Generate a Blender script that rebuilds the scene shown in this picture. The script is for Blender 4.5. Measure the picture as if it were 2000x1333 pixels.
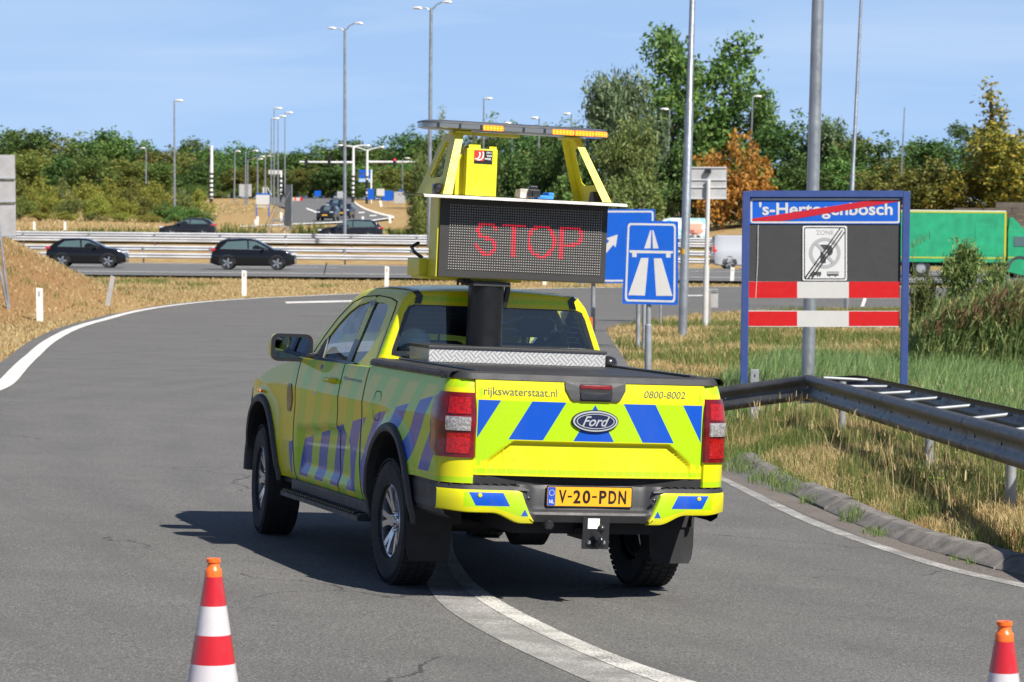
import bpy, bmesh, math, random
import numpy as np
from mathutils import Vector, Matrix
from mathutils.geometry import tessellate_polygon
random.seed(7); rng = np.random.default_rng(7)
R_ = math.radians
for o in list(bpy.data.objects): bpy.data.objects.remove(o)
scn = bpy.context.scene
C = scn.collection

# ------------------------------------------------------------------ camera
FPX, PITCH, ROLL, CAMH = 6000.0, math.atan((666.5 - 440) / 6000.0), 0.010, 2.294
cd = bpy.data.cameras.new('camera'); cam = bpy.data.objects.new('camera', cd); C.objects.link(cam)
cam.matrix_world = Matrix.Translation((0, 0, CAMH)) @ Matrix.Rotation(math.pi / 2 - PITCH, 4, 'X') @ Matrix.Rotation(ROLL, 4, 'Z')
cd.sensor_width = 36; cd.lens = 108; cd.clip_start = .5; cd.clip_end = 6000
cd.dof.use_dof = True; cd.dof.focus_distance = 19.5; cd.dof.aperture_fstop = 9
scn.camera = cam
scn.render.resolution_x, scn.render.resolution_y = 1024, 682

# ------------------------------------------------------------------ sky and sun
SUN = Vector((.62, -.71, 1.0)).normalized()
SUN_EL = math.asin(SUN.z); SUN_ROT = math.atan2(SUN.x, SUN.y)
w = bpy.data.worlds.new('World'); scn.world = w; w.use_nodes = True
nt = w.node_tree; nt.nodes.clear()
def wn(t, **k):
    n = nt.nodes.new(t)
    for a, b in k.items(): setattr(n, a, b)
    return n
tc = wn('ShaderNodeTexCoord')
lift = wn('ShaderNodeVectorMath', operation='ADD'); lift.inputs[1].default_value = (0, 0, .07)
nt.links.new(tc.outputs['Generated'], lift.inputs[0])
nrm = wn('ShaderNodeVectorMath', operation='NORMALIZE'); nt.links.new(lift.outputs[0], nrm.inputs[0])
sky = wn('ShaderNodeTexSky', sky_type='NISHITA', sun_disc=False)
sky.sun_elevation = SUN_EL; sky.sun_rotation = SUN_ROT
sky.air_density = 1.0; sky.dust_density = .4; sky.ozone_density = 2.2; sky.altitude = 0
nt.links.new(nrm.outputs[0], sky.inputs[0])
# thin high cloud, the same all over the dome
mp = wn('ShaderNodeMapping'); mp.inputs['Scale'].default_value = (4, 4, 40)
nt.links.new(tc.outputs['Generated'], mp.inputs[0])
nz = wn('ShaderNodeTexNoise'); nz.inputs['Scale'].default_value = 1.3; nz.inputs['Detail'].default_value = 5
nz.inputs['Distortion'].default_value = .6
nt.links.new(mp.outputs[0], nz.inputs['Vector'])
cr = wn('ShaderNodeMapRange'); cr.inputs[1].default_value = .44; cr.inputs[2].default_value = .78
cr.inputs[3].default_value = 0; cr.inputs[4].default_value = .5
nt.links.new(nz.outputs[0], cr.inputs[0])
tint = wn('ShaderNodeMix', data_type='RGBA', blend_type='MULTIPLY'); tint.inputs[0].default_value = 1
tint.inputs[7].default_value = (.41, .51, .70, 1)
nt.links.new(sky.outputs[0], tint.inputs[6])
# pale haze, strongest at the horizon and gone by about 20 degrees up, all round
sz = wn('ShaderNodeSeparateXYZ'); nt.links.new(tc.outputs['Generated'], sz.inputs[0])
hzr = wn('ShaderNodeMapRange', interpolation_type='SMOOTHSTEP'); hzr.inputs[1].default_value = -.02; hzr.inputs[2].default_value = .36; hzr.inputs[3].default_value = .92; hzr.inputs[4].default_value = 0
nt.links.new(sz.outputs[2], hzr.inputs[0])
hz = wn('ShaderNodeMix', data_type='RGBA'); hz.inputs[7].default_value = (3.75, 5.65, 8.6, 1)
nt.links.new(hzr.outputs[0], hz.inputs[0]); nt.links.new(tint.outputs[2], hz.inputs[6])
mx = wn('ShaderNodeMix', data_type='RGBA'); mx.inputs[7].default_value = (5.9, 6.9, 8.7, 1)
nt.links.new(cr.outputs[0], mx.inputs[0]); nt.links.new(hz.outputs[2], mx.inputs[6])
bg = wn('ShaderNodeBackground'); bg.inputs[1].default_value = .07
nt.links.new(mx.outputs[2], bg.inputs[0])
wo = wn('ShaderNodeOutputWorld'); nt.links.new(bg.outputs[0], wo.inputs[0])
sl = bpy.data.lights.new('sun', 'SUN'); sl.energy = 5.0; sl.angle = R_(.53); sl.color = (1.0, .95, .87)
so = bpy.data.objects.new('sun', sl); C.objects.link(so)
so.rotation_euler = (-SUN).to_track_quat('-Z', 'Y').to_euler(); so.location = (60, -60, 90)
scn.view_settings.view_transform = 'Standard'; scn.view_settings.look = 'None'
scn.view_settings.gamma = 1; scn.view_settings.exposure = .75; scn.view_settings.use_curve_mapping = False

# ------------------------------------------------------------------ pixel -> place helpers (2000 x 1333 pixel grid of the photograph)
def pray(u, v):
    a, b = u - 1000, v - 666.5
    c, s = math.cos(ROLL), math.sin(ROLL)
    uu, vv = c * a + s * b, -s * a + c * b
    d = Vector((uu / FPX, 1, -vv / FPX))
    cp, sp = math.cos(PITCH), math.sin(PITCH)
    return Vector((d.x, cp * d.y + sp * d.z, -sp * d.y + cp * d.z))
def at(u, v, Y):
    d = pray(u, v); return Vector((0, 0, CAMH)) + d * (Y / d.y)
ZY = ([-40, 0, 58, 115, 140, 195, 205, 222, 240, 290, 480, 640, 4000], [.22, .2238, -.44, -.44, -.22, -.22, .5, 1.0, 1.0, 2.1, 6.2, 7.2, 7.2])
def plane(x, y):
    k = np.interp(y, [38, 85], [1, 0])
    return -.0335 * (np.clip(x, -14, 9) - .0992) * k + np.interp(y, *ZY)
def bump(x, y, cx, cy, rx, ry, h):
    d = np.sqrt(((x - cx) / rx) ** 2 + ((y - cy) / ry) ** 2)
    t = np.clip(1 - d, 0, 1); return h * t * t * (3 - 2 * t)
KERBF = [(2060, 1143), (2000, 1124.5), (1949, 1114), (1829, 1079.5), (1742, 1054), (1649, 1015), (1586, 986.5), (1520, 955), (1460, 925), (1425, 900)]
def gp(u, v, fn=None, y0=8.0, y1=700.0):
    fn = fn or plane
    d = pray(u, v); o = Vector((0, 0, CAMH))
    ys = np.geomspace(y0, y1, 4000)
    z = CAMH + d.z / d.y * ys; x = d.x / d.y * ys
    f = z - fn(x, ys)
    i = np.where(f <= 0)[0]
    if not len(i): return at(u, v, y1)
    i = max(1, i[0]); a, b = ys[i - 1], ys[i]
    for _ in range(30):
        m = (a + b) / 2
        if CAMH + d.z / d.y * m - float(fn(np.array(d.x / d.y * m), np.array(m))) > 0: a = m
        else: b = m
    return at(u, v, a)
kerb_foot = [gp(u, v) for u, v in KERBF]
kf = np.array([(p.x, p.y) for p in kerb_foot]); kf = kf[np.argsort(kf[:, 1])]
# the foot of the kerb goes on towards the camera and, flush with the grass, away behind the truck
RIGHT_FAR = [gp(u, v) for u, v in [(1300, 800), (1180, 640), (1250, 629), (1350, 613), (1450, 607), (1600, 604), (1740, 600), (1900, 596), (2100, 592)]]
def raise_verge(x, y):
    xk = np.interp(y, kf[:, 1], kf[:, 0], left=kf[0, 0] + 2.0)
    xk = np.where(y < kf[0, 1], kf[0, 0] + (kf[0, 1] - y) * .55, xk)
    d = x - xk - .30
    r = np.interp(d, [-.05, .05, .3, .75, 1.7, 3.1, 6.0, 12], [0, .095, .15, .25, .25, .14, .0, 0])
    return r * np.interp(y, [20, 34, 46, 58], [1, 1, .4, 0])
def ground(x, y):
    x = np.asarray(x, float); y = np.asarray(y, float)
    z = plane(x, y) - .035 + raise_verge(x, y)
    z = z + bump(x, y, -19.0, 97, 8.0, 24, 3.0)                    # dry mound at the left
    z = z + bump(x, y, 26, 240, 26, 34, 2.0) + bump(x, y, 44, 236, 30, 34, 2.4)    # bank behind the motorway at the right
    z = z + bump(x, y, -40, 290, 30, 40, .5)
    n = .03 * np.sin(x * 1.9 + .7 * y) * np.sin(y * 1.3 - .4 * x) + .05 * np.sin(x * .37 + 1) * np.sin(y * .29)
    far = np.interp(y, [60, 90], [.25, 1])
    return z + n * .35 * far - .02 * far
def gg(u, v): return gp(u, v, ground)

# ------------------------------------------------------------------ materials
MATS = {}
def new_mat(name):
    m = bpy.data.materials.new(name); m.use_nodes = True; MATS[name] = m
    t = m.node_tree; b = t.nodes['Principled BSDF']; return m, t, b
def setp(b, **k):
    for a, v in k.items():
        n = a.replace('_', ' ')
        if n in b.inputs:
            if isinstance(v, tuple) and len(v) == 3: v = (*v, 1)
            b.inputs[n].default_value = v
def lin(r, g, b):
    f = lambda c: (c / 255 / 12.92) if c / 255 <= .04045 else ((c / 255 + .055) / 1.055) ** 2.4
    return (f(r), f(g), f(b))
class N:
    """small helper to write node maths"""
    def __init__(s, t): s.t = t
    def n(s, typ, **k):
        x = s.t.nodes.new(typ)
        for a, b in k.items(): setattr(x, a, b)
        return x
    def put(s, sock, v):
        if isinstance(v, (int, float)): sock.default_value = v
        elif isinstance(v, tuple): sock.default_value = (*v, 1) if len(v) == 3 and len(sock.default_value) == 4 else v
        else: s.t.links.new(v, sock)
    def m(s, op, a, b=0.0, c=None, clamp=False):
        x = s.n('ShaderNodeMath', operation=op, use_clamp=clamp); s.put(x.inputs[0], a); s.put(x.inputs[1], b)
        if c is not None: s.put(x.inputs[2], c)
        return x.outputs[0]
    def lt(s, a, b): return s.m('LESS_THAN', a, b)
    def gt(s, a, b): return s.m('GREATER_THAN', a, b)
    def AND(s, *a):
        r = a[0]
        for q in a[1:]: r = s.m('MULTIPLY', r, q)
        return r
    def OR(s, *a):
        r = a[0]
        for q in a[1:]: r = s.m('MAXIMUM', r, q)
        return r
    def mix(s, f, a, b):
        x = s.n('ShaderNodeMix', data_type='RGBA'); s.put(x.inputs[0], f); s.put(x.inputs[6], a); s.put(x.inputs[7], b); return x.outputs[2]
    def obj(s): return s.n('ShaderNodeTexCoord').outputs['Object']
    def xyz(s):
        x = s.n('ShaderNodeSeparateXYZ'); s.t.links.new(s.obj(), x.inputs[0]); return x.outputs[0], x.outputs[1], x.outputs[2]
    def pos(s): return s.n('ShaderNodeNewGeometry').outputs['Position']
    def noise(s, scale, detail=2, vec=None, rough=.5, dist=0):
        x = s.n('ShaderNodeTexNoise'); x.inputs['Scale'].default_value = scale; x.inputs['Detail'].default_value = detail
        x.inputs['Roughness'].default_value = rough; x.inputs['Distortion'].default_value = dist
        s.t.links.new(vec if vec is not None else s.obj(), x.inputs['Vector']); return x.outputs[0]
    def rng(s, v, a, b, c=0, d=1):
        x = s.n('ShaderNodeMapRange'); s.put(x.inputs[0], v)
        for i, q in enumerate((a, b, c, d)): x.inputs[i + 1].default_value = q
        return x.outputs[0]
    def scale(s, vec, sc):
        x = s.n('ShaderNodeMapping'); x.inputs['Scale'].default_value = sc; s.t.links.new(vec, x.inputs[0]); return x.outputs[0]
    def island(s): return s.n('ShaderNodeNewGeometry').outputs['Random Per Island']
    def bump(s, h, strength=.3, dist=.01):
        x = s.n('ShaderNodeBump'); x.inputs['Strength'].default_value = strength; x.inputs['Distance'].default_value = dist
        s.put(x.inputs['Height'], h); return x.outputs[0]
def simple(name, col, rough=.5, metal=0, coat=0, var=.12, vscale=3.0, bumpy=0.0, bscale=60, **k):
    """plain material with slight uneven colour and roughness"""
    m, t, b = new_mat(name); q = N(t)
    setp(b, Roughness=rough, Metallic=metal, Coat_Weight=coat, Coat_Roughness=.04, **k)
    if var:
        n1 = q.noise(vscale, 4)
        f = q.rng(n1, .3, .7, 1 - var, 1 + var)
        mul = q.n('ShaderNodeMix', data_type='RGBA', blend_type='MULTIPLY'); mul.inputs[0].default_value = 1
        mul.inputs[6].default_value = (*col, 1)
        cc = q.n('ShaderNodeCombineColor'); [t.links.new(f, cc.inputs[i]) for i in range(3)]
        t.links.new(cc.outputs[0], mul.inputs[7]); t.links.new(mul.outputs[2], b.inputs['Base Color'])
        r2 = q.rng(q.noise(vscale * 4, 3), .3, .7, max(.02, rough - .07), min(1, rough + .07)); t.links.new(r2, b.inputs['Roughness'])
    else: setp(b, Base_Color=col)
    if bumpy: t.links.new(q.bump(q.noise(bscale, 4), bumpy, .01), b.inputs['Normal'])
    return m

# ------------------------------------------------------------------ mesh helpers
class MB:
    def __init__(s): s.v = []; s.f = []; s.mi = []; s.cur = 0
    def add(s, vs, fs):
        o = len(s.v); s.v.extend([tuple(p) for p in vs])
        for f in fs: s.f.append([i + o for i in f]); s.mi.append(s.cur)
        return s
    def box(s, lo, hi, bev=0.0, M=None):
        x0, y0, z0 = lo; x1, y1, z1 = hi
        if bev <= 0:
            vs = [(x0, y0, z0), (x1, y0, z0), (x1, y1, z0), (x0, y1, z0), (x0, y0, z1), (x1, y0, z1), (x1, y1, z1), (x0, y1, z1)]
            fs = [(0, 3, 2, 1), (4, 5, 6, 7), (0, 1, 5, 4), (1, 2, 6, 5), (2, 3, 7, 6), (3, 0, 4, 7)]
        else:
            bm = bmesh.new(); bmesh.ops.create_cube(bm, size=1)
            for vv in bm.verts: vv.co = Vector(((x0 + x1) / 2 + vv.co.x * (x1 - x0), (y0 + y1) / 2 + vv.co.y * (y1 - y0), (z0 + z1) / 2 + vv.co.z * (z1 - z0)))
            bmesh.ops.bevel(bm, geom=list(bm.edges), offset=bev, segments=2, affect='EDGES', profile=.6)
            bm.verts.index_update(); vs = [v.co.copy() for v in bm.verts]; fs = [[v.index for v in f.verts] for f in bm.faces]; bm.free()
        if M is not None: vs = [M @ Vector(p) for p in vs]
        return s.add(vs, fs)
    def cbox(s, c, size, bev=0.0, M=None):
        h = [q / 2 for q in size]
        if M is None: M = Matrix.Translation(c)
        else: M = Matrix.Translation(c) @ M
        return s.box((-h[0], -h[1], -h[2]), (h[0], h[1], h[2]), bev, M)
    def grid(s, rows, close_u=False, close_v=False, flip=False):
        nr = len(rows); nc = len(rows[0]); vs = [p for r in rows for p in r]; fs = []
        for i in range(nr if close_v else nr - 1):
            for j in range(nc if close_u else nc - 1):
                a = i * nc + j; b = i * nc + (j + 1) % nc; c = ((i + 1) % nr) * nc + (j + 1) % nc; d = ((i + 1) % nr) * nc + j
                fs.append((a, d, c, b) if flip else (a, b, c, d))
        return s.add(vs, fs)
    def tube(s, path, r, n=8, cap=True):
        path = [Vector(p) for p in path]; rows = []
        rr = r if isinstance(r, (list, tuple)) else [r] * len(path)
        ref = None
        for i, p in enumerate(path):
            t = (path[min(i + 1, len(path) - 1)] - path[max(i - 1, 0)]).normalized()
            if ref is None: ref = Vector((0, 0, 1)) if abs(t.z) < .9 else Vector((1, 0, 0))
            a = t.cross(ref).normalized(); b = t.cross(a).normalized(); ref = -b if False else ref
            rows.append([p + (a * math.cos(2 * math.pi * k / n) + b * math.sin(2 * math.pi * k / n)) * rr[i] for k in range(n)])
        s.grid(rows, close_u=True)
        if cap:
            o = len(s.v) - n * len(rows)
            s.f.append([o + k for k in range(n)][::-1]); s.mi.append(s.cur)
            s.f.append([o + (len(rows) - 1) * n + k for k in range(n)]); s.mi.append(s.cur)
        return s
    def lathe(s, prof, n=24, M=None, cap=True):
        """prof: (radius, height) along +Z"""
        rows = [[Vector((r * math.cos(2 * math.pi * k / n), r * math.sin(2 * math.pi * k / n), h)) for k in range(n)] for r, h in prof]
        if M is not None: rows = [[M @ p for p in r] for r in rows]
        s.grid(rows, close_u=True)
        if cap:
            o = len(s.v) - n * len(rows)
            if prof[0][0] > 1e-5: s.f.append([o + k for k in range(n)][::-1]); s.mi.append(s.cur)
            if prof[-1][0] > 1e-5: s.f.append([o + (len(rows) - 1) * n + k for k in range(n)]); s.mi.append(s.cur)
        return s
    def prism(s, poly, holes, d0, d1, fn):
        """flat plate from a 2-D outline; fn(a, b, depth) -> point"""
        loops = [poly] + list(holes); flat = [p for l in loops for p in l]
        tri = tessellate_polygon([[Vector((p[0], p[1], 0)) for p in l] for l in loops])
        nb = len(flat)
        vs = [fn(p[0], p[1], d0) for p in flat] + [fn(p[0], p[1], d1) for p in flat]
        fs = [tuple(t) for t in tri] + [tuple(i + nb for i in t)[::-1] for t in tri]
        o = 0
        for l in loops:
            k = len(l)
            for i in range(k): fs.append((o + i, o + (i + 1) % k, nb + o + (i + 1) % k, nb + o + i))
            o += k
        return s.add(vs, fs)
    def build(s, name, mats, parent=None, smooth=False, origin=None, angle=40, fixn=True):
        me = bpy.data.meshes.new(name)
        vs = s.v if origin is None else [(p[0] - origin[0], p[1] - origin[1], p[2] - origin[2]) for p in s.v]
        me.from_pydata(vs, [], s.f)
        for m in (mats if isinstance(mats, (list, tuple)) else [mats]): me.materials.append(m)
        if any(s.mi): me.polygons.foreach_set('material_index', s.mi)
        if fixn:
            bm = bmesh.new(); bm.from_mesh(me); bmesh.ops.remove_doubles(bm, verts=bm.verts, dist=1e-5); bmesh.ops.recalc_face_normals(bm, faces=bm.faces); bm.to_mesh(me); bm.free()
        if smooth:
            me.polygons.foreach_set('use_smooth', [True] * len(me.polygons))
            try: me.set_sharp_from_angle(angle=R_(angle))
            except Exception: pass
        me.update()
        o = bpy.data.objects.new(name, me); C.objects.link(o)
        if parent is not None: o.parent = parent
        elif origin is not None: o.location = origin
        return o
def empty(name, label=None, cat=None, M=None, group=None):
    o = bpy.data.objects.new(name, None); C.objects.link(o); o.empty_display_size = .2
    if M is not None: o.matrix_world = M
    if label: o['label'] = label
    if cat: o['category'] = cat
    if group: o['group'] = group
    return o
def tag(o, label, cat, group=None):
    o['label'] = label; o['category'] = cat
    if group: o['group'] = group
    return o
def kind(o, k): o['kind'] = k; return o
def copy_tree(o, parent=None, M=None):
    c = o.copy(); C.objects.link(c); c.parent = parent
    if M is not None: c.matrix_world = M
    for ch in list(o.children): copy_tree(ch, c)
    return c
def raw_mesh(name, verts, faces_flat, nper, mats, matidx=None, parent=None, smooth=False):
    """numpy arrays straight into a mesh (nper = corners per face)"""
    me = bpy.data.meshes.new(name); nf = len(faces_flat) // nper
    me.vertices.add(len(verts)); me.vertices.foreach_set('co', np.ascontiguousarray(verts, np.float32).ravel())
    me.loops.add(len(faces_flat)); me.loops.foreach_set('vertex_index', np.ascontiguousarray(faces_flat, np.int32))
    me.polygons.add(nf); me.polygons.foreach_set('loop_start', np.arange(0, nf * nper, nper, dtype=np.int32)); me.polygons.foreach_set('loop_total', np.full(nf, nper, np.int32))
    for m in (mats if isinstance(mats, (list, tuple)) else [mats]): me.materials.append(m)
    if matidx is not None: me.polygons.foreach_set('material_index', np.ascontiguousarray(matidx, np.int32))
    if smooth: me.polygons.foreach_set('use_smooth', np.ones(nf, bool))
    me.update(calc_edges=True); me.validate()
    o = bpy.data.objects.new(name, me); C.objects.link(o)
    if parent is not None: o.parent = parent
    return o
_txt = {}
def text_geo(s, shear=0.0, bold=0.0):
    """outline of a word: vertices in units of cap-ish height, and faces"""
    k = (s, shear, bold)
    if k in _txt: return _txt[k]
    cu = bpy.data.curves.new('t', 'FONT'); cu.body = s; cu.size = 1; cu.shear = shear; cu.offset = bold; cu.resolution_u = 5
    ob = bpy.data.objects.new('t', cu); C.objects.link(ob)
    dg = bpy.context.evaluated_depsgraph_get(); dg.update()
    me = bpy.data.meshes.new_from_object(ob.evaluated_get(dg))
    V = np.array([tuple(v.co)[:2] for v in me.vertices]); Fs = [tuple(p.vertices) for p in me.polygons]
    bpy.data.objects.remove(ob); bpy.data.meshes.remove(me); bpy.data.curves.remove(cu)
    _txt[k] = (V, Fs); return V, Fs
def put_text(mb, s, a0, a1, b0, b1, fn, shear=0.0, bold=0.0, ref=None):
    """word fitted in the rectangle a0..a1 x b0..b1 (b0/b1 = lowest/highest ink of ref), mapped by fn(a, b)"""
    V, Fs = text_geo(s, shear, bold)
    rV = text_geo(ref, shear, bold)[0] if ref else V
    mn, mxx = V.min(0), V.max(0); rmn, rmx = rV.min(0), rV.max(0)
    A = a0 + (V[:, 0] - mn[0]) / (mxx[0] - mn[0]) * (a1 - a0)
    B = b0 + (V[:, 1] - rmn[1]) / (rmx[1] - rmn[1]) * (b1 - b0)
    return mb.add([fn(a, b) for a, b in zip(A, B)], Fs)
def rrect(a0, a1, b0, b1, r, n=5):
    p = []
    for (cx, cy, t0) in ((a1 - r, b1 - r, 0), (a0 + r, b1 - r, 90), (a0 + r, b0 + r, 180), (a1 - r, b0 + r, 270)):
        for k in range(n + 1):
            t = R_(t0 + 90 * k / n); p.append((cx + r * math.cos(t), cy + r * math.sin(t)))
    return p
def ellipse(cx, cy, rx, ry, n=40): return [(cx + rx * math.cos(2 * math.pi * k / n), cy + ry * math.sin(2 * math.pi * k / n)) for k in range(n)]
def sstep(a, b, x):
    t = np.clip((np.asarray(x, float) - a) / (b - a), 0, 1); return t * t * (3 - 2 * t)
def resample(pts, n):
    P = np.array([tuple(p) for p in pts], float); d = np.r_[0, np.cumsum(np.linalg.norm(np.diff(P, axis=0), axis=1))]
    t = np.linspace(0, d[-1], n); return np.stack([np.interp(t, d, P[:, i]) for i in range(P.shape[1])], 1)
def smooth_path(pts, n, it=2):
    P = resample(pts, max(n // 2, len(pts) * 3))
    for _ in range(it):
        Q = P.copy(); Q[1:-1] = (P[:-2] + 2 * P[1:-1] + P[2:]) / 4; P = Q
    return resample(P, n)
def star(poly, c, ang):
    """outline resampled at the given angles about c"""
    P = np.array(poly, float) - np.array(c); out = []
    for a in ang:
        d = np.array([math.cos(a), math.sin(a)]); best = None
        for i in range(len(P)):
            p, q = P[i], P[(i + 1) % len(P)]; e = q - p
            den = d[0] * e[1] - d[1] * e[0]
            if abs(den) < 1e-12: continue
            t = (p[0] * e[1] - p[1] * e[0]) / den; u = (p[0] * d[1] - p[1] * d[0]) / den
            if t > 0 and -1e-9 <= u <= 1 + 1e-9 and (best is None or t < best): best = t
        out.append(np.array(c) + d * (best or 0))
    return np.array(out)
# ================================================================== materials of the setting
def asphalt_mat(name, c0, c1, speck=1.0, tracks=False):
    m, t, b = new_mat(name); q = N(t); P = q.pos()
    big = q.noise(.35, 4, P); mid = q.noise(2.2, 3, P); fine = q.noise(48, 3, P, .75); fin2 = q.noise(85, 2, P, .75)
    strk = q.noise(1.0, 3, q.scale(P, (.25, 1.6, 1)))
    f = q.m('ADD', q.m('MULTIPLY', big, .45), q.m('ADD', q.m('MULTIPLY', mid, .2), q.m('MULTIPLY', strk, .35)))
    base = q.mix(q.rng(f, .36, .64), c0, c1)
    dark = q.mix(q.m('MULTIPLY', q.rng(fine, .34, .56, 1, 0), .85 * speck), base, (c0[0] * .35, c0[1] * .35, c0[2] * .35))
    lite = q.mix(q.m('MULTIPLY', q.rng(fin2, .54, .68), .75 * speck), dark, (c1[0] * 2.6, c1[1] * 2.5, c1[2] * 2.3))
    if tracks:                                                        # wheel tracks, oily patches, a few sealed cracks
        sx = q.n('ShaderNodeSeparateXYZ'); t.links.new(P, sx.inputs[0])
        d = q.m('SQRT', q.m('ADD', q.m('POWER', q.m('SUBTRACT', sx.outputs[0], 42.0), 2), q.m('POWER', q.m('SUBTRACT', sx.outputs[1], 38.0), 2)))
        wob = q.m('ADD', d, q.m('MULTIPLY', q.noise(.12, 2, P), 2.0))
        tr_ = q.rng(q.m('ABSOLUTE', q.m('SUBTRACT', q.m('PINGPONG', wob, .95), .5)), .0, .38, 1, 0)
        lite = q.mix(q.m('MULTIPLY', q.m('MULTIPLY', tr_, q.rng(q.noise(.5, 3, P), .35, .65)), .32), lite, (.062, .061, .060))
        oil = q.rng(q.noise(.8, 5, q.scale(P, (1, .7, 1)), .6, 1.2), .66, .76); lite = q.mix(q.m('MULTIPLY', oil, .35), lite, (.05, .05, .05))
        pale = q.rng(q.noise(1.3, 6, P, .7, .8), .60, .74); lite = q.mix(q.m('MULTIPLY', pale, .25), lite, (.19, .185, .17))
        v = q.n('ShaderNodeTexVoronoi', feature='DISTANCE_TO_EDGE'); v.inputs['Scale'].default_value = .16; v.inputs['Randomness'].default_value = 1
        wv = q.n('ShaderNodeVectorMath', operation='ADD'); t.links.new(P, wv.inputs[0]); nn = q.n('ShaderNodeTexNoise'); nn.inputs['Scale'].default_value = 1.1; nn.inputs['Detail'].default_value = 5; t.links.new(P, nn.inputs['Vector']); t.links.new(nn.outputs['Color'], wv.inputs[1]); t.links.new(wv.outputs[0], v.inputs['Vector'])
        crk = q.AND(q.lt(v.outputs['Distance'], .0018), q.gt(q.noise(.25, 2, P), .54)); lite = q.mix(q.m('MULTIPLY', crk, .8), lite, (.03, .03, .03))
    t.links.new(lite, b.inputs['Base Color']); setp(b, Roughness=.85, Specular_IOR_Level=.35)
    t.links.new(q.bump(q.m('ADD', fine, fin2), .55, .006), b.inputs['Normal']); return m
ASPH = asphalt_mat('asphalt', (.095, .093, .089), (.128, .125, .119), 1.0, True)
ASPH_FAR = asphalt_mat('asphalt_far', (.105, .105, .105), (.135, .134, .132), .5)
GUTTER = asphalt_mat('gutter_concrete', (.10, .088, .078), (.15, .13, .112), .8)
def line_mat(name, wear=.4, c=(.62, .60, .56)):
    m, t, b = new_mat(name); q = N(t); P = q.pos()
    w1 = q.noise(70, 4, P, .75); w2 = q.noise(3.0, 3, P)
    f = q.m('ADD', w1, q.m('MULTIPLY', q.m('SUBTRACT', w2, .5), .45))
    k = q.rng(f, .30 + wear * .22, .42 + wear * .28)
    t.links.new(q.mix(k, (.17, .165, .155), c), b.inputs['Base Color']); setp(b, Roughness=.7)
    t.links.new(q.bump(w1, .4, .006), b.inputs['Normal']); return m
LINE = line_mat('road_paint', .15); LINE_WORN = line_mat('worn_road_paint', .80, (.46, .44, .40)); LINE_OLD = line_mat('old_road_paint', .78, (.42, .40, .37)); LINE_MID = line_mat('scuffed_road_paint', .5, (.56, .54, .49)); LINE_FAR = line_mat('far_road_paint', 0, (.7, .69, .66))
def grass_ground():
    m, t, b = new_mat('dry_grass_ground'); q = N(t); P = q.pos()
    n1 = q.noise(.09, 4, P); n2 = q.noise(.9, 4, P); n3 = q.noise(14, 4, P, .7); n4 = q.noise(3.2, 3, P)
    straw = q.mix(q.rng(n3, .3, .7), (.23, .160, .072), (.42, .315, .150))
    rust = q.mix(q.rng(n2, .45, .7), straw, (.27, .14, .055))
    sm = q.n('ShaderNodeSeparateXYZ'); t.links.new(P, sm.inputs[0])
    soil = q.AND(q.rng(q.m('ADD', sm.outputs[0], q.m('MULTIPLY', n2, 5)), -11.5, -9.0, 1, 0), q.rng(sm.outputs[1], 70, 80, 0, 1), q.rng(sm.outputs[1], 118, 125, 1, 0))
    rust = q.mix(q.m('MULTIPLY', soil, .75), rust, (.20, .105, .045))
    gre = q.mix(q.rng(n3, .3, .7), (.10, .115, .03), (.20, .20, .06))
    sx = q.n('ShaderNodeSeparateXYZ'); t.links.new(P, sx.inputs[0])
    side = q.rng(sx.outputs[0], -2, 6, -.17, .10)
    nearg = q.rng(sx.outputs[1], 60, 88, 0, -.12)
    f = q.m('ADD', q.m('ADD', q.m('ADD', q.m('MULTIPLY', n1, .55), q.m('MULTIPLY', n4, .45)), side), nearg)
    t.links.new(q.mix(q.rng(f, .47, .60), rust, gre), b.inputs['Base Color']); setp(b, Roughness=1, Specular_IOR_Level=.1)
    t.links.new(q.bump(n3, .8, .05), b.inputs['Normal']); return m
GRASSG = grass_ground()
def blade_mat(name, cols, trans=.25, rough=.7):
    """leaves and blades: each one its own shade"""
    m, t, b = new_mat(name); q = N(t)
    rp = q.n('ShaderNodeValToRGB'); e = rp.color_ramp.elements
    while len(e) < len(cols): e.new(.5)
    for i, c in enumerate(cols): e[i].position = i / (len(cols) - 1); e[i].color = (*c, 1)
    t.links.new(q.island(), rp.inputs[0])
    oi = q.n('ShaderNodeObjectInfo'); hs = q.n('ShaderNodeHueSaturation')
    t.links.new(q.rng(oi.outputs['Random'], 0, 1, .492, .532), hs.inputs['Hue']); t.links.new(q.rng(oi.outputs['Random'], 0, 1, .85, 1.2), hs.inputs['Value'])
    t.links.new(rp.outputs[0], hs.inputs['Color'])
    t.links.new(hs.outputs[0], b.inputs['Base Color']); setp(b, Roughness=rough, Specular_IOR_Level=.25)
    tr = q.n('ShaderNodeBsdfTranslucent'); t.links.new(hs.outputs[0], tr.inputs[0])
    mx_ = q.n('ShaderNodeMixShader'); mx_.inputs[0].default_value = trans
    t.links.new(b.outputs[0], mx_.inputs[1]); t.links.new(tr.outputs[0], mx_.inputs[2])
    t.links.new(mx_.outputs[0], t.nodes['Material Output'].inputs[0]); return m
STRAW = blade_mat('straw', [(.29, .20, .085), (.48, .36, .17), (.60, .48, .26), (.40, .29, .125)], .35)
GREENB = blade_mat('green_blades', [(.07, .11, .022), (.125, .175, .04), (.19, .23, .065), (.27, .26, .095)], .4)
REEDB = blade_mat('reed_blades', [(.12, .22, .055), (.19, .33, .10), (.27, .40, .16), (.33, .40, .19)], .4, .5)
REEDDK = blade_mat('reed_leaves', [(.08, .12, .035), (.15, .20, .06), (.23, .26, .10), (.33, .29, .12)], .4, .5)
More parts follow.
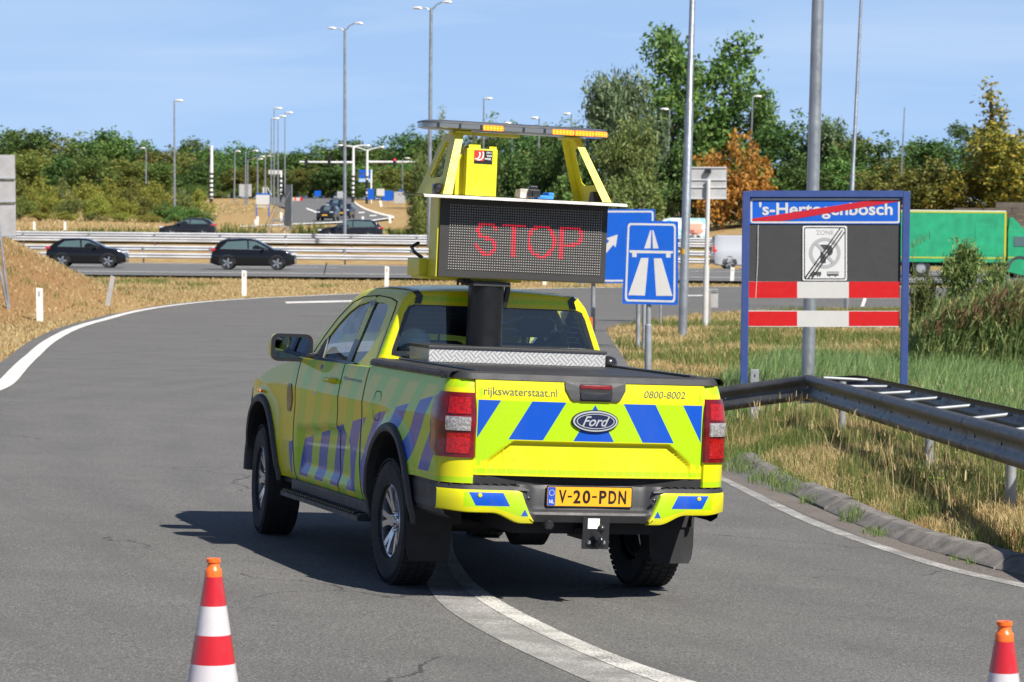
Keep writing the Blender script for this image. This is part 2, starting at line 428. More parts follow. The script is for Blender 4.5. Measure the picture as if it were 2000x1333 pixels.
PLUME = blade_mat('reed_plumes', [(.11, .05, .035), (.17, .08, .052), (.23, .125, .08)], .3)
GALV = simple('galvanised_steel', (.34, .36, .38), .42, .75, var=.18, vscale=2.5)
GALVD = simple('dull_galvanised_steel', (.30, .315, .33), .55, .45, var=.2, vscale=4)
WHITEP = simple('white_plastic', (.72, .70, .66), .45, var=.08)
GREYP = simple('grey_plastic', (.34, .33, .32), .6, var=.15)
DARK = simple('black_plastic', (.018, .018, .019), .45, var=.15)
CONCRETE = simple('kerb_concrete', (.150, .136, .122), .85, var=.38, vscale=7, bumpy=.5, bscale=45)

# ================================================================== ground sheet
def axis(parts):
    a = []
    for lo, hi, st in parts: a.extend(np.arange(lo, hi, st))
    return np.array(a + [parts[-1][1]])
gx = axis([(-1600, -200, 140), (-200, -60, 14), (-60, -26, 2), (-26, -3, .8), (-3, 12, .3), (12, 30, .9), (30, 90, 3), (90, 200, 14), (200, 1600, 140)])
gy = axis([(-60, 12, 6), (12, 60, .3), (60, 150, .9), (150, 330, 3), (330, 700, 10), (700, 4000, 300)])
GX, GY = np.meshgrid(gx, gy); GZ = ground(GX, GY)
nx, ny = len(gx), len(gy)
idx = np.arange(nx * ny).reshape(ny, nx)
fc = np.stack([idx[:-1, :-1], idx[:-1, 1:], idx[1:, 1:], idx[1:, :-1]], -1).reshape(-1)
kind(raw_mesh('ground', np.stack([GX, GY, GZ], -1).reshape(-1, 3), fc, 4, GRASSG, smooth=True), 'structure')

# ================================================================== slip road
def zroad(x, y): return float(plane(np.array(x), np.array(y)))
LEFT_PX = [(0, 767), (30, 728), (60, 698), (90, 671), (135, 645.5), (180, 630.5), (240, 614), (300, 602), (390, 590.6), (480, 584), (600, 578.6), (740, 572), (900, 567.5), (1190, 562), (1330, 561), (1440, 561), (1600, 561), (1800, 562), (2050, 562)]
lft = [gp(u, v) for u, v in LEFT_PX]
l2 = [Vector((lft[0].x - .6, 3 + 0 * lft[0].y, 0)), Vector((lft[0].x - .5, lft[0].y * .6, 0))] + lft
LEFT = smooth_path([(p.x, p.y) for p in l2], 160, 3)
def offset_line(P, d):
    T = np.gradient(P, axis=0); T /= np.linalg.norm(T, axis=1)[:, None]
    return P + np.stack([-T[:, 1], T[:, 0]], 1) * d
SHOULD = offset_line(LEFT, .42)
r2 = [Vector((kf[0, 0] + 6, 6, 0)), Vector((kf[0, 0] + 2.2, kf[0, 1] - 4.5, 0))] + [Vector((a, b, 0)) for a, b in kf] + RIGHT_FAR
RIGHT = smooth_path([(p.x, p.y) for p in r2], 160, 1)
rows = []
for i in range(160):
    a, b = SHOULD[i], RIGHT[i]
    rows.append([(a[0] + (b[0] - a[0]) * s, a[1] + (b[1] - a[1]) * s, 0) for s in np.linspace(0, 1, 24)])
rows = [[(x, y, zroad(x, y)) for x, y, _ in r] for r in rows]
mb = MB(); mb.grid(rows)
mb.grid([[(r[0][0], r[0][1], r[0][2]) for r in rows], [(r[0][0], r[0][1], r[0][2] - .2) for r in rows]])
mb.grid([[(r[-1][0], r[-1][1], r[-1][2]) for r in rows], [(r[-1][0], r[-1][1], r[-1][2] - .2) for r in rows]])
road = kind(mb.build('road', ASPH, smooth=True), 'structure')
def strip(name, A, B, mat, parent, dz=.006, ns=3):
    rows = []
    for a, b in zip(A, B): rows.append([(a[0] + (b[0] - a[0]) * s, a[1] + (b[1] - a[1]) * s) for s in np.linspace(0, 1, ns)])
    m_ = MB(); m_.grid([[(x, y, zroad(x, y) + dz) for x, y in r] for r in rows]); return m_.build(name, mat, parent, smooth=True)
strip('edge_line', offset_line(LEFT, .13), offset_line(LEFT, -.13), LINE, road, .012)
def px_strip(name, top, bot, mat, parent, dz=.006, n=40, ext=None):
    A = [gp(u, v) for u, v in top]; B = [gp(u, v) for u, v in bot]
    A = smooth_path([(p.x, p.y) for p in A], n, 2); B = smooth_path([(p.x, p.y) for p in B], n, 2)
    return strip(name, A, B, mat, parent, dz, 4)
px_strip('edge_line', [(1350, 903), (1419.5, 935.5), (1490, 968.5), (1592, 1018), (1700, 1057), (1850, 1108), (2000, 1142), (2100, 1160)],
         [(1350, 909), (1419.5, 944.5), (1490, 982), (1592, 1030), (1700, 1067.5), (1850, 1117), (2000, 1150), (2100, 1169)], LINE_WORN, road, .003)
px_strip('lane_line', [(880, 1020), (885, 1080), (915, 1130), (962, 1167), (1040, 1209), (1112, 1243.5), (1190, 1276.5), (1280, 1311), (1355, 1333), (1480, 1370), (1620, 1405)],
         [(835, 1020), (830, 1080), (828, 1130), (845, 1166), (878, 1197), (950, 1239), (1040, 1284), (1145, 1330), (1190, 1350), (1270, 1385), (1370, 1420)], LINE_OLD, road, .003)
LT = [(880, 1020), (885, 1080), (915, 1130), (962, 1167), (1040, 1209), (1112, 1243.5), (1190, 1276.5), (1280, 1311), (1355, 1333), (1480, 1370), (1620, 1405)]
LB = [(835, 1020), (830, 1080), (828, 1130), (845, 1166), (878, 1197), (950, 1239), (1040, 1284), (1145, 1330), (1190, 1350), (1270, 1385), (1370, 1420)]
px_strip('lane_line', LT, [(a[0] + (b[0] - a[0]) * .34, a[1] + (b[1] - a[1]) * .34) for a, b in zip(LT, LB)], LINE_MID, road, .0055)
px_strip('lane_dash', [(556, 590.5), (640, 588.5), (760, 586)], [(560, 593.5), (640, 592), (760, 588.5)], LINE, road, .012, 8)
px_strip('lane_dash', [(1335, 577.5), (1380, 577)], [(1335, 579.5), (1380, 579)], LINE, road, .012, 6)
px_strip('gutter', [(1395, 912), (1430, 925), (1500, 955), (1586, 987), (1649, 1015.5), (1742, 1054.5), (1829, 1080), (1949, 1114.5), (2000, 1125), (2100, 1150)],
         [(1395, 931), (1430, 941), (1500, 973), (1592, 1013), (1649, 1036), (1742, 1072), (1829, 1102), (1949, 1135), (2000, 1146), (2100, 1166)], GUTTER, road, .002)

# ================================================================== kerb of battered stones
kp = resample([(a, b) for a, b in kf], 400); kl = np.r_[0, np.cumsum(np.linalg.norm(np.diff(kp, axis=0), axis=1))]
kerb = empty('kerb', M=Matrix.Identity(4)); kerb['kind'] = 'structure'
kt = np.gradient(kp, axis=0); kt /= np.linalg.norm(kt, axis=1)[:, None]; kn = np.stack([kt[:, 1], -kt[:, 0]], 1)   # to the right, away from the road
prof = [(.0, -.10), (.0, .015), (.02, .03), (.11, .085), (.14, .10), (.25, .105), (.265, .09), (.265, -.1)]
s0 = 0.0; k_i = 0
while s0 < kl[-1] - .3:
    s1 = min(s0 + .98, kl[-1]); ss = np.linspace(s0 + .012, s1 - .012, 5)
    dh, dx = random.uniform(-.014, .014), random.uniform(-.016, .016)
    if s0 > kl[-1] * .62: dh -= .03 * random.random() + .012; dx += random.uniform(-.03, .03)
    rows = []
    for s in ss:
        px_, py_ = np.interp(s, kl, kp[:, 0]), np.interp(s, kl, kp[:, 1]); a, b = np.interp(s, kl, kn[:, 0]), np.interp(s, kl, kn[:, 1])
        wob = random.uniform(-.0015, .0015)
        rows.append([(px_ + a * (d + dx), py_ + b * (d + dx), zroad(px_, py_) + h + (dh + wob if h > 0 else 0)) for d, h in prof])
    m_ = MB(); m_.grid(rows); n_ = len(prof)
    m_.f.append(list(range(n_))); m_.mi.append(0); m_.f.append(list(range(4 * n_, 5 * n_))); m_.mi.append(0)
    m_.build('kerb_stone', CONCRETE, kerb)
    s0 = s1
# ================================================================== motorway
def flat_strip(name, x0, x1, ya, yb, mat, z, n=2, parent=None, k=False):
    m_ = MB(); xs = np.linspace(x0, x1, n); m_.grid([[(x, ya, z) for x in xs], [(x, yb, z) for x in xs]])
    o = m_.build(name, mat, parent)
    if k: kind(o, 'structure')
    return o
MZ = -.14
mway = flat_strip('motorway', -400, 400, 139, 181, ASPH_FAR, MZ, 2, None, True)
flat_strip('edge_line', -400, 400, 147.2, 147.8, LINE_FAR, MZ + .02, 2, mway)
flat_strip('edge_line', -400, 400, 176.4, 177.0, LINE_FAR, MZ + .02, 2, mway)
for x in np.arange(-52, 60, 12.0): flat_strip('lane_dash', x, x + 6.5, 167, 167.5, LINE_FAR, MZ + .02, 2, mway)
m_ = MB(); m_.grid([[(x, 214, 1.05) for x in (-400, 400)], [(x, 237, 1.1) for x in (-400, 400)]])
kind(m_.build('far_motorway', ASPH_FAR), 'structure')
# far road climbing to the junction
def fz(y): return float(np.interp(y, *ZY))
LP = [(420, 447.5), (500, 441.5), (640, 437.5), (700, 434.5), (745, 431.5), (772, 427)]
fl = [(350, 452), (400, 449), (470, 446), (560, 441), (650, 437.5), (720, 434), (772, 428)]
# outline of its surface, in photograph pixels on the rising ground
outl = [(380, 447.5), (470, 445), (560, 441), (650, 437.5), (720, 434), (771, 427.5), (735, 419), (710, 410), (692, 399), (688, 388), (640, 383), (600, 381), (560, 383), (520, 395), (560, 408), (556, 420), (540, 432), (470, 439.5), (380, 444)]
def hill(x, y): return np.interp(y, *ZY) + .06 * np.ones_like(np.asarray(x, float))
pts = [gp(u, v, hill, 200, 900) for u, v in outl]
m_ = MB(); m_.prism([(p.x, p.y) for p in pts], [], 0, .05, lambda a, b, d: (a, b, fz(b) + .10 + d))
# finer: rebuild as strips so that it follows the slope
m_ = MB()
ys = np.linspace(min(p.y for p in pts), max(p.y for p in pts), 60); rows = []
PX = np.array([(p.x, p.y) for p in pts])
for y in ys[1:-1]:
    cr_ = []
    for i in range(len(PX)):
        a, b = PX[i], PX[(i + 1) % len(PX)]
        if (a[1] - y) * (b[1] - y) < 0: cr_.append(a[0] + (b[0] - a[0]) * (y - a[1]) / (b[1] - a[1]))
    if len(cr_) >= 2: rows.append([(min(cr_), y, fz(y) + .12), (max(cr_), y, fz(y) + .12)])
m_.grid(rows); froad = kind(m_.build('far_road', ASPH_FAR), 'structure')
def far_line(name, px, wpx=2.2):
    A = smooth_path([tuple(gp(u, v - wpx / 2, hill, 200, 900))[:2] for u, v in px], 24, 1); B = smooth_path([tuple(gp(u, v + wpx / 2, hill, 200, 900))[:2] for u, v in px], 24, 1)
    m_ = MB(); m_.grid([[(a[0], a[1], fz(a[1]) + .16), (b[0], b[1], fz(b[1]) + .16)] for a, b in zip(A, B)]); return m_.build(name, LINE_FAR, froad)
far_line('edge_line', [(470, 444.5), (560, 440.5), (650, 437), (720, 433.5), (770, 427)], 1.8)
far_line('edge_line', [(770, 426), (735, 417.5), (710, 408.5), (694, 398), (690, 390)], 2.6)
far_line('lane_dash', [(598, 409), (612, 414), (624, 420)], 2.6)
far_line('arrow_mark', [(700, 417.5), (712, 417)], 2); far_line('arrow_mark', [(722, 423.5), (735, 423)], 2)
# ================================================================== truck materials
YEL = (.575, .545, .004); LIME = (.34, .55, .003); BLUE = (.001, .062, .40)
def livery(name, fn, rough=.42, coat=.45):
    m, t, b = new_mat(name); q = N(t)
    col = fn(q) if fn else None
    if col is not None: t.links.new(col, b.inputs['Base Color'])
    else: setp(b, Base_Color=YEL)
    setp(b, Roughness=rough, Coat_Weight=coat, Coat_Roughness=.03, Coat_IOR=1.45, Specular_IOR_Level=.2)
    dust = q.noise(1.7, 4); t.links.new(q.rng(dust, .35, .7, .02, .09), b.inputs['Coat Roughness'])
    # road dust: a thin film, more of it low down and in streaks
    z_ = q.xyz()[2]; film = q.m('MULTIPLY', q.rng(q.noise(5, 5, q.scale(q.obj(), (1, 1, .35)), .65), .42, .75), q.rng(z_, .45, .95, .26, .05))
    src = b.inputs['Base Color'].links[0].from_socket if b.inputs['Base Color'].links else YEL
    t.links.new(q.mix(film, src, (.26, .22, .15)), b.inputs['Base Color'])
    return m
PAINT = livery('yellow_paint', None)
def side_cols(q):
    x, y, z = q.xyz()
    u = q.m('ADD', q.m('ADD', y, q.m('MULTIPLY', z, q.rng(y, .68, .72, .85, .38))), 3.11)
    fr = q.m('FRACT', q.m('DIVIDE', u, .40))
    stripe = q.gt(fr, .46)
    top = q.m('ADD', q.m('MULTIPLY', y, -.155), .74 + .155 * 2.35)
    below = q.lt(z, top)
    zone = q.AND(q.lt(y, 2.52), q.gt(z, .5))
    tape = q.AND(q.lt(z, 1.335), q.gt(z, 1.29), q.lt(y, .68), q.gt(q.m('FRACT', q.m('DIVIDE', y, .055)), .12))
    base = q.mix(q.AND(q.m('SUBTRACT', 1, stripe), q.lt(y, 2.52), q.lt(z, 1.345), q.gt(y, -.945)), YEL, LIME)
    c = q.mix(q.AND(stripe, below, zone, q.gt(y, -.945)), base, BLUE)
    lowt = q.AND(q.lt(z, .765), q.lt(y, -.40))
    c = q.mix(lowt, c, (YEL[0], YEL[1], YEL[2]))
    blk = q.AND(q.lt(z, .757), q.gt(z, .725), q.lt(y, -.40))
    c = q.mix(blk, c, LIME)
    return q.mix(tape, c, LIME)
SIDE = livery('striped_side_paint', side_cols)
def gate_cols(q):
    x, y, z = q.xyz(); ax = q.m('ABSOLUTE', x)
    zc = q.m('SUBTRACT', .985, q.m('MULTIPLY', q.rng(ax, .50, .66), .125))
    zc = q.m('ADD', zc, .004)
    band = q.AND(q.lt(z, 1.222), q.gt(z, zc))
    side = q.AND(q.gt(ax, .665), q.lt(z, 1.222), q.gt(z, .86))
    u = q.m('SUBTRACT', ax, q.m('MULTIPLY', q.m('SUBTRACT', 1.212, z), .59))
    blue = q.OR(q.AND(q.lt(u, 0), q.lt(z, 1.212)), q.AND(q.gt(u, .19), q.lt(u, .402)), q.gt(u, .592))
    bl = q.AND(blue, q.gt(z, .99), q.lt(ax, .722))
    hz = q.m('ADD', q.m('FRACT', q.m('MULTIPLY', x, 26)), q.m('FRACT', q.m('MULTIPLY', z, 26)))
    limec = q.mix(q.m('MULTIPLY', q.gt(q.m('PINGPONG', hz, 1.0), .5), .22), LIME, (.28, .48, .004))
    c = q.mix(q.OR(band, side), YEL, limec); c = q.mix(q.AND(band, bl), c, BLUE)
    tape = q.AND(q.lt(z, .812), q.gt(z, .782), q.gt(q.m('FRACT', q.m('DIVIDE', q.m('ADD', x, 5), .062)), .1))
    c = q.mix(tape, c, LIME)
    vt = q.AND(q.gt(ax, .695), q.lt(ax, .718), q.OR(q.AND(q.gt(z, .83), q.lt(z, .875)), q.AND(q.gt(z, 1.24), q.lt(z, 1.29))))
    return q.mix(vt, c, LIME)
GATE = livery('chevron_paint', gate_cols, .5, .2)
def bump_cols(q):
    x, y, z = q.xyz(); ax = q.m('ABSOLUTE', x)
    zl = q.m('ADD', .585, q.m('MULTIPLY', q.rng(ax, .45, .62, -1, 0), .055))
    inz = q.AND(q.lt(z, .672), q.gt(z, zl), q.lt(ax, .80), q.gt(ax, .40))
    u = q.m('ADD', ax, q.m('MULTIPLY', q.m('SUBTRACT', z, .63), -.55))
    bl = q.AND(inz, q.gt(z, .592), q.lt(q.m('ABSOLUTE', q.m('SUBTRACT', u, .645)), .105))
    tri = q.AND(q.gt(z, .535), q.lt(z, .575), q.lt(q.m('ABSOLUTE', q.m('SUBTRACT', ax, .427)), q.m('MULTIPLY', q.m('SUBTRACT', .577, z), .55)))
    c = q.mix(inz, YEL, LIME); return q.mix(q.OR(bl, tri), c, BLUE)
BUMP = livery('bumper_paint', bump_cols, .5, .2)
def back_cols(q):
    x, y, z = q.xyz(); ax = q.m('ABSOLUTE', x)
    # retroreflective dashes up the pillars and along the roof edge
    e = q.m('SUBTRACT', q.m('ADD', ax, q.m('MULTIPLY', z, .33)), 1.2485)
    pil = q.AND(q.lt(q.m('ABSOLUTE', e), .016), q.lt(z, 1.735), q.lt(y, .90), q.gt(z, 1.41), q.gt(q.m('FRACT', q.m('DIVIDE', z, .045)), .12))
    rf = q.AND(q.lt(q.m('ABSOLUTE', q.m('SUBTRACT', z, 1.787)), .0145), q.lt(ax, .545), q.lt(y, .93), q.gt(q.m('FRACT', q.m('DIVIDE', q.m('ADD', x, 3), .062)), .1))
    return q.mix(q.OR(pil, rf), YEL, LIME)
BACK = livery('cab_paint', back_cols)
TRIM = simple('textured_black_trim', (.030, .030, .032), .55, var=.12, bumpy=.15, bscale=220)
SATIN = simple('satin_black', (.016, .016, .018), .28, var=.1)
RUBBER = simple('tyre_rubber', (.016, .016, .0165), .8, var=.2, bumpy=.2, bscale=90)
UNDER = simple('underbody_black', (.010, .010, .011), .8, var=.2)
ALLOY = simple('alloy_wheel', (.48, .49, .51), .22, .9, var=.06)
ALLOYD = simple('dark_wheel_barrel', (.03, .03, .033), .5, .5, var=.1)
SILVER = simple('silver', (.66, .67, .69), .25, .6, var=0)
CHROME = simple('chrome', (.75, .76, .78), .08, 1, var=0)
AMBERL = simple('amber_lens', (.75, .22, .01), .2, 0, .8, var=0)
SEATM = simple('dark_seat_fabric', (.022, .024, .028), .85, var=.15, bumpy=.2, bscale=150)
def glass_mat(name, tint, refl=1.0):
    m, t, b = new_mat(name); q = N(t)
    tr = q.n('ShaderNodeBsdfTransparent'); tr.inputs[0].default_value = (*tint, 1)
    gl = q.n('ShaderNodeBsdfGlossy'); gl.inputs['Roughness'].default_value = .015; gl.inputs[0].default_value = (refl, refl, refl, 1)
    fr = q.n('ShaderNodeFresnel'); fr.inputs[0].default_value = 1.52
    f = q.m('MULTIPLY', fr.outputs[0], 1.0)
    f2 = q.m('ADD', f, .03)
    mx_ = q.n('ShaderNodeMixShader'); t.links.new(f2, mx_.inputs[0]); t.links.new(tr.outputs[0], mx_.inputs[1]); t.links.new(gl.outputs[0], mx_.inputs[2])
    t.links.new(mx_.outputs[0], t.nodes['Material Output'].inputs[0]); return m
GLASS = glass_mat('side_glass', (.74, .82, .82)); RGLASS = glass_mat('rear_glass', (.66, .76, .76))
def lens_mat(name, c, sc):
    m, t, b = new_mat(name); q = N(t)
    v = q.n('ShaderNodeTexVoronoi'); v.inputs['Scale'].default_value = sc; t.links.new(q.obj(), v.inputs['Vector'])
    f = q.rng(v.outputs['Distance'], 0, .8, 1.25, .55)
    cc = q.n('ShaderNodeMix', data_type='RGBA', blend_type='MULTIPLY'); cc.inputs[0].default_value = 1; cc.inputs[6].default_value = (*c, 1)
    k = q.n('ShaderNodeCombineColor'); [t.links.new(f, k.inputs[i]) for i in range(3)]; t.links.new(k.outputs[0], cc.inputs[7])
    t.links.new(cc.outputs[2], b.inputs['Base Color']); setp(b, Roughness=.3, Coat_Weight=.5, Coat_Roughness=.02, Specular_IOR_Level=.3)
    t.links.new(q.bump(v.outputs['Distance'], .2, .01), b.inputs['Normal']); return m
REDL = lens_mat('red_lens', (.16, .002, .003), 14); REDB = lens_mat('bright_red_lens', (.36, .004, .004), 60)
CLRL = lens_mat('clear_lens', (.44, .42, .41), 70); setp(MATS['clear_lens'].node_tree.nodes['Principled BSDF'], Metallic=.35)

# ================================================================== the pickup truck: local x right, y forward from the rear axle, z up
TM = Matrix.Translation((.0992, 19.5439, .004)) @ Matrix.Rotation(.3296, 4, 'Z') @ Matrix.Rotation(.0354, 4, 'Y')
truck = empty('pickup_truck', 'fluorescent yellow pickup truck with blue stripes stopped on the road', 'pickup truck', TM)
WB = 3.27
WZ = ([.40, .46, .52, .58, .70, .85, 1.0, 1.10, 1.14, 1.22, 1.29, 1.33, 1.36], [.86, .885, .905, .915, .926, .928, .922, .927, .921, .908, .893, .880, .866])
def arch(y, yc, a=.465, h=.52):
    t = 1 - ((np.asarray(y, float) - yc) / a) ** 2
    return np.where(t > 0, .44 + h * np.sqrt(np.clip(t, 0, 1)), -1)
def flare(y, z):
    f = 0
    for yc in (0, WB):
        r = np.sqrt(((y - yc) / .465) ** 2 + ((np.maximum(z, .44) - .44) / .52) ** 2)
        f = f + .030 * np.exp(-((r - 1.0) / .17) ** 2)
    return f
def recess(y, z):
    zt = np.interp(y, [.9, 1.15, 2.25, 2.4], [.78, .925, .85, .80])
    t = np.minimum(np.minimum((zt - z) / .05, (z - .50) / .10), np.minimum((y - .92) / .14, (2.34 - y) / .16))
    return .034 * sstep(0, 1, t)
def flank(y, z):
    x = np.interp(z, *WZ) + flare(y, z) - recess(y, z) - .13 * np.clip((y - 3.3) / .8, 0, 1) ** 2
    return x
def belt(y): return np.interp(y, [.6, 2.4, 2.6, 3.0, 3.4, 3.8, 4.05], [1.328, 1.312, 1.295, 1.235, 1.15, 1.06, .96])
def panel(name, cols, zlo, zhi, mat, sx, nz=22, parent=truck, surf=flank, thick=.012):
    rows = []
    for y in cols:
        a, b = zlo(y), zhi(y)
        rows.append([(sx * float(surf(y, z)), y, z) for z in np.linspace(a, b, nz)])
    m_ = MB(); m_.grid(rows)
    # returned edges give the sheet a thickness at its shut lines
    for r in (rows[0], rows[-1]): m_.grid([r, [(p[0] - sx * thick * 2, p[1], p[2]) for p in r]])
    bot = [r[0] for r in rows]; m_.grid([bot, [(p[0] - sx * thick * 3, p[1], p[2]) for p in bot]])
    top = [r[-1] for r in rows]; m_.grid([top, [(p[0] - sx * thick * 2, p[1], p[2]) for p in top]])
    return m_.build(name, mat, parent, smooth=True, angle=50)
def arch_cols(yc, lo, hi, base):
    c = [yc + .465 * math.cos(t) for t in np.linspace(0, math.pi, 34)] + [y for y in base if abs(y - yc) > .47]
    return sorted([y for y in c if lo <= y <= hi] + [lo, hi])
fcols = arch_cols(WB, 2.408, 4.05, np.linspace(2.408, 4.05, 24)); sill = lambda y: .458
for sx in (-1, 1):
    fd = panel('fender', fcols, lambda y: max(.458, float(arch(y, WB))), lambda y: float(belt(y)) - .004, SIDE, sx)
    mbv = MB(); rows = []                                            # slotted vent behind the front wheel
    for z in np.linspace(.93, 1.125, 10):
        y0_, y1_ = 2.60 - .06 * (z - .93) / .2 - .02, 2.50 - .02 * (1.125 - z) / .2
        wv = .05 * math.sin(math.pi * (z - .91) / .235) + .02
        rows.append([(sx * (float(flank(y, z)) + .006), y, z) for y in np.linspace(2.545 - wv, 2.545 + wv, 6)])
    mbv.grid(rows); mbv.build('vent', SATIN, fd, smooth=True)
    mbv = MB(); mbv.cbox((sx * .962, 3.255, 1.035), (.03, .075, .022), .008); mbv.build('side_marker', AMBERL, fd, smooth=True)
    d1 = panel('front_door', list(np.linspace(1.300, 2.400, 40)), sill, lambda y: float(belt(y)), SIDE, sx, 40)
    d2 = panel('rear_door', list(np.linspace(.722, 1.293, 24)), sill, lambda y: float(belt(y)), SIDE, sx, 40)
    for d_, yh in ((d1, 1.50),):
        mh = MB(); mh.tube([(sx * .905, yh - .10, 1.205), (sx * .945, yh - .07, 1.205), (sx * .948, yh + .07, 1.20), (sx * .905, yh + .10, 1.198)], .017, 8); mh.build('handle', PAINT, d_, smooth=True)
        mh = MB(); mh.add([(sx * (float(flank(y, z)) + .0015), y, z) for y, z in ((1.86, 1.29), (1.80, 1.29), (1.86, 1.09), (1.92, 1.09))], [(0, 1, 2, 3)]); mh.build('emblem_stripe', simple('stripe_blue', (.006, .03, .20), .3, coat=.5), d_)
        mh = MB(); put_text(mh, 'Rijkswaterstaat', 1.235, .80, 1.213, 1.245, lambda a, b: (sx * (float(flank(a, b)) + .002), a, b)) if sx < 0 else put_text(mh, 'Rijkswaterstaat', .80, 1.235, 1.213, 1.245, lambda a, b: (sx * (float(flank(a, b)) + .002), a, b))
        mh.build('lettering', simple('lettering_grey' + str(sx), (.12, .13, .22), .4), d_)
    # shut lines between the panels and the fuel flap
    for ys in (2.404, 1.2965, .714):
        m_ = MB(); m_.grid([[(sx * (float(flank(y, z)) + .0012), y, z) for y in (ys - .008, ys + .008)] for z in np.linspace(.46, float(belt(ys)), 40)]); m_.build('shut_line', UNDER, truck)
    m_ = MB(); fo = rrect(.30, .46, 1.00, 1.19, .05, 5); fi = [(a + (.38 - a) * .07, b + (1.095 - b) * .06) for a, b in fo]
    m_.grid([[(sx * (float(flank(p[0], p[1])) + .0015), p[0], p[1]) for p in l] for l in (fo, fi)], close_u=True); m_.build('fuel_flap', UNDER, truck)
# ---- load bed sides, running round the rear corner
YC, RX, RY = -.90, .185, .185
def plan(s):
    """outline in plan: straight along the side, then round the corner; returns x, y, nx, ny for the left side mirrored by sx"""
    L1 = .706 - YC
    if s <= L1: return .928, .706 - s, 1.0, 0.0
    t = (s - L1) / .29 * math.pi / 2; t = min(t, math.pi / 2)
    return .928 - RX + RX * math.cos(t), YC - RY * math.sin(t), math.cos(t), -math.sin(t)
S_END = .706 - YC + .29
def bed_pt(s, z, off=0.0):
    x, y, nx_, ny_ = plan(s)
    d = float(np.interp(z, *WZ)) - .928 + (float(flare(y, z)) if s < 1.3 else float(flare(y, z)) * max(0, 1 - (s - 1.3) / .2)) + off
    return x + nx_ * d, y + ny_ * d, z
def bed_lo(y): return max(.722 if y < -.40 else (.458 if y > .40 else -1), float(arch(y, 0)))
ycols = arch_cols(0, YC, .706, np.linspace(YC, .706, 30))[::-1]
scol = [.706 - y for y in ycols] + list(.706 - YC + np.linspace(.02, .29, 14))
for sx in (-1, 1):
    rows = []
    for s in scol:
        y = plan(s)[1]; zl = bed_lo(y) if y > YC else .722
        rows.append([(sx * p[0], p[1], p[2]) for p in (bed_pt(s, z) for z in np.linspace(zl, 1.345, 30))])
    m_ = MB(); m_.grid(rows)
    m_.grid([[r[0] for r in rows], [(r[0][0] - sx * .04, r[0][1] + (.03 if r[0][1] < YC else 0), r[0][2]) for r in rows]])
    for r in (rows[0], rows[-1]): m_.grid([r, [(p[0] - sx * .03, p[1] + (.05 if p[1] < -1 else 0), p[2]) for p in r]])
    bed = m_.build('bed_side', SIDE, truck, smooth=True, angle=50)
    # black wheel-arch trims
    for yc in (0, WB):
        rows = []
        for t in np.linspace(-.03, math.pi + .03, 36):
            r = []
            for e, o in ((.0, -.05), (.0, .012), (.02, .024), (.048, .022), (.056, .004)):
                a, h = .462 + e, .517 + e
                y, z = yc + a * math.cos(t), .44 + h * math.sin(t)
                x = float(flank(y, z)) if yc > 1 else bed_pt(.706 - y, max(z, .42))[0]
                if yc > 1 and y < 2.5: x = max(x, .93)
                r.append((sx * (max(x, .91) + o), y, z))
            rows.append(r)
        m_ = MB(); m_.grid(rows); m_.build('arch_trim', TRIM, truck, smooth=True, angle=60)
        m_ = MB(); rows = []                                          # dark wheel housing
        for t in np.linspace(0, math.pi, 20):
            rows.append([(sx * x, yc + .47 * math.cos(t), .42 + .53 * math.sin(t)) for x in (.915, .60)])
        m_.grid(rows); m_.grid([[(sx * .60, yc + .47 * math.cos(t), .42 + .53 * math.sin(t)) for t in np.linspace(0, math.pi, 20)], [(sx * .60, yc + .47 * math.cos(t), .42) for t in np.linspace(0, math.pi, 20)]])
        m_.build('wheel_housing', UNDER, truck)
    # tail light, wrapped round the corner
    def lens(name, s0_, s1_, z0, z1, off, mat, parent, r=.0, ns=14, nz_=10, cut=False):
        rows = []
        for z in np.linspace(z0, z1, nz_):
            a = s0_
            if cut:
                k = (z - z0) / (z1 - z0); a = s0_ + .07 * max(0, (abs(k - .5) - .32) / .18) ** 2 * 1.3
            rows.append([(sx * p[0], p[1], p[2]) for p in (bed_pt(s, z, off) for s in np.linspace(a, s1_, ns))])
        m_ = MB(); m_.grid(rows)
        loop = [rows[0], [r_[-1] for r_ in rows], rows[-1][::-1], [r_[0] for r_ in rows][::-1]]
        lp = [p for l in loop for p in l[:-1]]
        inner = []
        for p in lp: inner.append((p[0] - sx * .014, p[1] + .014, p[2]))
        m_.grid([lp + [lp[0]], inner + [inner[0]]]); return m_.build(name, mat, parent, smooth=True, angle=45)
    tl = lens('tail_light', S_END - .375, S_END - .002, .875, 1.262, .013, REDL, truck, cut=True)
    lens('brake_lamp', S_END - .165, S_END - .03, 1.135, 1.235, .018, REDB, tl)
    lens('reversing_lamp', S_END - .175, S_END - .03, 1.035, 1.118, .0195, CLRL, tl)
    lens('fog_lamp', S_END - .165, S_END - .03, .90, 1.018, .018, REDB, tl)
    # side step with ribs, sill
    m_ = MB(); pr = [(-.055, .0), (.03, .0), (.055, -.015), (.055, -.045), (-.055, -.05)]
    m_.grid([[(sx * (.92 + a), y, .385 + b) for a, b in pr + [pr[0]]] for y in (2.50, 2.44, 1.2, .60, .54)])
    for y in (2.50, .54): m_.add([(sx * (.92 + a), y, .385 + b) for a, b in pr], [tuple(range(5))])
    st = m_.build('side_step', TRIM, truck)
    m_ = MB()
    for y in np.arange(.62, 2.44, .052): m_.box((sx * .935 - .048, y, .383), (sx * .935 + .036, y + .022, .392))
    kind(m_.build('tread_ribs', SATIN, st), 'stuff')
    m_ = MB(); m_.box((sx * .875 - .03, .52, .36), (sx * .875 + .0, 2.48, .46), .01); m_.build('sill', TRIM, truck)
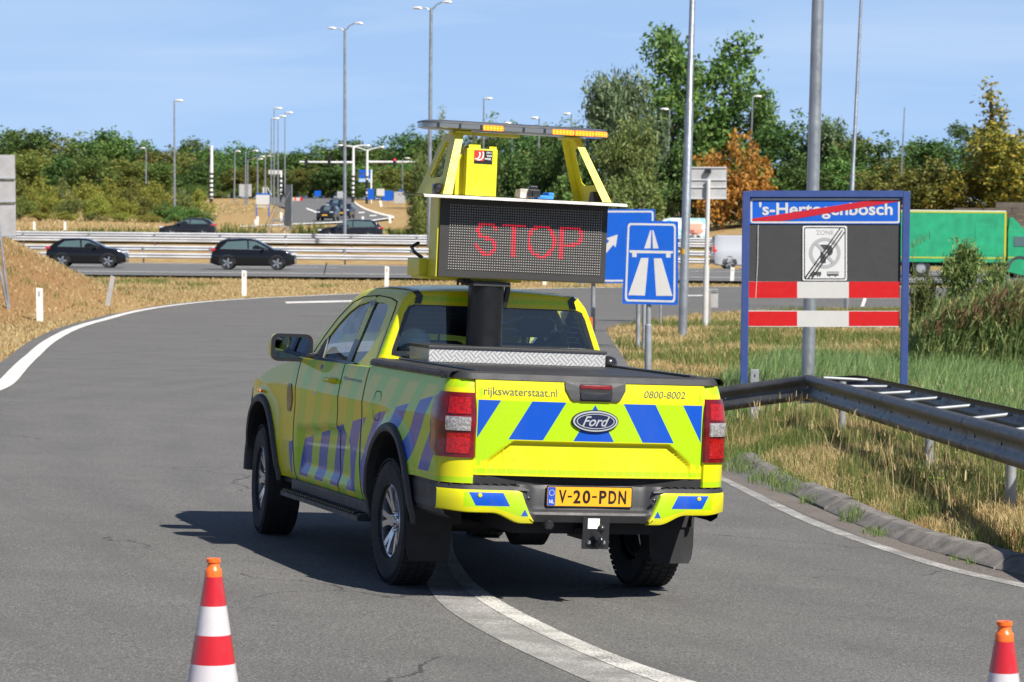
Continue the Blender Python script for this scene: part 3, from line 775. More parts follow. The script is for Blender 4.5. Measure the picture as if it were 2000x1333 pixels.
# ---- wheels
def make_wheel(name, M, sx):
    wheel = empty(name); wheel.parent = truck; wheel.matrix_local = M
    A = Matrix.Rotation(math.pi / 2, 4, 'Y')
    prof = [(.225, -.10), (.238, -.115), (.30, -.128), (.355, -.127), (.378, -.112), (.388, -.085), (.390, -.03), (.3905, 0), (.390, .03), (.388, .085), (.378, .112), (.355, .127), (.30, .128), (.238, .115), (.225, .10)]
    m_ = MB(); m_.lathe(prof, 56, A, cap=False)
    for k in range(56):                                               # tread blocks
        t = 2 * math.pi * k / 56
        for xo, wd in ((-.095, .05), (-.036, .04), (.022, .04), (.08, .05)):
            M2 = Matrix.Rotation(t + (.05 if xo > 0 else 0), 4, 'X') @ Matrix.Translation((xo, 0, .3915))
            m_.box((-wd / 2, -.015, -.006), (wd / 2, .015, .0045), 0, M2)
    m_.build('tyre', RUBBER, wheel, smooth=True, angle=30)
    m_ = MB(); m_.lathe([(.232, .118), (.238, .112), (.232, .10), (.215, .095), (.205, -.08)], 48, Matrix.Rotation(sx * math.pi / 2, 4, 'Y'), cap=False)
    rim = m_.build('rim', ALLOY, wheel, smooth=True, angle=30)
    m_ = MB(); m_.lathe([(.205, .03), (.06, .02)], 32, Matrix.Rotation(sx * math.pi / 2, 4, 'Y')); m_.build('barrel', ALLOYD, wheel, smooth=True)
    for k in range(6):
        m_ = MB()
        for dth in (-.20, .20):
            t = 2 * math.pi * k / 6; ca = t + dth * .30; cb = t + dth
            pa = [(r * math.cos(a), r * math.sin(a)) for r, a in ((.055, ca), (.14, t + dth * .75), (.222, cb))]
            rows = []
            for (a, b), wd, dp in zip(pa, (.024, .022, .025), (.070, .088, .100)):
                ang = math.atan2(b, a); nxp, nyp = -math.sin(ang), math.cos(ang)
                rows.append([(sx * (dp - dd), a + nxp * o * wd, b + nyp * o * wd) for o, dd in ((-1, .02), (-.8, 0), (.8, 0), (1, .02), (1, .045), (-1, .045), (-1, .02))])
            m_.grid(rows)
        m_.build('spoke', ALLOY, wheel, smooth=True, angle=30)
    m_ = MB(); m_.lathe([(.075, .03), (.072, .062), (.05, .075), (.032, .078), (.028, .09), (0.001, .091)], 24, Matrix.Rotation(sx * math.pi / 2, 4, 'Y')); m_.build('hub', ALLOY, wheel, smooth=True)
    for k in range(6):
        m_ = MB(); t = 2 * math.pi * (k + .5) / 6; m_.lathe([(.011, .06), (.011, .085), (.006, .09)], 6, Matrix.Translation((0, .055 * math.cos(t), .055 * math.sin(t))) @ Matrix.Rotation(sx * math.pi / 2, 4, 'Y')); m_.build('wheel_nut', CHROME, wheel)
    return wheel
for sx in (-1, 1):
    make_wheel('wheel', Matrix.Translation((sx * .81, 0, .391)), sx)
    make_wheel('wheel', Matrix.Translation((sx * .81, WB, .391)) @ Matrix.Rotation(-.10, 4, 'Z'), sx)
# ---- mud flaps
for sx in (-1, 1):
    rows = []
    for z, y0_ in ((.56, -.46), (.45, -.45), (.30, -.455), (.22, -.46), (.19, -.465)):
        ins = .0 if z > .23 else (.03 if z < .2 else .012)
        rows.append([(sx * x, y0_ - .02 * (x - .65), z) for x in np.linspace(.655 + ins, .955 - ins, 6)])
    m_ = MB(); m_.grid(rows); m_.grid([[(p[0], p[1] + .012, p[2]) for p in r] for r in rows]); m_.build('mud_flap', UNDER, truck, smooth=True)
# ---- tailgate
def ytg(x, z):
    ax = np.abs(x)
    y = -1.133 + .066 * (ax / .74) ** 2
    y = y + .022 * np.clip((z - 1.222) / .13, 0, 1) ** 1.5
    zc = .985 - .125 * np.clip((ax - .50) / .16, 0, 1)
    rec = sstep(0, .022, zc - z) * sstep(0, .03, .665 - ax) * (1 - .75 * sstep(.93, .80, z) * 0)
    rec = rec * np.interp(z, [.77, .80, .985], [.35, .45, 1.0])
    return y + .030 * rec
zs = sorted(set(list(np.linspace(.772, 1.343, 40)) + list(np.linspace(.95, 1.0, 14)))); xs = sorted(set(list(np.linspace(-.738, .738, 75)) + list(np.linspace(-.68, -.48, 18)) + list(np.linspace(.48, .68, 18))))
rows = [[(x, float(ytg(x, z)), z) for x in xs] for z in zs]
m_ = MB(); m_.grid(rows)
for r in (rows[0], rows[-1], [q_[0] for q_ in rows], [q_[-1] for q_ in rows]): m_.grid([r, [(p[0], p[1] + .045, p[2]) for p in r]])
gate = m_.build('tailgate', GATE, truck, smooth=True, angle=50)
def on_gate(off): return lambda a, b: (a, float(ytg(a, b)) - off, b)
def gate_plate(poly, d0, d1, name, mat, parent, smooth=False):
    m_ = MB(); c = np.mean(np.array(poly), 0); n_ = len(poly); rows = []
    for k in np.linspace(.02, 1, 6): rows.append([(c[0] + (p[0] - c[0]) * k, float(ytg(c[0] + (p[0] - c[0]) * k, c[1] + (p[1] - c[1]) * k)) - d1, c[1] + (p[1] - c[1]) * k) for p in poly])
    rows.append([(p[0], float(ytg(p[0], p[1])) - d0, p[1]) for p in poly])
    m_.grid(rows, close_u=True); return m_.build(name, mat, parent, smooth=smooth, angle=40)
LETTER = simple('grey_lettering', (.07, .075, .07), .4)
m_ = MB(); put_text(m_, 'rijkswaterstaat.nl', -.690, -.243, 1.238, 1.300, on_gate(.002)); m_.build('lettering', LETTER, gate)
m_ = MB(); put_text(m_, '0800-8002', .320, .600, 1.262, 1.304, on_gate(.002), shear=.2); m_.build('lettering', LETTER, gate)
for ch, xc in zip('RANGER', np.linspace(-.50, .52, 6)):
    m_ = MB(); put_text(m_, ch, xc - .055, xc + .055, .855, .925, on_gate(.0014)); m_.build('embossed_letter', PAINT, gate)
hp = [(-.195, 1.345), (.195, 1.345), (.192, 1.30), (.16, 1.245), (.14, 1.233), (-.14, 1.233), (-.16, 1.245), (-.192, 1.30)]
h = gate_plate(hp, -.01, .012, 'handle', TRIM, gate)
gate_plate(rrect(-.105, .105, 1.268, 1.335, .015), .0, .016, 'handle_recess', UNDER, gate)
gate_plate(rrect(-.10, .10, 1.243, 1.287, .012), .0, .024, 'handle_grip', SATIN, gate)
gate_plate(rrect(-.102, .102, 1.308, 1.331, .006), .0, .020, 'high_brake_light', REDL, gate)
em = gate_plate(ellipse(.0, 1.114, .150, .068), .0, .012, 'emblem', SATIN, gate, True)
gate_plate(ellipse(.0, 1.114, .143, .062), .012, .0165, 'emblem_ring', SILVER, gate, True)
gate_plate(ellipse(.0, 1.114, .132, .053), .0165, .018, 'emblem_field', simple('emblem_navy', (.006, .012, .06), .15, 0, 1, var=0), gate, True)
m_ = MB(); put_text(m_, 'Ford', -.085, .090, 1.084, 1.144, on_gate(.0205), shear=.45, bold=.012); m_.build('emblem_script', SILVER, gate)
m_ = MB(); o_ = ellipse(.0, 1.114, .122, .046, 48); i_ = ellipse(.0, 1.114, .116, .0415, 48)
m_.grid([[on_gate(.020)(*p) for p in o_], [on_gate(.020)(*p) for p in i_]], close_u=True); m_.build('emblem_line', SILVER, gate)
m_ = MB(); rows = []
for x in np.linspace(-.90, .90, 40):                                   # black cap along the top of tailgate and bed
    yb = -1.112 + .066 * min(1, abs(x) / .74) ** 2 + (.16 * max(0, (abs(x) - .76) / .14) ** 2)
    rows.append([(x, yb + .12, 1.386), (x, yb + .03, 1.392), (x, yb + .004, 1.380), (x, yb - .006, 1.345), (x, yb + .03, 1.338)])
m_.grid(rows); m_.build('tailgate_cap', TRIM, truck, smooth=True, angle=30)
for sx in (-1, 1):
    m_ = MB(); pr = [(.885, 1.343), (.886, 1.366), (.872, 1.383), (.80, 1.392), (.775, 1.386)]
    m_.grid([[(sx * a, y, b) for a, b in pr] for y in (.70, .4, .0, -.5, -.93, -1.0)]); m_.build('bed_rail', TRIM, truck, smooth=True, angle=40)
    m_ = MB(); m_.box((sx * .70 - .02, -.95, 1.386), (sx * .70 + .02, .62, 1.402), .006); m_.build('cover_rail', SATIN, truck)
m_ = MB(); m_.box((-.80, -1.02, 1.372), (.80, .70, 1.387)); m_.build('bed_cover', simple('cover_vinyl', (.022, .022, .024), .5, var=.2, bumpy=.25, bscale=120), truck)
m_ = MB(); m_.box((-.74, -1.07, .72), (.74, -.98, .773)); m_.box((-.76, -1.04, .60), (.76, .60, .72)); m_.build('bed_floor', UNDER, truck)
m_ = MB(); m_.box((-.88, .60, .42), (.88, 3.9, .50)); m_.box((-.45, -1.0, .42), (.45, 3.6, .58)); m_.box((-.86, .706, .46), (.86, .722, 1.30)); m_.build('chassis', UNDER, truck)
m_ = MB(); m_.lathe([(.02, -.68), (.06, -.66), (.06, -.15), (.14, -.1), (.14, .1), (.06, .15), (.06, .66), (.02, .68)], 16, Matrix.Translation((0, 0, .391)) @ Matrix.Rotation(math.pi / 2, 4, 'Y')); m_.build('rear_axle', UNDER, truck, smooth=True)
# ---- rear bumper
def ybump(x, off=0): return -1.165 + .045 * (abs(x) / .74) ** 2 + (.12 * max(0, (abs(x) - .74) / .19) ** 2.2) - off
for sx in (-1, 1):
    xs_ = np.r_[np.linspace(.372, .74, 16), .74 + .19 * np.sin(np.linspace(.12, math.pi / 2, 14))]
    def lo(x): return .494 + .060 * float(sstep(.44, .62, x)) + .012 * float(sstep(.75, .93, x))
    rows = []
    for x in xs_:
        zt = .686
        edge = .075 * (1 - min(1, max(0, (x - .372) / .09)))         # slanted inner end
        zb = lo(x); top = zt if x > .45 else zb + (zt - zb) * max(0.10, (x - .372) / .078)
        y = ybump(x)
        rows.append([(sx * x, y + .03, zb - .006), (sx * x, y + .006, zb), (sx * x, y, zb + .02), (sx * x, y - .002, (zb + top) / 2), (sx * x, y, top - .012), (sx * x, y + .008, top), (sx * x, y + .05, top + .002)])
    m_ = MB(); m_.grid(rows); m_.grid([rows[0], [(p[0], p[1] + .04, p[2]) for p in rows[0]]]); bc = m_.build('bumper_corner', BUMP, truck, smooth=True, angle=40)
    m_ = MB(); m_.lathe([(.013, 0), (.013, .004), (.009, .006), (.001, .006)], 16, Matrix.Translation((sx * .705, ybump(.705) - .001, .655)) @ Matrix.Rotation(math.pi / 2, 4, 'X')); m_.build('parking_sensor', PAINT, bc, smooth=True)
    rows = []
    for x in np.r_[np.linspace(.40, .74, 8), .74 + .185 * np.sin(np.linspace(.2, math.pi / 2, 10))]:
        y = ybump(x); k = .02 * (1 - min(1, (x - .40) / .06))
        rows.append([(sx * x, y + .012, .687), (sx * x, y + .018, .712 - k), (sx * x, y + .16, .716 - k), (sx * x, y + .16, .66)])
    m_ = MB(); m_.grid(rows); bs = m_.build('bumper_step', TRIM, truck, smooth=True, angle=35)
    m_ = MB()
    for x in np.linspace(.47, .86, 8): m_.box((sx * x - .012, ybump(x) + .02, .712), (sx * x + .012, ybump(x) + .14, .7205), .002)
    kind(m_.build('step_ribs', SATIN, bs), 'stuff')
    # black side of the bumper, forward to the wheel arch
    rows = []
    for z, o in ((.70, 0), (.66, .0), (.58, -.006), (.53, -.02), (.505, -.06)):
        rows.append([(sx * (.924 + o - .15 * max(0, -.86 - y)), y, z) for y in (-.42, -.55, -.7, -.86, -1.0)])
    m_ = MB(); m_.grid(rows); m_.grid([rows[0], [(sx * .80, p[1], .722) for p in rows[0]]]); m_.box((sx * .77 - .15, -.97, .56), (sx * .77 + .12, -.47, .72)); m_.build('bumper_side', TRIM, truck, smooth=True, angle=40)  # the inner box is an added filler, unseen, keeping sun off the mud flap
m_ = MB(); rows = []
for x in np.linspace(-.47, .47, 40):                                   # black middle with a well for the plate
    wv = float(sstep(.44, .34, abs(x)))
    y = ybump(x) + .02 + .052 * wv
    rows.append([(x, y + .09, .73), (x, y + .02, .722), (x, y, .69), (x, y + .004, .60), (x, y - .004, .575), (x, y - .045 * wv, .560), (x, y - .052 * wv, .545), (x, y - .03 * wv, .50), (x, y + .10, .485)])
m_.grid(rows); cen = m_.build('bumper_centre', TRIM, truck, smooth=True, angle=35)
for sx in (-1, 1):
    m_ = MB(); m_.lathe([(.012, 0), (.012, .006), (.008, .009), (.001, .009)], 16, Matrix.Translation((sx * .405, ybump(.405) + .012, .64)) @ Matrix.Rotation(math.pi / 2, 4, 'X')); m_.build('parking_sensor', SATIN, cen, smooth=True)
YP = -1.098
def on_plate(d): return lambda a, b: (a, YP - d, b)
pl = MB(); pl.prism(rrect(-.270, .270, .597, .712, .008), [], 0, .006, lambda a, b, d: (a, YP - d, b)); plate = pl.build('number_plate', simple('plate_amber', (.80, .36, .008), .35, coat=.5, var=.05), truck)
m_ = MB(); fr = rrect(-.276, .276, .590, .718, .01); m_.prism(fr, [], -.004, .003, lambda a, b, d: (a, YP - d, b)); m_.build('plate_holder', SATIN, plate)
m_ = MB(); m_.prism(rrect(-.268, -.220, .599, .710, .006), [], .006, .0072, lambda a, b, d: (a, YP - d, b)); m_.build('plate_band', simple('plate_blue', (.01, .07, .42), .35, coat=.4), plate)
m_ = MB(); put_text(m_, 'NL', -.259, -.229, .612, .634, on_plate(.0082), bold=.01)
for k in range(12):
    t = 2 * math.pi * k / 12; cx_, cz_ = -.244 + .0165 * math.cos(t), .676 + .0165 * math.sin(t); m_.add([(cx_ + .0026 * math.cos(q_), YP - .0082, cz_ + .0026 * math.sin(q_)) for q_ in np.linspace(0, 2 * math.pi, 6)[:5]], [(0, 1, 2, 3, 4)])
kind(m_.build('plate_stars', WHITEP, plate), 'stuff')
PB = simple('plate_black', (.010, .006, .004), .4)
for s_, a0, a1 in (('V', -.198, -.150), ('2', -.105, -.058), ('0', -.045, .004), ('P', .062, .108), ('D', .122, .172), ('N', .186, .236)):
    m_ = MB(); put_text(m_, s_, a0, a1, .614, .694, on_plate(.008), bold=.028); m_.build('plate_character', PB, plate)
for a0, a1 in ((-.141, -.114), (.016, .046)):
    m_ = MB(); m_.add([on_plate(.008)(a, b) for a, b in ((a0, .65), (a1, .65), (a1, .66), (a0, .66))], [(0, 1, 2, 3)]); m_.build('plate_dash', PB, plate)
# ---- tow bar
tb = MB(); tb.prism(rrect(-.085, .085, .345, .540, .01), [], 0, .012, lambda a, b, d: (a + .025, -1.16 - d, b)); tb.box((-.06, -1.16, .40), (.11, -.9, .46)); tow = tb.build('tow_bracket', SATIN, truck)
m_ = MB(); m_.box((-.03, -1.1755, .468), (.045, -1.1735, .53)); m_.build('sticker', WHITEP, tow)
m_ = MB(); m_.tube([(.03, -1.17, .375), (.03, -1.235, .385), (.03, -1.25, .41), (.03, -1.25, .455)], [.024, .022, .018, .014], 12); m_.lathe([(.001, -.025), (.015, -.02), (.0245, -.006), (.025, .0), (.0225, .012), (.012, .022), (.001, .025)], 16, Matrix.Translation((.03, -1.25, .476))); m_.build('tow_ball', SATIN, tow, smooth=True)
for x in (-.02, .075):
    m_ = MB(); m_.lathe([(.014, 0), (.014, .012), (.008, .02), (.001, .02)], 6, Matrix.Translation((x, -1.172, .385)) @ Matrix.Rotation(math.pi / 2, 4, 'X')); m_.build('bolt', CHROME, tow)
m_ = MB(); m_.lathe([(.03, 0), (.03, .04), (.022, .05), (.001, .05)], 20, Matrix.Translation((-.27, -1.12, .485)) @ Matrix.Rotation(math.pi / 2, 4, 'X')); m_.build('tow_socket', SATIN, truck, smooth=True)
# ---- hood and front
rows = []
for y in np.linspace(2.60, 4.05, 18):
    z = float(belt(y)) - .004; wv = float(flank(y, z))
    rows.append([(x, y, z + .085 * (1 - abs(x / wv) ** 2.6) * (1 if y < 3.8 else 1 - (y - 3.8) * 1.2)) for x in np.linspace(-wv, wv, 25)])
m_ = MB(); m_.grid(rows); m_.build('hood', SIDE, truck, smooth=True)
rows = []
for z in np.linspace(.40, 1.02, 10):
    wv = .80 + .03 * math.sin((z - .4) * 4); rows.append([(x, 4.05 + .10 * (1 - abs(x / wv) ** 2.5), z) for x in np.linspace(-wv, wv, 21)])
m_ = MB(); m_.grid(rows); m_.build('front_grille', TRIM, truck, smooth=True)
for sx in (-1, 1):
    m_ = MB(); m_.cbox((sx * .66, 4.10, .92), (.20, .10, .18), .03); m_.build('headlight', CLRL, truck, smooth=True)
# ---- cab upper half
HZ = ([1.2, 1.31, 1.35, 1.5, 1.6, 1.72, 1.785, 1.815, 1.835], [.84, .82, .808, .748, .708, .66, .624, .598, .560])
def hw(z): return float(np.interp(z, *HZ))
def hww(y): return 1 - .05 * max(0, (y - 1.9) / .9)
DOORZ = ([.843, .881, .924, .964, 1.136, 1.458, 1.774, 1.971, 2.177, 2.359, 2.475, 2.62], [1.33, 1.515, 1.709, 1.756, 1.776, 1.785, 1.769, 1.718, 1.616, 1.473, 1.355, 1.25])
def zroof(y): return float(np.interp(y, [.80, .90, 1.1, 1.5, 1.75, 1.90, 2.80], [1.818, 1.832, 1.838, 1.838, 1.830, 1.806, 1.285]))
def crown(y): return float(np.interp(y, [.8, .95, 1.2, 1.6, 1.9, 2.8], [.018, .030, .036, .038, .04, .07]))
ysx = [.843, .862, .881, .90, .924, .945, .964, 1.02, 1.136, 1.3, 1.458, 1.6, 1.774, 1.87, 1.971, 2.07, 2.177, 2.27, 2.359, 2.42, 2.475, 2.62]
def ring(y, ns=9, nr=25):
    zd = float(np.interp(y, *DOORZ)); zt = max(zroof(y), zd + .012); f = hww(y)
    left = [(-hw(z) * f, y, z) for z in np.linspace(zd, zt, ns)]; wt = hw(zt) * f
    mid = [(x, y, zt + crown(y) * (1 - abs(x / wt) ** 2.2)) for x in np.linspace(-wt, wt, nr)][1:-1]
    return left + mid + [(-p[0], p[1], p[2]) for p in left[::-1]]
rings = [ring(y) for y in ysx]
m_ = MB(); gl = MB()
for i in range(len(rings) - 1):
    a, b = rings[i], rings[i + 1]
    if ysx[i] >= 1.87: 
        m_.grid([a[:12], b[:12]]); m_.grid([a[-12:], b[-12:]]); gl.grid([a[11:-11], b[11:-11]])
    else: m_.grid([a, b])
gl.build('windscreen', GLASS, truck, smooth=True)
# rear wall: quarter-round from the last ring to the back plane, then a frame round the window
def yback(z): return .785 + .045 * (z - 1.33) / .45
r0 = rings[0]
def back_ring(k):
    t = k * math.pi / 2; out = []
    for p in r0:
        cx_, cz_ = p[0] * (1 - .052 * (1 - math.cos(t))), p[2] - .030 * (1 - math.cos(t)) * float(sstep(1.55, 1.80, p[2]))
        out.append((cx_, p[1] + (yback(p[2]) - p[1]) * math.sin(t), cz_))
    return out
brs = [back_ring(k) for k in np.linspace(0, 1, 6)]; m_.grid(brs)
outer = [(p[0], p[2]) for p in brs[-1]]
outer = outer + [(x, 1.33) for x in np.linspace(outer[-1][0], outer[0][0], 12)[1:-1]]
wloop = [(-.722, 1.42), (-.716, 1.402), (-.70, 1.392), (.70, 1.392), (.716, 1.402), (.722, 1.42), (.618, 1.722), (.604, 1.738), (.58, 1.745), (-.58, 1.745), (-.604, 1.738), (-.618, 1.722)]
ang = np.linspace(0, 2 * math.pi, 121)[:-1]; cc_ = (0, 1.56)
So, Si = star(outer, cc_, ang), star(wloop, cc_, ang)
m_.grid([[(p[0], yback(p[1]), p[1]) for p in So + (Si - So) * k] for k in np.linspace(0, 1, 4)], close_u=True)
m_.grid([[(p[0], yback(p[1]), p[1]) for p in Si], [(p[0], yback(p[1]) + .02, p[1]) for p in Si]], close_u=True)
shell = m_.build('cab_shell', BACK, truck, smooth=True, angle=50)
gl = MB(); Sg = star(wloop, cc_, ang); gl.grid([[(c[0], yback(c[1]) + .004, c[1]) for c in (np.array(cc_) + (Sg - np.array(cc_)) * k)] for k in (.02, .5, 1)], close_u=True)
rw = gl.build('rear_window', RGLASS, truck, smooth=True)
bd = MB(); bd.grid([[(c[0], yback(c[1]) + .002, c[1]) for c in (np.array(cc_) + (Sg - np.array(cc_)) * k)] for k in (.955, 1)], close_u=True); bd.build('window_band', SATIN, rw)
for side in (0, 1):                                                    # dark roof ditches from the rear window forward
    rows = []
    for rg in brs[::-1] + rings[1:13]:
        n_ = len(rg); a, b = (8, 9) if not side else (n_ - 9, n_ - 10)
        rows.append([(rg[k][0], rg[k][1] - .005, rg[k][2] + .006) for k in (a, b)])
    rows.insert(0, [(rows[0][0][0] * 1.03, yback(1.75) - .006, 1.75), (rows[0][1][0] * 1.03, yback(1.75) - .006, 1.75)])
    m_ = MB(); m_.grid(rows); m_.build('roof_strip', SATIN, shell)
for sx in (-1, 1):                                                     # shut line over the doors
    m_ = MB(); m_.tube([(sx * (hw(z) * hww(y) + .001), y, z) for y, z in zip(DOORZ[0][:-1], DOORZ[1][:-1])], .0045, 5); m_.build('shut_line', UNDER, truck)
# doors above the belt line
def cabx(y, z): return hw(z) * hww(y)
def door_upper(name, outer, inner, sx, parent):
    c = np.mean(np.array(inner), 0); an = np.linspace(0, 2 * math.pi, 97)[:-1]
    So, Si = star(outer, c, an), star(inner, c, an)
    m_ = MB(); m_.grid([[(sx * (cabx(p[0], p[1]) + .001), p[0], p[1]) for p in So + (Si - So) * k] for k in np.linspace(0, 1, 5)], close_u=True)
    m_.grid([[(sx * (cabx(p[0], p[1]) + .001), p[0], p[1]) for p in Si], [(sx * (cabx(p[0], p[1]) - .016), p[0], p[1]) for p in Si]], close_u=True)
    m_.grid([[(sx * (cabx(p[0], p[1]) + .001), p[0], p[1]) for p in So], [(sx * (cabx(p[0], p[1]) - .025), p[0], p[1]) for p in So]], close_u=True)
    fr_ = m_.build(name, SIDE, parent, smooth=True, angle=50)
    return fr_, c, an, Si
FO = [(1.475, 1.305), (1.480, 1.780), (1.60, 1.780), (1.774, 1.764), (1.971, 1.713), (2.177, 1.611), (2.359, 1.468), (2.47, 1.35), (2.50, 1.30)]
FI = [(1.505, 1.322), (1.540, 1.738), (1.60, 1.740), (1.785, 1.712), (1.96, 1.651), (2.108, 1.571), (2.269, 1.455), (2.40, 1.33), (2.40, 1.322)]
RO = [(1.468, 1.305), (1.470, 1.780), (1.30, 1.780), (1.136, 1.771), (.970, 1.751), (.930, 1.709), (.887, 1.515), (.849, 1.33), (.845, 1.305)]
RI = [(1.415, 1.322), (1.440, 1.740), (1.254, 1.740), (1.10, 1.726), (1.075, 1.686), (1.055, 1.527), (1.085, 1.425), (1.175, 1.358), (1.27, 1.322)]
for sx in (-1, 1):
    fr_, c, an, Si = door_upper('door_frame', FO, FI, sx, truck)
    ok = [p for p in Si]
    m_ = MB(); m_.grid([[(sx * (cabx(p[0], p[1]) - .008), p[0], p[1]) for p in np.array(c) + (Si - np.array(c)) * k] for k in (.02, .5, 1)], close_u=True); m_.build('window', GLASS, fr_, smooth=True)
    m_ = MB(); tri_ = [(2.155, 1.318), (2.235, 1.47), (2.285, 1.455), (2.42, 1.33), (2.42, 1.315)]
    m_.prism(tri_, [], 0, .012, lambda a, b, d: (sx * (cabx(a, b) - .010 + d), a, b)); m_.build('mirror_base', TRIM, fr_)
    fr2, c2, an2, Si2 = door_upper('door_frame', RO, RI, sx, truck)
    m_ = MB(); m_.grid([[(sx * (cabx(p[0], p[1]) - .008), p[0], p[1]) for p in np.array(c2) + (Si2 - np.array(c2)) * k] for k in (.02, .5, 1)], close_u=True); m_.build('window', GLASS, fr2, smooth=True)
    m_ = MB(); m_.prism([(1.405, 1.312), (1.428, 1.748), (1.552, 1.748), (1.520, 1.312)], [], 0, .004, lambda a, b, d: (sx * (cabx(a, b) + .001 + d), a, b)); m_.build('pillar_trim', SATIN, truck)
    m_ = MB(); m_.grid([[(sx * (.835 + o), y, float(belt(y)) - .006 + zz_) for o, zz_ in ((-.018, .022), (.0, .020), (.008, .006), (.045, -.002))] for y in np.linspace(1.25, 2.42, 12)]); m_.build('belt_seal', SATIN, truck, smooth=True)
    m_ = MB(); m_.grid([[(sx * float(flank(y, float(belt(y)))), y, float(belt(y))), (sx * .825, y, float(belt(y)) - .002), (sx * .80, y, float(belt(y)) - .03)] for y in np.linspace(.724, 2.62, 24)]); m_.build('shoulder', SIDE, truck, smooth=True)
    # door mirror
    mr = empty('door_mirror'); mr.parent = truck
    m_ = MB(); rows = []
    for k, (yy, s_) in enumerate(((2.395, .93), (2.40, 1.0), (2.45, 1.0), (2.52, .9), (2.57, .6), (2.585, .2))):
        rows.append([(sx * (.965 + a * s_), yy + .05 * (a + .13), 1.383 + b * s_) for a, b in rrect(-.145, .145, -.093, .093, .05, 4)])
    m_.grid(rows, close_u=True); m_.build('housing', PAINT, mr, smooth=True, angle=60)
    m_ = MB(); m_.prism(rrect(-.149, .149, -.097, .097, .052, 4), [], 0, .012, lambda a, b, d: (sx * (.965 + a), 2.393 + .05 * (a + .13) - d, 1.383 + b)); m_.build('bezel', SATIN, mr)
    m_ = MB(); m_.prism(rrect(-.124, .122, -.074, .074, .04, 4), [], .012, .0135, lambda a, b, d: (sx * (.965 + a), 2.393 + .05 * (a + .13) - d, 1.383 + b)); m_.build('mirror_glass', simple('mirror_glass' + str(sx), (.16, .19, .24), .03, 1, var=0), mr)
    m_ = MB(); m_.tube([(sx * .80, 2.36, 1.315), (sx * .84, 2.40, 1.325), (sx * .90, 2.45, 1.335)], [.03, .03, .035], 8); m_.build('mirror_arm', SATIN, mr, smooth=True)
# ---- inside the cab
m_ = MB(); m_.box((-.79, .83, .55), (.79, 2.6, .62)); m_.box((-.78, 2.25, .62), (.78, 2.62, 1.285), .04); m_.box((-.79, .80, .62), (.79, .84, 1.36)); m_.box((-.80, .84, 1.0), (-.775, 2.5, 1.29)); m_.box((.775, .84, 1.0), (.80, 2.5, 1.29)); m_.build('cab_interior', UNDER, truck)
for sx in (-1, 1):
    m_ = MB(); m_.box((sx * .37 - .25, 1.25, .80), (sx * .37 + .25, 1.78, .95), .05)
    bk = Matrix.Translation((sx * .37, 1.24, .90)) @ Matrix.Rotation(.22, 4, 'X'); m_.box((-.25, -.07, 0), (.25, .06, .62), .05, bk); seat = m_.build('seat', SEATM, truck, smooth=True)
    m_ = MB(); m_.box((-.135, -.05, .665), (.135, .05, .865), .045, bk); m_.tube([bk @ Vector((-.07, 0, .6)), bk @ Vector((-.07, 0, .70))], .008); m_.tube([bk @ Vector((.07, 0, .6)), bk @ Vector((.07, 0, .70))], .008); m_.build('headrest', SEATM, seat, smooth=True)
m_ = MB(); wM = Matrix.Translation((-.37, 2.06, 1.17)) @ Matrix.Rotation(R_(-65), 4, 'X'); rows = []
m_.tube([wM @ Vector((.185 * math.cos(t), .185 * math.sin(t), 0)) for t in np.linspace(0, 2 * math.pi, 29)], .016, 8, cap=False); m_.tube([wM @ Vector((-.18, 0, 0)), wM @ Vector((.18, 0, 0))], .02); m_.build('steering_wheel', SATIN, truck, smooth=True)
m_ = MB(); m_.tube([(.72, .95, 1.70), (.74, .96, 1.5), (.76, 1.0, 1.2)], .012); m_.build('seat_belt', simple('orange_belt', (.6, .09, .02), .7), truck)
m_ = MB()
for k in range(9): z = 1.43 + k * .033; m_.box((-.60, yback(z) + .006, z), (.60, yback(z) + .0068, z + .0015))
m_.build('heating_wires', simple('heater_wire', (.10, .05, .03), .6, var=0), rw)
# ================================================================== things carried by the truck
def on_truck(name, label, cat, base):
    return empty(name, label, cat, TM @ Matrix.Translation(base))
B0 = (0.03, .54, 1.388)
tool = on_truck('toolbox', 'aluminium chequer-plate toolbox with black lid behind the truck cab', 'toolbox', B0)
def chequer():
    m, t, b = new_mat('chequer_plate'); q = N(t); x, y, z = q.xyz()
    s = q.m('ADD', x, q.m('MULTIPLY', y, 1.0)); u = q.m('MULTIPLY', q.m('ADD', s, z), 12.5); v = q.m('MULTIPLY', q.m('SUBTRACT', s, z), 12.5)
    par = q.m('MODULO', q.m('ADD', q.m('FLOOR', u), q.m('FLOOR', v)), 2)
    fa = q.m('PINGPONG', q.m('MULTIPLY', u, 2.5), .5); fb = q.m('PINGPONG', q.m('MULTIPLY', v, 2.5), .5)
    hgt = q.m('ADD', q.m('MULTIPLY', q.gt(q.m('ABSOLUTE', par), .5), q.gt(fa, .33)), q.m('MULTIPLY', q.lt(q.m('ABSOLUTE', par), .5), q.gt(fb, .33)))
    t.links.new(q.mix(hgt, (.50, .50, .49), (.27, .27, .27)), b.inputs['Base Color']); setp(b, Metallic=.3, Roughness=.45)
    t.links.new(q.bump(hgt, .8, .004), b.inputs['Normal']); return m
m_ = MB(); m_.box((-.605, .33, 1.389), (.605, .76, 1.475), .004); m_.build('box_body', chequer(), tool, origin=B0)
m_ = MB(); m_.box((-.612, .322, 1.475), (.612, .766, 1.494), .004); m_.build('lid', TRIM, tool, origin=B0)
kn = MB(); kn.lathe([(.06, 0), (.058, .02), (.045, .042), (.02, .053), (.001, .055)], 20, Matrix.Translation((.69, .50, 1.4035))); kk = kn.build('antenna_dome', SATIN, truck, smooth=True)
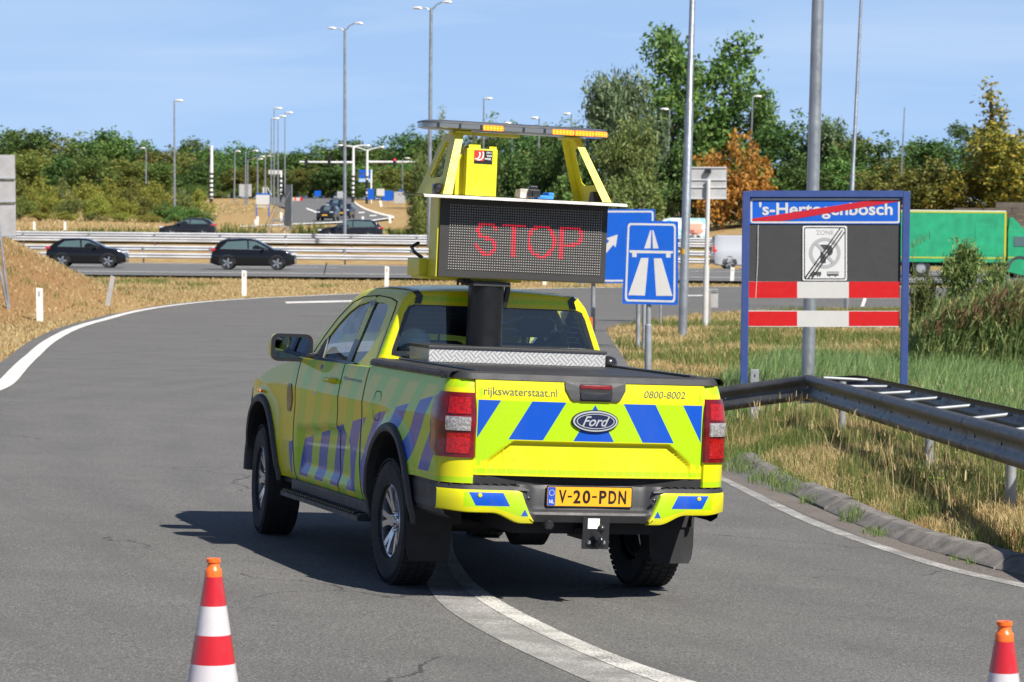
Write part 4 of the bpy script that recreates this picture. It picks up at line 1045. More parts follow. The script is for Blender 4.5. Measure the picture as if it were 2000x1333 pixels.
# white cap and clothes hanger behind the rear window
Bc = (-.47, 1.06, 1.30)
capo = on_truck('cap', 'white cap lying behind the rear window of the truck', 'cap', Bc)
m_ = MB(); m_.lathe([(.105, 0), (.108, .04), (.095, .09), (.06, .13), (.02, .145), (.001, .146)], 20, Matrix.Translation((-.48, 1.05, 1.44))); m_.build('crown', simple('cap_white', (.55, .62, .64), .8), capo, smooth=True, origin=Bc)
m_ = MB(); m_.lathe([(.001, 0), (.16, -.012), (.17, -.004), (.10, .012)], 20, Matrix.Translation((-.42, 1.05, 1.445))); m_.build('brim', simple('cap_brim', (.5, .57, .6), .8), capo, smooth=True, origin=Bc)
m_ = MB(); m_.box((-.68, .86, 1.285), (-.28, 1.20, 1.435), .03); m_.build('parcel_bag', SEATM, truck)
Bh = (.30, 1.15, 1.62)
hang = on_truck('clothes_hanger', 'thin wire clothes hanger hooked on the passenger headrest', 'hanger', Bh)
hpth = [(.17, 0, 1.585), (.165, 0, 1.60), (.055, 0, 1.60), (.04, 0, 1.615), (.06, 0, 1.635), (.20, 0, 1.685), (.245, 0, 1.69), (.29, 0, 1.675), (.335, 0, 1.69), (.38, 0, 1.685), (.52, 0, 1.635), (.54, 0, 1.615), (.525, 0, 1.60), (.41, 0, 1.60), (.405, 0, 1.585)]
m_ = MB(); m_.tube([(x + .05, 1.0, z) for x, _, z in hpth], .007, 6); m_.build('wire', GALV, hang, smooth=True, origin=Bh)
# ================================================================== LED message sign on its mast behind the cab
Bs = (-.14, .60, 1.36)
sign = on_truck('message_sign', 'LED matrix sign showing a red STOP, raised on a black mast over the truck', 'message sign', Bs)
YL = .45
YPAINT = simple('yellow_powder_coat', (.60, .54, .008), .45, 0, .2, var=.05)
m_ = MB(); m_.prism(rrect(-.262, -.035, .49, .71, .095, 8), [], 1.36, 1.90, lambda a, b, d: (a, b, d)); mast = m_.build('mast', simple('mast_black', (.006, .006, .007), .38, var=.1, Specular_IOR_Level=.35), sign, origin=Bs, smooth=True, angle=30)
m_ = MB(); m_.box((-.275, .485, 1.885), (-.02, .715, 1.915), .004); m_.box((-.33, .56, 1.90), (-.27, .66, 1.93), .003); m_.build('mast_head', TRIM, sign, origin=Bs)
m_ = MB(); m_.tube([(-.02, .60, 1.75), (.0, .60, 1.86), (.0, .60, 1.905)], .02, 8); m_.build('mast_clamp', SATIN, sign, smooth=True, origin=Bs)
for k in range(3):
    m_ = MB(); m_.lathe([(.009, 0), (.009, .035), (.005, .04)], 8, Matrix.Translation((-.36 + k * .03, .55, 1.885))); m_.build('bolt', TRIM, sign, origin=Bs)
x0_, x1_, z0_, z1_ = -.530, .622, 1.937, 2.450
m_ = MB(); m_.box((x0_ - .012, YL + .016, z0_ - .004), (x1_ + .006, YL + .19, z1_), .006); m_.build('housing', YPAINT, sign, origin=Bs)
m_ = MB(); m_.box((-.58, YL + .17, 1.915), (.1, YL + .42, 1.938), .004); m_.box((-.60, YL + .2, 1.935), (-.535, YL + .46, 2.05), .008); m_.build('bracket', YPAINT, sign, origin=Bs)
m_ = MB(); m_.tube([(-.545, YL + .3, 2.05), (-.60, YL + .32, 2.09), (-.60, YL + .38, 2.12), (-.545, YL + .4, 2.15)], .012, 8); m_.build('cable', SATIN, sign, smooth=True, origin=Bs)
PANEL = simple('matrix_panel', (.026, .025, .024), .6, var=.08)
m_ = MB(); m_.box((x0_, YL, z0_), (x1_, YL + .018, z1_), .003); face = m_.build('display_panel', PANEL, sign, origin=Bs)
# LED dots, 64 x 26, each a small square lens
NC_, NR_ = 64, 26
lx0, lx1, lz0, lz1 = -.462, .578, 1.990, 2.402
def led_letters():
    import itertools
    on = {}
    def seg(name, pts, close=False):
        for (a, b), (c, d) in zip(pts[:-1], pts[1:]):
            n_ = int(max(abs(c - a), abs(d - b)) * 3) + 1
            for k in range(n_ + 1):
                x, y = a + (c - a) * k / n_, b + (d - b) * k / n_
                on[(round(x), round(y))] = name
                on[(round(x + .55), round(y))] = name
    # columns 0..63 from the left, rows 0..25 from the top
    S = [(18.6, 8.6), (17.4, 6.6), (14.6, 6.6), (12.2, 7.6), (11.2, 9.6), (12.2, 11.6), (14.8, 12.4), (17.2, 13.2), (18.8, 15.2), (18.4, 17.2), (16.4, 18.8), (13.4, 18.4), (11.4, 16.4), (10.8, 15.4)]
    T = [(22, 7), (30, 7)]; T2 = [(26, 7), (26, 18.6)]
    O = [(33 + 4.9 + 5.3 * math.cos(t), 12.7 + 6.1 * math.sin(t)) for t in np.linspace(0, 2 * math.pi, 33)]
    P = [(46.4, 18.8), (46.4, 6.8), (52, 6.8), (54.2, 8), (54.8, 10.4), (53.6, 12.6), (51, 13.6), (46.6, 13.6)]
    seg('S', S); seg('T', T); seg('T', T2); seg('O', O); seg('P', P); return on
ON = led_letters()
dx = (lx1 - lx0) / (NC_ - 1); dz = (lz1 - lz0) / (NR_ - 1); hs = .0043
groups = {'off': [], 'S': [], 'T': [], 'O': [], 'P': []}
for i in range(NC_):
    for j in range(NR_): groups[ON.get((i, j), 'off')].append((lx0 + i * dx, lz1 - j * dz))
LEDOFF = simple('led_lens', (.27, .255, .235), .3, var=.1)
m, t, b = new_mat('led_red'); setp(b, Base_Color=(.50, .03, .045), Roughness=.5, Emission_Color=(1.0, .03, .07), Emission_Strength=.32); LEDON = m
for g, pts in groups.items():
    P = np.array(pts); n_ = len(P); sq = hs if g == 'off' else .0059
    base = np.array([(-1, -1), (1, -1), (1, 1), (-1, 1)]) * sq
    vb = np.concatenate([np.stack([P[:, 0, None] + base[:, 0], np.full((n_, 4), YL - .0005), P[:, 1, None] + base[:, 1]], -1), np.stack([P[:, 0, None] + base[:, 0] * .7, np.full((n_, 4), YL - .005), P[:, 1, None] + base[:, 1] * .7], -1)], 1)
    q4 = np.array([(4, 5, 6, 7), (0, 1, 5, 4), (1, 2, 6, 5), (2, 3, 7, 6), (3, 0, 4, 7)])
    fcs = (np.arange(n_)[:, None, None] * 8 + q4[None]).reshape(-1)
    o = raw_mesh('led_dots' if g == 'off' else 'lit_letter', vb.reshape(-1, 3) - np.array(Bs), fcs, 4, LEDOFF if g == 'off' else LEDON, parent=sign)
    if g == 'off': o['kind'] = 'stuff'
    else: o['label'] = 'red lit letter ' + g + ' of dots'
# canopy over the display
m_ = MB(); m_.grid([[(x, y, z) for x in (-.690, -.52, .62, .700)] for y, z in ((YL - .15, 2.452), (YL - .12, 2.462), (YL + .30, 2.470), (YL + .34, 2.466))])
m_.grid([[(x, y, z - .008) for x in (-.690, -.52, .62, .700)] for y, z in ((YL - .15, 2.452), (YL - .12, 2.462), (YL + .30, 2.470), (YL + .34, 2.466))]); m_.grid([[(x, YL - .15, 2.452) for x in (-.69, .70)], [(x, YL - .15, 2.442) for x in (-.69, .70)]])
m_.build('canopy', simple('weathered_aluminium', (.62, .60, .56), .6, .25, var=.25, vscale=9), sign, origin=Bs)
# side frames carrying the beacon bar: leaning plates with a long hole
for sx, xb, xt in ((-1, -.545, -.428), (1, .612, .432)):
    def fr_pt(yy, zz, d, xb=xb, xt=xt, sx=sx):
        k = (zz - 2.468) / .402; return (xb + (xt - xb) * k + sx * (-d), yy, zz)
    outl_ = [(YL - .08, 2.468), (YL + .50, 2.468), (YL + .30, 2.870), (YL + .055, 2.870)]
    hole = [(YL + .06, 2.60), (YL + .08, 2.58), (YL + .29, 2.575), (YL + .33, 2.60), (YL + .24, 2.80), (YL + .21, 2.82), (YL + .16, 2.81)]
    m_ = MB(); m_.prism(outl_, [hole], 0, .006, fr_pt)
    a, b_ = outl_[0], outl_[3]
    m_.add([fr_pt(a[0], a[1], 0), fr_pt(a[0], a[1], .062), fr_pt(b_[0], b_[1], .05), fr_pt(b_[0], b_[1], 0)], [(0, 1, 2, 3)])
    m_.add([fr_pt(a[0] - .003, a[1], 0), fr_pt(a[0] - .003, a[1], .062), fr_pt(b_[0] - .003, b_[1], .05), fr_pt(b_[0] - .003, b_[1], 0)], [(0, 1, 2, 3)])
    c_, d_ = outl_[1], outl_[2]; m_.add([fr_pt(c_[0], c_[1], 0), fr_pt(c_[0], c_[1], .05), fr_pt(d_[0], d_[1], .05), fr_pt(d_[0], d_[1], 0)], [(0, 1, 2, 3)])
    m_.build('side_frame', YPAINT, sign, origin=Bs)
    m_ = MB(); m_.box((min(xt, xt - sx * .10), YL + .05, 2.868), (max(xt, xt - sx * .10), YL + .23, 2.886), .003); m_.build('frame_foot', YPAINT, sign, origin=Bs)
m_ = MB(); m_.box((-.44, YL + .10, 2.862), (.02, YL + .19, 2.882), .003); m_.build('cross_bar', YPAINT, sign, origin=Bs)
# control box with the maker's label
m_ = MB(); m_.box((-.352, YL + .05, 2.470), (-.142, YL + .24, 2.775), .004); m_.box((-.40, YL + .12, 2.472), (-.352, YL + .22, 2.74)); m_.box((-.34, YL + .052, 2.775), (-.26, YL + .058, 2.80)); m_.box((-.20, YL + .052, 2.775), (-.15, YL + .058, 2.793)); cb = m_.build('control_box', YPAINT, sign, origin=Bs)
YB = YL + .049
def pt_box(d): return lambda a, b: (a, YB - d, b)
def flat_part(name, poly, d, mat, parent, fn=pt_box, origin=Bs, th=.0008):
    m_ = MB(); m_.prism(poly, [], 0, 1, lambda a, b, k: fn(d + (0 if k else -th))(a, b)); return m_.build(name, mat, parent, origin=origin)
def quad(a0, a1, b0, b1): return [(a0, b0), (a1, b0), (a1, b1), (a0, b1)]
lb = flat_part('maker_label', quad(-.302, -.178, 2.678, 2.765), .0012, simple('label_black', (.012, .011, .011), .35, coat=.3, var=0), cb)
flat_part('label_red', quad(-.301, -.236, 2.697, 2.764), .0024, simple('label_red', (.62, .03, .02), .35, coat=.3, var=0), cb)
m_ = MB()
for s_, z_ in (('EBO', 2.745), ('VAN', 2.725), ('WEEL', 2.705)):
    wd = .036 if s_ == 'EBO' else (.036 if s_ == 'VAN' else .050); put_text(m_, s_, -.183 - wd, -.183, z_, z_ + .013, pt_box(.0026), bold=.0 if s_ == 'EBO' else .02)
m_.build('label_lettering', WHITEP, cb, origin=Bs)
m_ = MB()
for cx_, r_ in ((-.290, .030), (-.272, .036)):
    a_ = [(cx_ + r_ * math.cos(t), 2.738 + r_ * math.sin(t) * 1.1) for t in np.linspace(-1.9, .55, 12)]; b2 = [(cx_ + (r_ - .009) * math.cos(t), 2.738 + (r_ - .006) * math.sin(t) * 1.1) for t in np.linspace(-1.9, .55, 12)]
    m_.grid([[pt_box(.0036)(*p) for p in a_], [pt_box(.0036)(*p) for p in b2]])
m_.build('label_mark', WHITEP, cb, origin=Bs)
# rear camera and a blue cloth on the canopy
m_ = MB(); m_.prism([(YL + .02, 2.47), (YL + .14, 2.47), (YL + .12, 2.525), (YL + .02, 2.530)], [], .015, .105, lambda a, b, d: (d, a, b)); hc = m_.build('camera_hood', simple('weathered_cover', (.40, .38, .33), .7, var=.4, vscale=22), sign, origin=Bs)
m_ = MB(); m_.box((.065, YL - .01, 2.478), (.145, YL + .07, 2.528), .006); m_.box((.075, YL + .0, 2.528), (.13, YL + .06, 2.552), .006); m_.lathe([(.020, 0), (.020, .012), (.015, .013)], 16, Matrix.Translation((.105, YL - .008, 2.503)) @ Matrix.Rotation(math.pi / 2, 4, 'X')); m_.build('rear_camera', SATIN, sign, origin=Bs)
m_ = MB(); m_.box((.145, YL + .05, 2.470), (.26, YL + .2, 2.495), .01); m_.box((.22, YL + .05, 2.49), (.262, YL + .18, 2.515), .01); m_.build('cloth', simple('blue_cloth', (.03, .20, .62), .8, var=.35, vscale=20), sign, origin=Bs)
m_ = MB(); m_.lathe([(.03, 0), (.034, .02), (.022, .04), (.001, .045)], 16, Matrix.Translation((-.56, YL + .0, 2.505)) @ Matrix.Rotation(math.pi / 2, 4, 'X')); m_.box((-.57, YL - .0, 2.468), (-.50, YL + .08, 2.535), .004); m_.build('socket', SATIN, sign, smooth=True, angle=30, origin=Bs)
m_ = MB(); m_.prism([(YL + .0, 2.470), (YL + .10, 2.470), (YL + .08, 2.53), (YL + .03, 2.535)], [], .52, .585, lambda a, b, d: (d, a, b)); m_.build('bracket_cover', TRIM, sign, origin=Bs)
# amber beacon bar
yb0, yb1 = YL - .02, YL + .30
def bar_loop(ins, z): return [(x, y, z) for x, y in rrect(-.652 + ins, .618 - ins, yb0 + ins, yb1 - ins, .12 - ins * .3, 6)]
m_ = MB(); lps = [bar_loop(.03, 2.889), bar_loop(.0, 2.897), bar_loop(.0, 2.928)]
m_.grid(lps, close_u=True); m_.f.append(list(range(len(lps[0])))); m_.mi.append(0)
m, t, b = new_mat('beacon_lens'); setp(b, Base_Color=(.18, .175, .17), Roughness=.12, Metallic=.5, Coat_Weight=1, Coat_Roughness=.02); q = N(t)
t.links.new(q.mix(q.gt(q.m('PINGPONG', q.m('MULTIPLY', q.xyz()[0], 6.9), .5), .06), (.03, .03, .03), (.21, .205, .19)), b.inputs['Base Color'])
bar = m_.build('beacon_bar', m, sign, smooth=True, angle=40, origin=Bs)
m_ = MB(); lps = [bar_loop(-.002, 2.926), bar_loop(.0, 2.937), bar_loop(.03, 2.946), bar_loop(.08, 2.949)]; m_.grid(lps, close_u=True); m_.f.append(list(range(3 * len(lps[0]), 4 * len(lps[0])))); m_.mi.append(0); m_.build('bar_lid', simple('bar_lid', (.07, .07, .068), .35, coat=.3), bar, smooth=True, angle=50, origin=Bs)
m, t, b = new_mat('lit_amber'); q = N(t); x, y, z = q.xyz()
dots = q.AND(q.gt(q.m('PINGPONG', q.m('MULTIPLY', x, 44), .5), .16), q.gt(q.m('PINGPONG', q.m('ADD', q.m('MULTIPLY', z, 64), .3), .5), .12))
setp(b, Base_Color=(.7, .2, .01), Roughness=.3)
ec = q.mix(dots, (1.0, .085, .001), (1.0, .17, .012)); t.links.new(ec, b.inputs['Emission Color']); t.links.new(q.rng(dots, 0, 1, 1.1, 2.3), b.inputs['Emission Strength']); AMB = m
for a0, a1 in ((-.272, -.135), (.205, .352), (.360, .492)):
    m_ = MB(); m_.prism(rrect(a0, a1, 2.894, 2.925, .006, 3), [], 0, .006, lambda a, b, d: (a, yb0 - .001 - d, b)); m_.build('amber_module', AMB, bar, origin=Bs)
m_ = MB(); rows = []
for tt in np.linspace(-math.pi / 2, -.15, 10):
    cx_, cy_ = .618 - .12, yb0 + .12; rows.append([(cx_ + .124 * math.cos(tt), cy_ + .124 * math.sin(tt), z) for z in (2.896, 2.926)])
m_.grid(rows); m_.build('amber_module', AMB, bar, smooth=True, origin=Bs)
# ================================================================== traffic cones
ORANGE = simple('orange_plastic', (.80, .13, .012), .35, 0, .3, var=.06)
def retro(name, c):
    m, t, b = new_mat(name); q = N(t); x, y, z = q.xyz()
    an = q.m('ARCTAN2', x, y); u = q.m('MULTIPLY', an, 26); v = q.m('MULTIPLY', z, 150)
    cell = q.AND(q.gt(q.m('PINGPONG', u, .5), .07), q.gt(q.m('PINGPONG', q.m('ADD', v, q.m('MULTIPLY', q.m('FLOOR', u), .5)), .5), .07))
    t.links.new(q.mix(q.m('MULTIPLY', cell, .85), (c[0] * .72, c[1] * .72, c[2] * .72), c), b.inputs['Base Color'])
    grime = q.rng(q.noise(9, 5, q.scale(q.obj(), (1, 1, .5)), .65), .48, .78); base_ = b.inputs['Base Color'].links[0].from_socket; t.links.new(q.mix(q.m('MULTIPLY', grime, .35), base_, (.14, .12, .10)), b.inputs['Base Color'])
    setp(b, Roughness=.3, Coat_Weight=.6, Coat_Roughness=.1); return m
CRED = retro('cone_red_film', (.48, .005, .009)); CWHI = retro('cone_white_film', (.58, .545, .56))
def make_cone(name, label, u, v, Y):
    p = at(u, v, Y); zg = zroad(p.x, Y)
    h = p.z - zg; o = empty(name, label, 'traffic cone', Matrix.Translation((p.x, Y, zg + .003)) @ Matrix.Scale(h / .75, 4), 'traffic cones closing the road')
    r = lambda z: .135 - (.135 - .037) * (z - .05) / (.675 - .05)
    m_ = MB(); m_.box((-.21, -.21, 0), (.21, .21, .035), .012); m_.lathe([(.17, .033), (.150, .05), (r(.08), .08)], 32); m_.build('base', ORANGE, o, smooth=True, angle=30)
    for i, (a, b_) in enumerate(((.08, .180), (.180, .303), (.303, .426), (.426, .549), (.549, .672))):
        m_ = MB(); m_.lathe([(r(a) + .0008, a), (r((a + b_) / 2) + .0012, (a + b_) / 2), (r(b_) + .0008, b_)], 40, cap=False)
        if i == 0: m_.build('lower_body', ORANGE, o, smooth=True)
        else: m_.build('reflective_band', CRED if i in (2, 4) else CWHI, o, smooth=True)
    m_ = MB(); m_.lathe([(r(.672), .672), (.0365, .695), (.034, .705), (.027, .712), (.0255, .730), (.031, .734), (.031, .748), (.028, .750), (.018, .7495), (.017, .742), (.001, .74)], 32); m_.build('knob', ORANGE, o, smooth=True, angle=50)
    return o
make_cone('traffic_cone', 'red and white traffic cone with orange knob on the asphalt left of the truck', 417, 1092, 12.97)
make_cone('traffic_cone', 'red and white traffic cone cut off by the right edge of the photo', 1962, 1215, 11.9)

# ================================================================== near guardrail with two beams
RAILDK = simple('weathered_rail', (.085, .087, .09), .48, .55, var=.22, vscale=5)
gr = empty('guardrail', 'weathered steel guardrail with twin beams along the verge at the right', 'guardrail', Matrix.Translation((3.9, 29, .05)))
GO = (3.9, 29, .05)
def wbeam(mb, path, nrm, face=1):
    """W-section beam along path (points of its top edge), nrm = outward direction per point"""
    sec = [(-.012, 0), (.0, .0), (.035, -.018), (.050, -.055), (.045, -.085), (.012, -.112), (.0, -.155), (.012, -.198), (.045, -.225), (.050, -.255), (.035, -.292), (.0, -.31), (-.012, -.31)]
    rows = []
    for p, n_ in zip(path, nrm): rows.append([(p[0] + n_[0] * a, p[1] + n_[1] * a, p[2] + b) for a, b in sec])
    mb.grid(rows)
def rail_path(pts, n=40): return resample(pts, n)
K = at(1578, 732, 38.0); R1 = at(1795, 788, 29.0); R2 = at(2000, 841, 24.0); L1_ = at(1400, 757, 38.6); L2_ = at(1250, 790, 39.0)
R3 = R2 + (R2 - R1) * 1.4; R3.z = R2.z + .12
front = [tuple(R3), tuple(R2), tuple(R1), tuple(K + (R1 - K) * .08), tuple(K), tuple(K + (L1_ - K) * .06), tuple(L1_), tuple(L2_)]
fp = rail_path(front, 60)
T_ = np.gradient(fp[:, :2], axis=0); T_ /= np.linalg.norm(T_, axis=1)[:, None]; nr_ = np.stack([-T_[:, 1], T_[:, 0]], 1)
if nr_[10][0] > 0: nr_ = -nr_
m_ = MB(); wbeam(m_, fp, nr_); m_.build('front_beam', RAILDK, gr, smooth=True, origin=GO, angle=60)
rear = [at(2090, 821, 24.4), at(2000, 801, 26.4), at(1840, 766, 30.9), at(1690, 735, 37.4), at(1675, 733, 38.2), at(1612, 737, 38.7), at(1560, 742, 38.9)]
rp = rail_path([tuple(p) for p in rear], 50); T2 = np.gradient(rp[:, :2], axis=0); T2 /= np.linalg.norm(T2, axis=1)[:, None]; nr2 = np.stack([T2[:, 1], -T2[:, 0]], 1)
if nr2[10][0] < 0: nr2 = -nr2
m_ = MB(); wbeam(m_, rp, nr2); m_.build('rear_beam', RAILDK, gr, smooth=True, origin=GO, angle=60)
def on_path(P, y): i = np.argsort(P[:, 1]); return Vector((np.interp(y, P[i, 1], P[i, 0]), y, np.interp(y, P[i, 1], P[i, 2])))
for i in (12, 24, 36, 52):                                            # lapped joints with their bolts
    m_ = MB(); wbeam(m_, [tuple(p_) for p_ in (fp[i] + np.r_[nr_[i], 0] * .003, fp[i] + (fp[i + 1] - fp[i]) * 1.0 + np.r_[nr_[i], 0] * .003)], [nr_[i], nr_[i]]); m_.build('lap_joint', RAILDK, gr, smooth=True, origin=GO, angle=60)
for y in (22.0, 25.0, 29.0, 36.0):
    f = on_path(fp[:40], y); x = f.x + .10
    zg = float(ground(np.array(x), np.array(y))); m_ = MB(); m_.lathe([(.043, zg - .3), (.043, f.z - .09)], 20, Matrix.Translation((x, y, 0))); m_.build('post', GALVD, gr, smooth=True, origin=GO)
for u, v, Y in ((1474, 722, 39.6), (1330, 742, 39.4)):
    p = at(u, v, Y); zg = float(ground(np.array(p.x), np.array(Y))); m_ = MB(); m_.box((p.x - .055, Y - .03, zg - .2), (p.x + .055, Y + .03, p.z), .006); m_.build('post', GALVD, gr, origin=GO)
    m_ = MB(); m_.box((p.x - .008, Y - .032, p.z - .10), (p.x + .008, Y - .029, p.z - .06)); m_.build('slot', DARK, gr, origin=GO)
for y in np.arange(24.9, 37.6, 2.0):
    a = on_path(fp[:44], y); b_ = on_path(rp[:40], y + .05)
    m_ = MB(); m_.tube([(a.x + .0, a.y, a.z - .06), (b_.x - .0, b_.y, b_.z - .06)], .019, 10); m_.build('cross_tube', GALVD, gr, smooth=True, origin=GO)
for i in range(2, 58, 3):
    p, n_ = fp[i], nr_[i]; m_ = MB(); m_.lathe([(.016, 0), (.016, .008), (.008, .014), (.001, .014)], 8, Matrix.Translation((p[0] + n_[0] * .004, p[1] + n_[1] * .004, p[2] - .155)) @ Vector((n_[0], n_[1], 0)).to_track_quat('Z', 'Y').to_matrix().to_4x4()); m_.build('bolt', GALV, gr, origin=GO)

# ================================================================== signs
SBLUE = simple('sign_blue', (.001, .085, .46), .4, 0, .1, var=.05); SWHITE = simple('sign_white', (.50, .49, .475), .4, 0, .2, var=.04)
FBLUE = simple('frame_blue', (.032, .060, .20), .4, 0, .2, var=.06); SRED = simple('sign_red', (.48, .004, .005), .4, 0, .1, var=.04); BANDR = simple('band_red', (.42, .008, .02), .4, var=0)
SGREY = simple('panel_grey', (.035, .035, .036), .6, var=.06); ZGREY = simple('zone_grey', (.34, .34, .35), .4, var=0); ZDARK = simple('zone_dark', (.06, .06, .06), .4, var=0); ZWHITE = simple('zone_white', (.56, .56, .56), .4, 0, .2, var=.03); SBLK = simple('sign_black', (.012, .012, .012), .4, var=0)
ALUB = simple('sign_back', (.42, .42, .42), .5, .3, var=.12)
def px_plate(poly, Y, d0, d1, mb=None, holes=()):
    """plate from photograph pixels on the plane at distance Y, from Y-d0 (front) to Y+d1"""
    mb = mb or MB(); mb.prism(poly, holes, 0, 1, lambda a, b, k: tuple(at(a, b, Y - d0) if k == 0 else at(a, b, Y - d0) + Vector((0, d0 + d1, 0)))); return mb
def pq(a0, a1, b0, b1): return [(a0, b0), (a1, b0), (a1, b1), (a0, b1)]
YS = 43.0
ts = empty('town_sign', 'town boundary sign in a blue frame with red and white bars', 'road sign', Matrix.Translation((at(1611, 640, YS).x, YS, float(ground(np.array(4.4), np.array(YS))))))
OS = tuple(ts.location)
def tsb(mb, name, mat, parent=ts): return mb.build(name, mat, parent, origin=OS)
for ut, ub in ((1457.6, 1453.0), (1770.4, 1766.0)):
    a, b_ = at(ut, 374, YS), at(ub, 900, YS); zg = float(ground(np.array(b_.x), np.array(YS))) - .2
    m_ = MB(); m_.box((a.x - .050, YS - .05, zg), (a.x + .050, YS + .05, a.z), .008); tsb(m_, 'post', FBLUE)
m_ = px_plate([(1464, 372.6), (1764, 372.4), (1764, 385), (1464, 385)], YS, .05, .05); tsb(m_, 'top_rail', FBLUE)
m_ = px_plate([(1464, 385), (1760, 385), (1759, 552), (1461.5, 551)], YS, -.012, .03); bp = tsb(m_, 'back_panel', SGREY)
npl = tsb(px_plate([(1464.3, 386.6), (1759, 386.2), (1758.6, 438.2), (1463.6, 437.6)], YS, .0, .010), 'name_plate', SBLUE)
ro = rrect(1465.8, 1757.6, 388.2, 436.4, 4.5); ri = rrect(1469.4, 1754.0, 391.6, 433.0, 3)
tsb(px_plate(ro, YS, .002, -.001, holes=[ri]), 'border', SWHITE, npl)
m_ = MB()
def pxt(Y): return lambda a, b: tuple(at(a, b, Y))
put_text(m_, "'s-Hertogenbosch", 1482.5, 1743.5, 420.5, 396.5, pxt(YS - .003), bold=.022, ref='H'); tsb(m_, 'lettering', SWHITE, npl)
tsb(px_plate([(1469.4, 427.5), (1704, 390.8), (1757, 391.2), (1757, 393.4), (1526, 432.4), (1469.4, 432.4)], YS, .005, -.004), 'red_band', BANDR, npl)
zp = tsb(px_plate(rrect(1567.6, 1654.4, 441.6, 548.6, 3), YS, .004, .0), 'zone_plate', ZWHITE)
tsb(px_plate(rrect(1570.5, 1651.6, 444.2, 546.0, 4), YS, .006, -.005, holes=[rrect(1572.3, 1649.8, 446.0, 544.2, 3)]), 'zone_border', SBLK, zp)
m_ = MB(); put_text(m_, 'ZONE', 1594, 1628, 458.6, 450.2, pxt(YS - .006), bold=.01); tsb(m_, 'zone_lettering', ZGREY, zp)
tsb(px_plate(ellipse(1611, 494.8, 31.0, 30.4), YS, .0055, -.005, holes=[ellipse(1611, 494.8, 24, 23.4)]), 'prohibition_ring', ZGREY, zp)
tsb(px_plate([(1592, 477.6), (1596.6, 473.4), (1630, 511.8), (1625.4, 516)], YS, .0075, -.007), 'prohibition_bar', ZGREY, zp)
m_ = MB(); put_text(m_, 'P', 1602.6, 1627, 514.4, 478.2, pxt(YS - .0065), bold=.07); tsb(m_, 'parking_letter', ZDARK, zp)
m_ = MB()
for o_ in (0, 7.2, 14.4): px_plate([(1571.0 + o_ * .95, 543.0 + .0), (1573.4 + o_ * .95, 544.5), (1646.0 + o_ * .62 - 4, 446.4 + o_ * .5), (1643.6 + o_ * .62 - 4, 446.2 + o_ * .5)], YS, .009, -.0085, m_)
tsb(m_, 'end_stripes', SBLK, zp)
m_ = MB(); px_plate(pq(1588, 1604, 531.4, 538), YS, .006, -.005, m_); px_plate([(1582.6, 534), (1587.6, 532.6), (1587.6, 538.6), (1582.6, 538.6)], YS, .006, -.005, m_)
for u in (1585.6, 1597, 1601): px_plate(ellipse(u, 539.4, 1.5, 1.5, 10), YS, .0065, -.005, m_)
tsb(m_, 'lorry_symbol', ZDARK, zp)
m_ = MB(); px_plate(pq(1615.2, 1638, 536.4, 539), YS, .006, -.005, m_); px_plate(pq(1615.2, 1638, 531.0, 536.6), YS, .0055, -.005, m_, [pq(1616.4 + k * 3.1, 1618.6 + k * 3.1, 532, 535.4) for k in range(7)])
for u in (1620, 1632): px_plate(ellipse(u, 539.4, 1.5, 1.5, 10), YS, .0065, -.005, m_)
tsb(m_, 'bus_symbol', ZDARK, zp)
for v0, v1, edge in ((550.4, 582.4, 0), (607.0, 638.6, 1)):
    bar = tsb(px_plate([(1461, v0), (1757.6, v0 + .8), (1757, v1 + .6), (1460.6, v1)], YS, .008, .03), 'warning_bar', SWHITE)
    e = 1.4 if edge else 0
    for a0, a1 in ((1461.5, 1557), (1658, 1757)): tsb(px_plate(pq(a0, a1, v0 + e + .2, v1 - e), YS, .0095, -.009), 'red_field', SRED, bar)
tsb(px_plate([(1480.6, 440), (1481.5, 440), (1480.4, 510), (1476.6, 582), (1475.8, 582), (1479.6, 510)], YS, .0098, -.0092), 'scratch', ZWHITE, bp)
# motorway sign
def post_tube(mb, u, v_top, Y, r, zbase=None, lean=0.0, steps=None, n=14):
    a = at(u, v_top, Y); zg = float(ground(np.array(a.x), np.array(Y))) - .1 if zbase is None else zbase
    mb.lathe([(r, zg), (r, a.z)], n, Matrix.Translation((a.x, Y, 0))); return a, zg
YM = 52.0
P6 = lambda x, y: (1150 + x / 2.962, 350 + y / 2.962)
bx = at(1268, 700, YM); ms = empty('motorway_sign', 'blue motorway sign with white road and bridge symbol on a single post', 'road sign', Matrix.Translation((bx.x, YM, float(ground(np.array(bx.x), np.array(YM)))))); OM = tuple(ms.location)
quadM = [P6(212, 240), P6(518, 245), P6(515, 730), P6(193, 722)]
def q2(s, t):
    a, b, c, d = [np.array(p) for p in quadM]; return tuple((a * (1 - s) + b * s) * (1 - t) + (d * (1 - s) + c * s) * t)
plate_ = px_plate([q2(*p) for p in rrect(0, 1, 0, 1, .025, 3)], YM, .01, .012).build('plate', SBLUE, ms, origin=OM)
px_plate([q2(*p) for p in rrect(.045, .955, .03, .97, .05, 4)], YM, .012, -.011, holes=[[q2(*p) for p in rrect(.08, .92, .054, .946, .04, 4)]]).build('border', SWHITE, plate_, origin=OM)
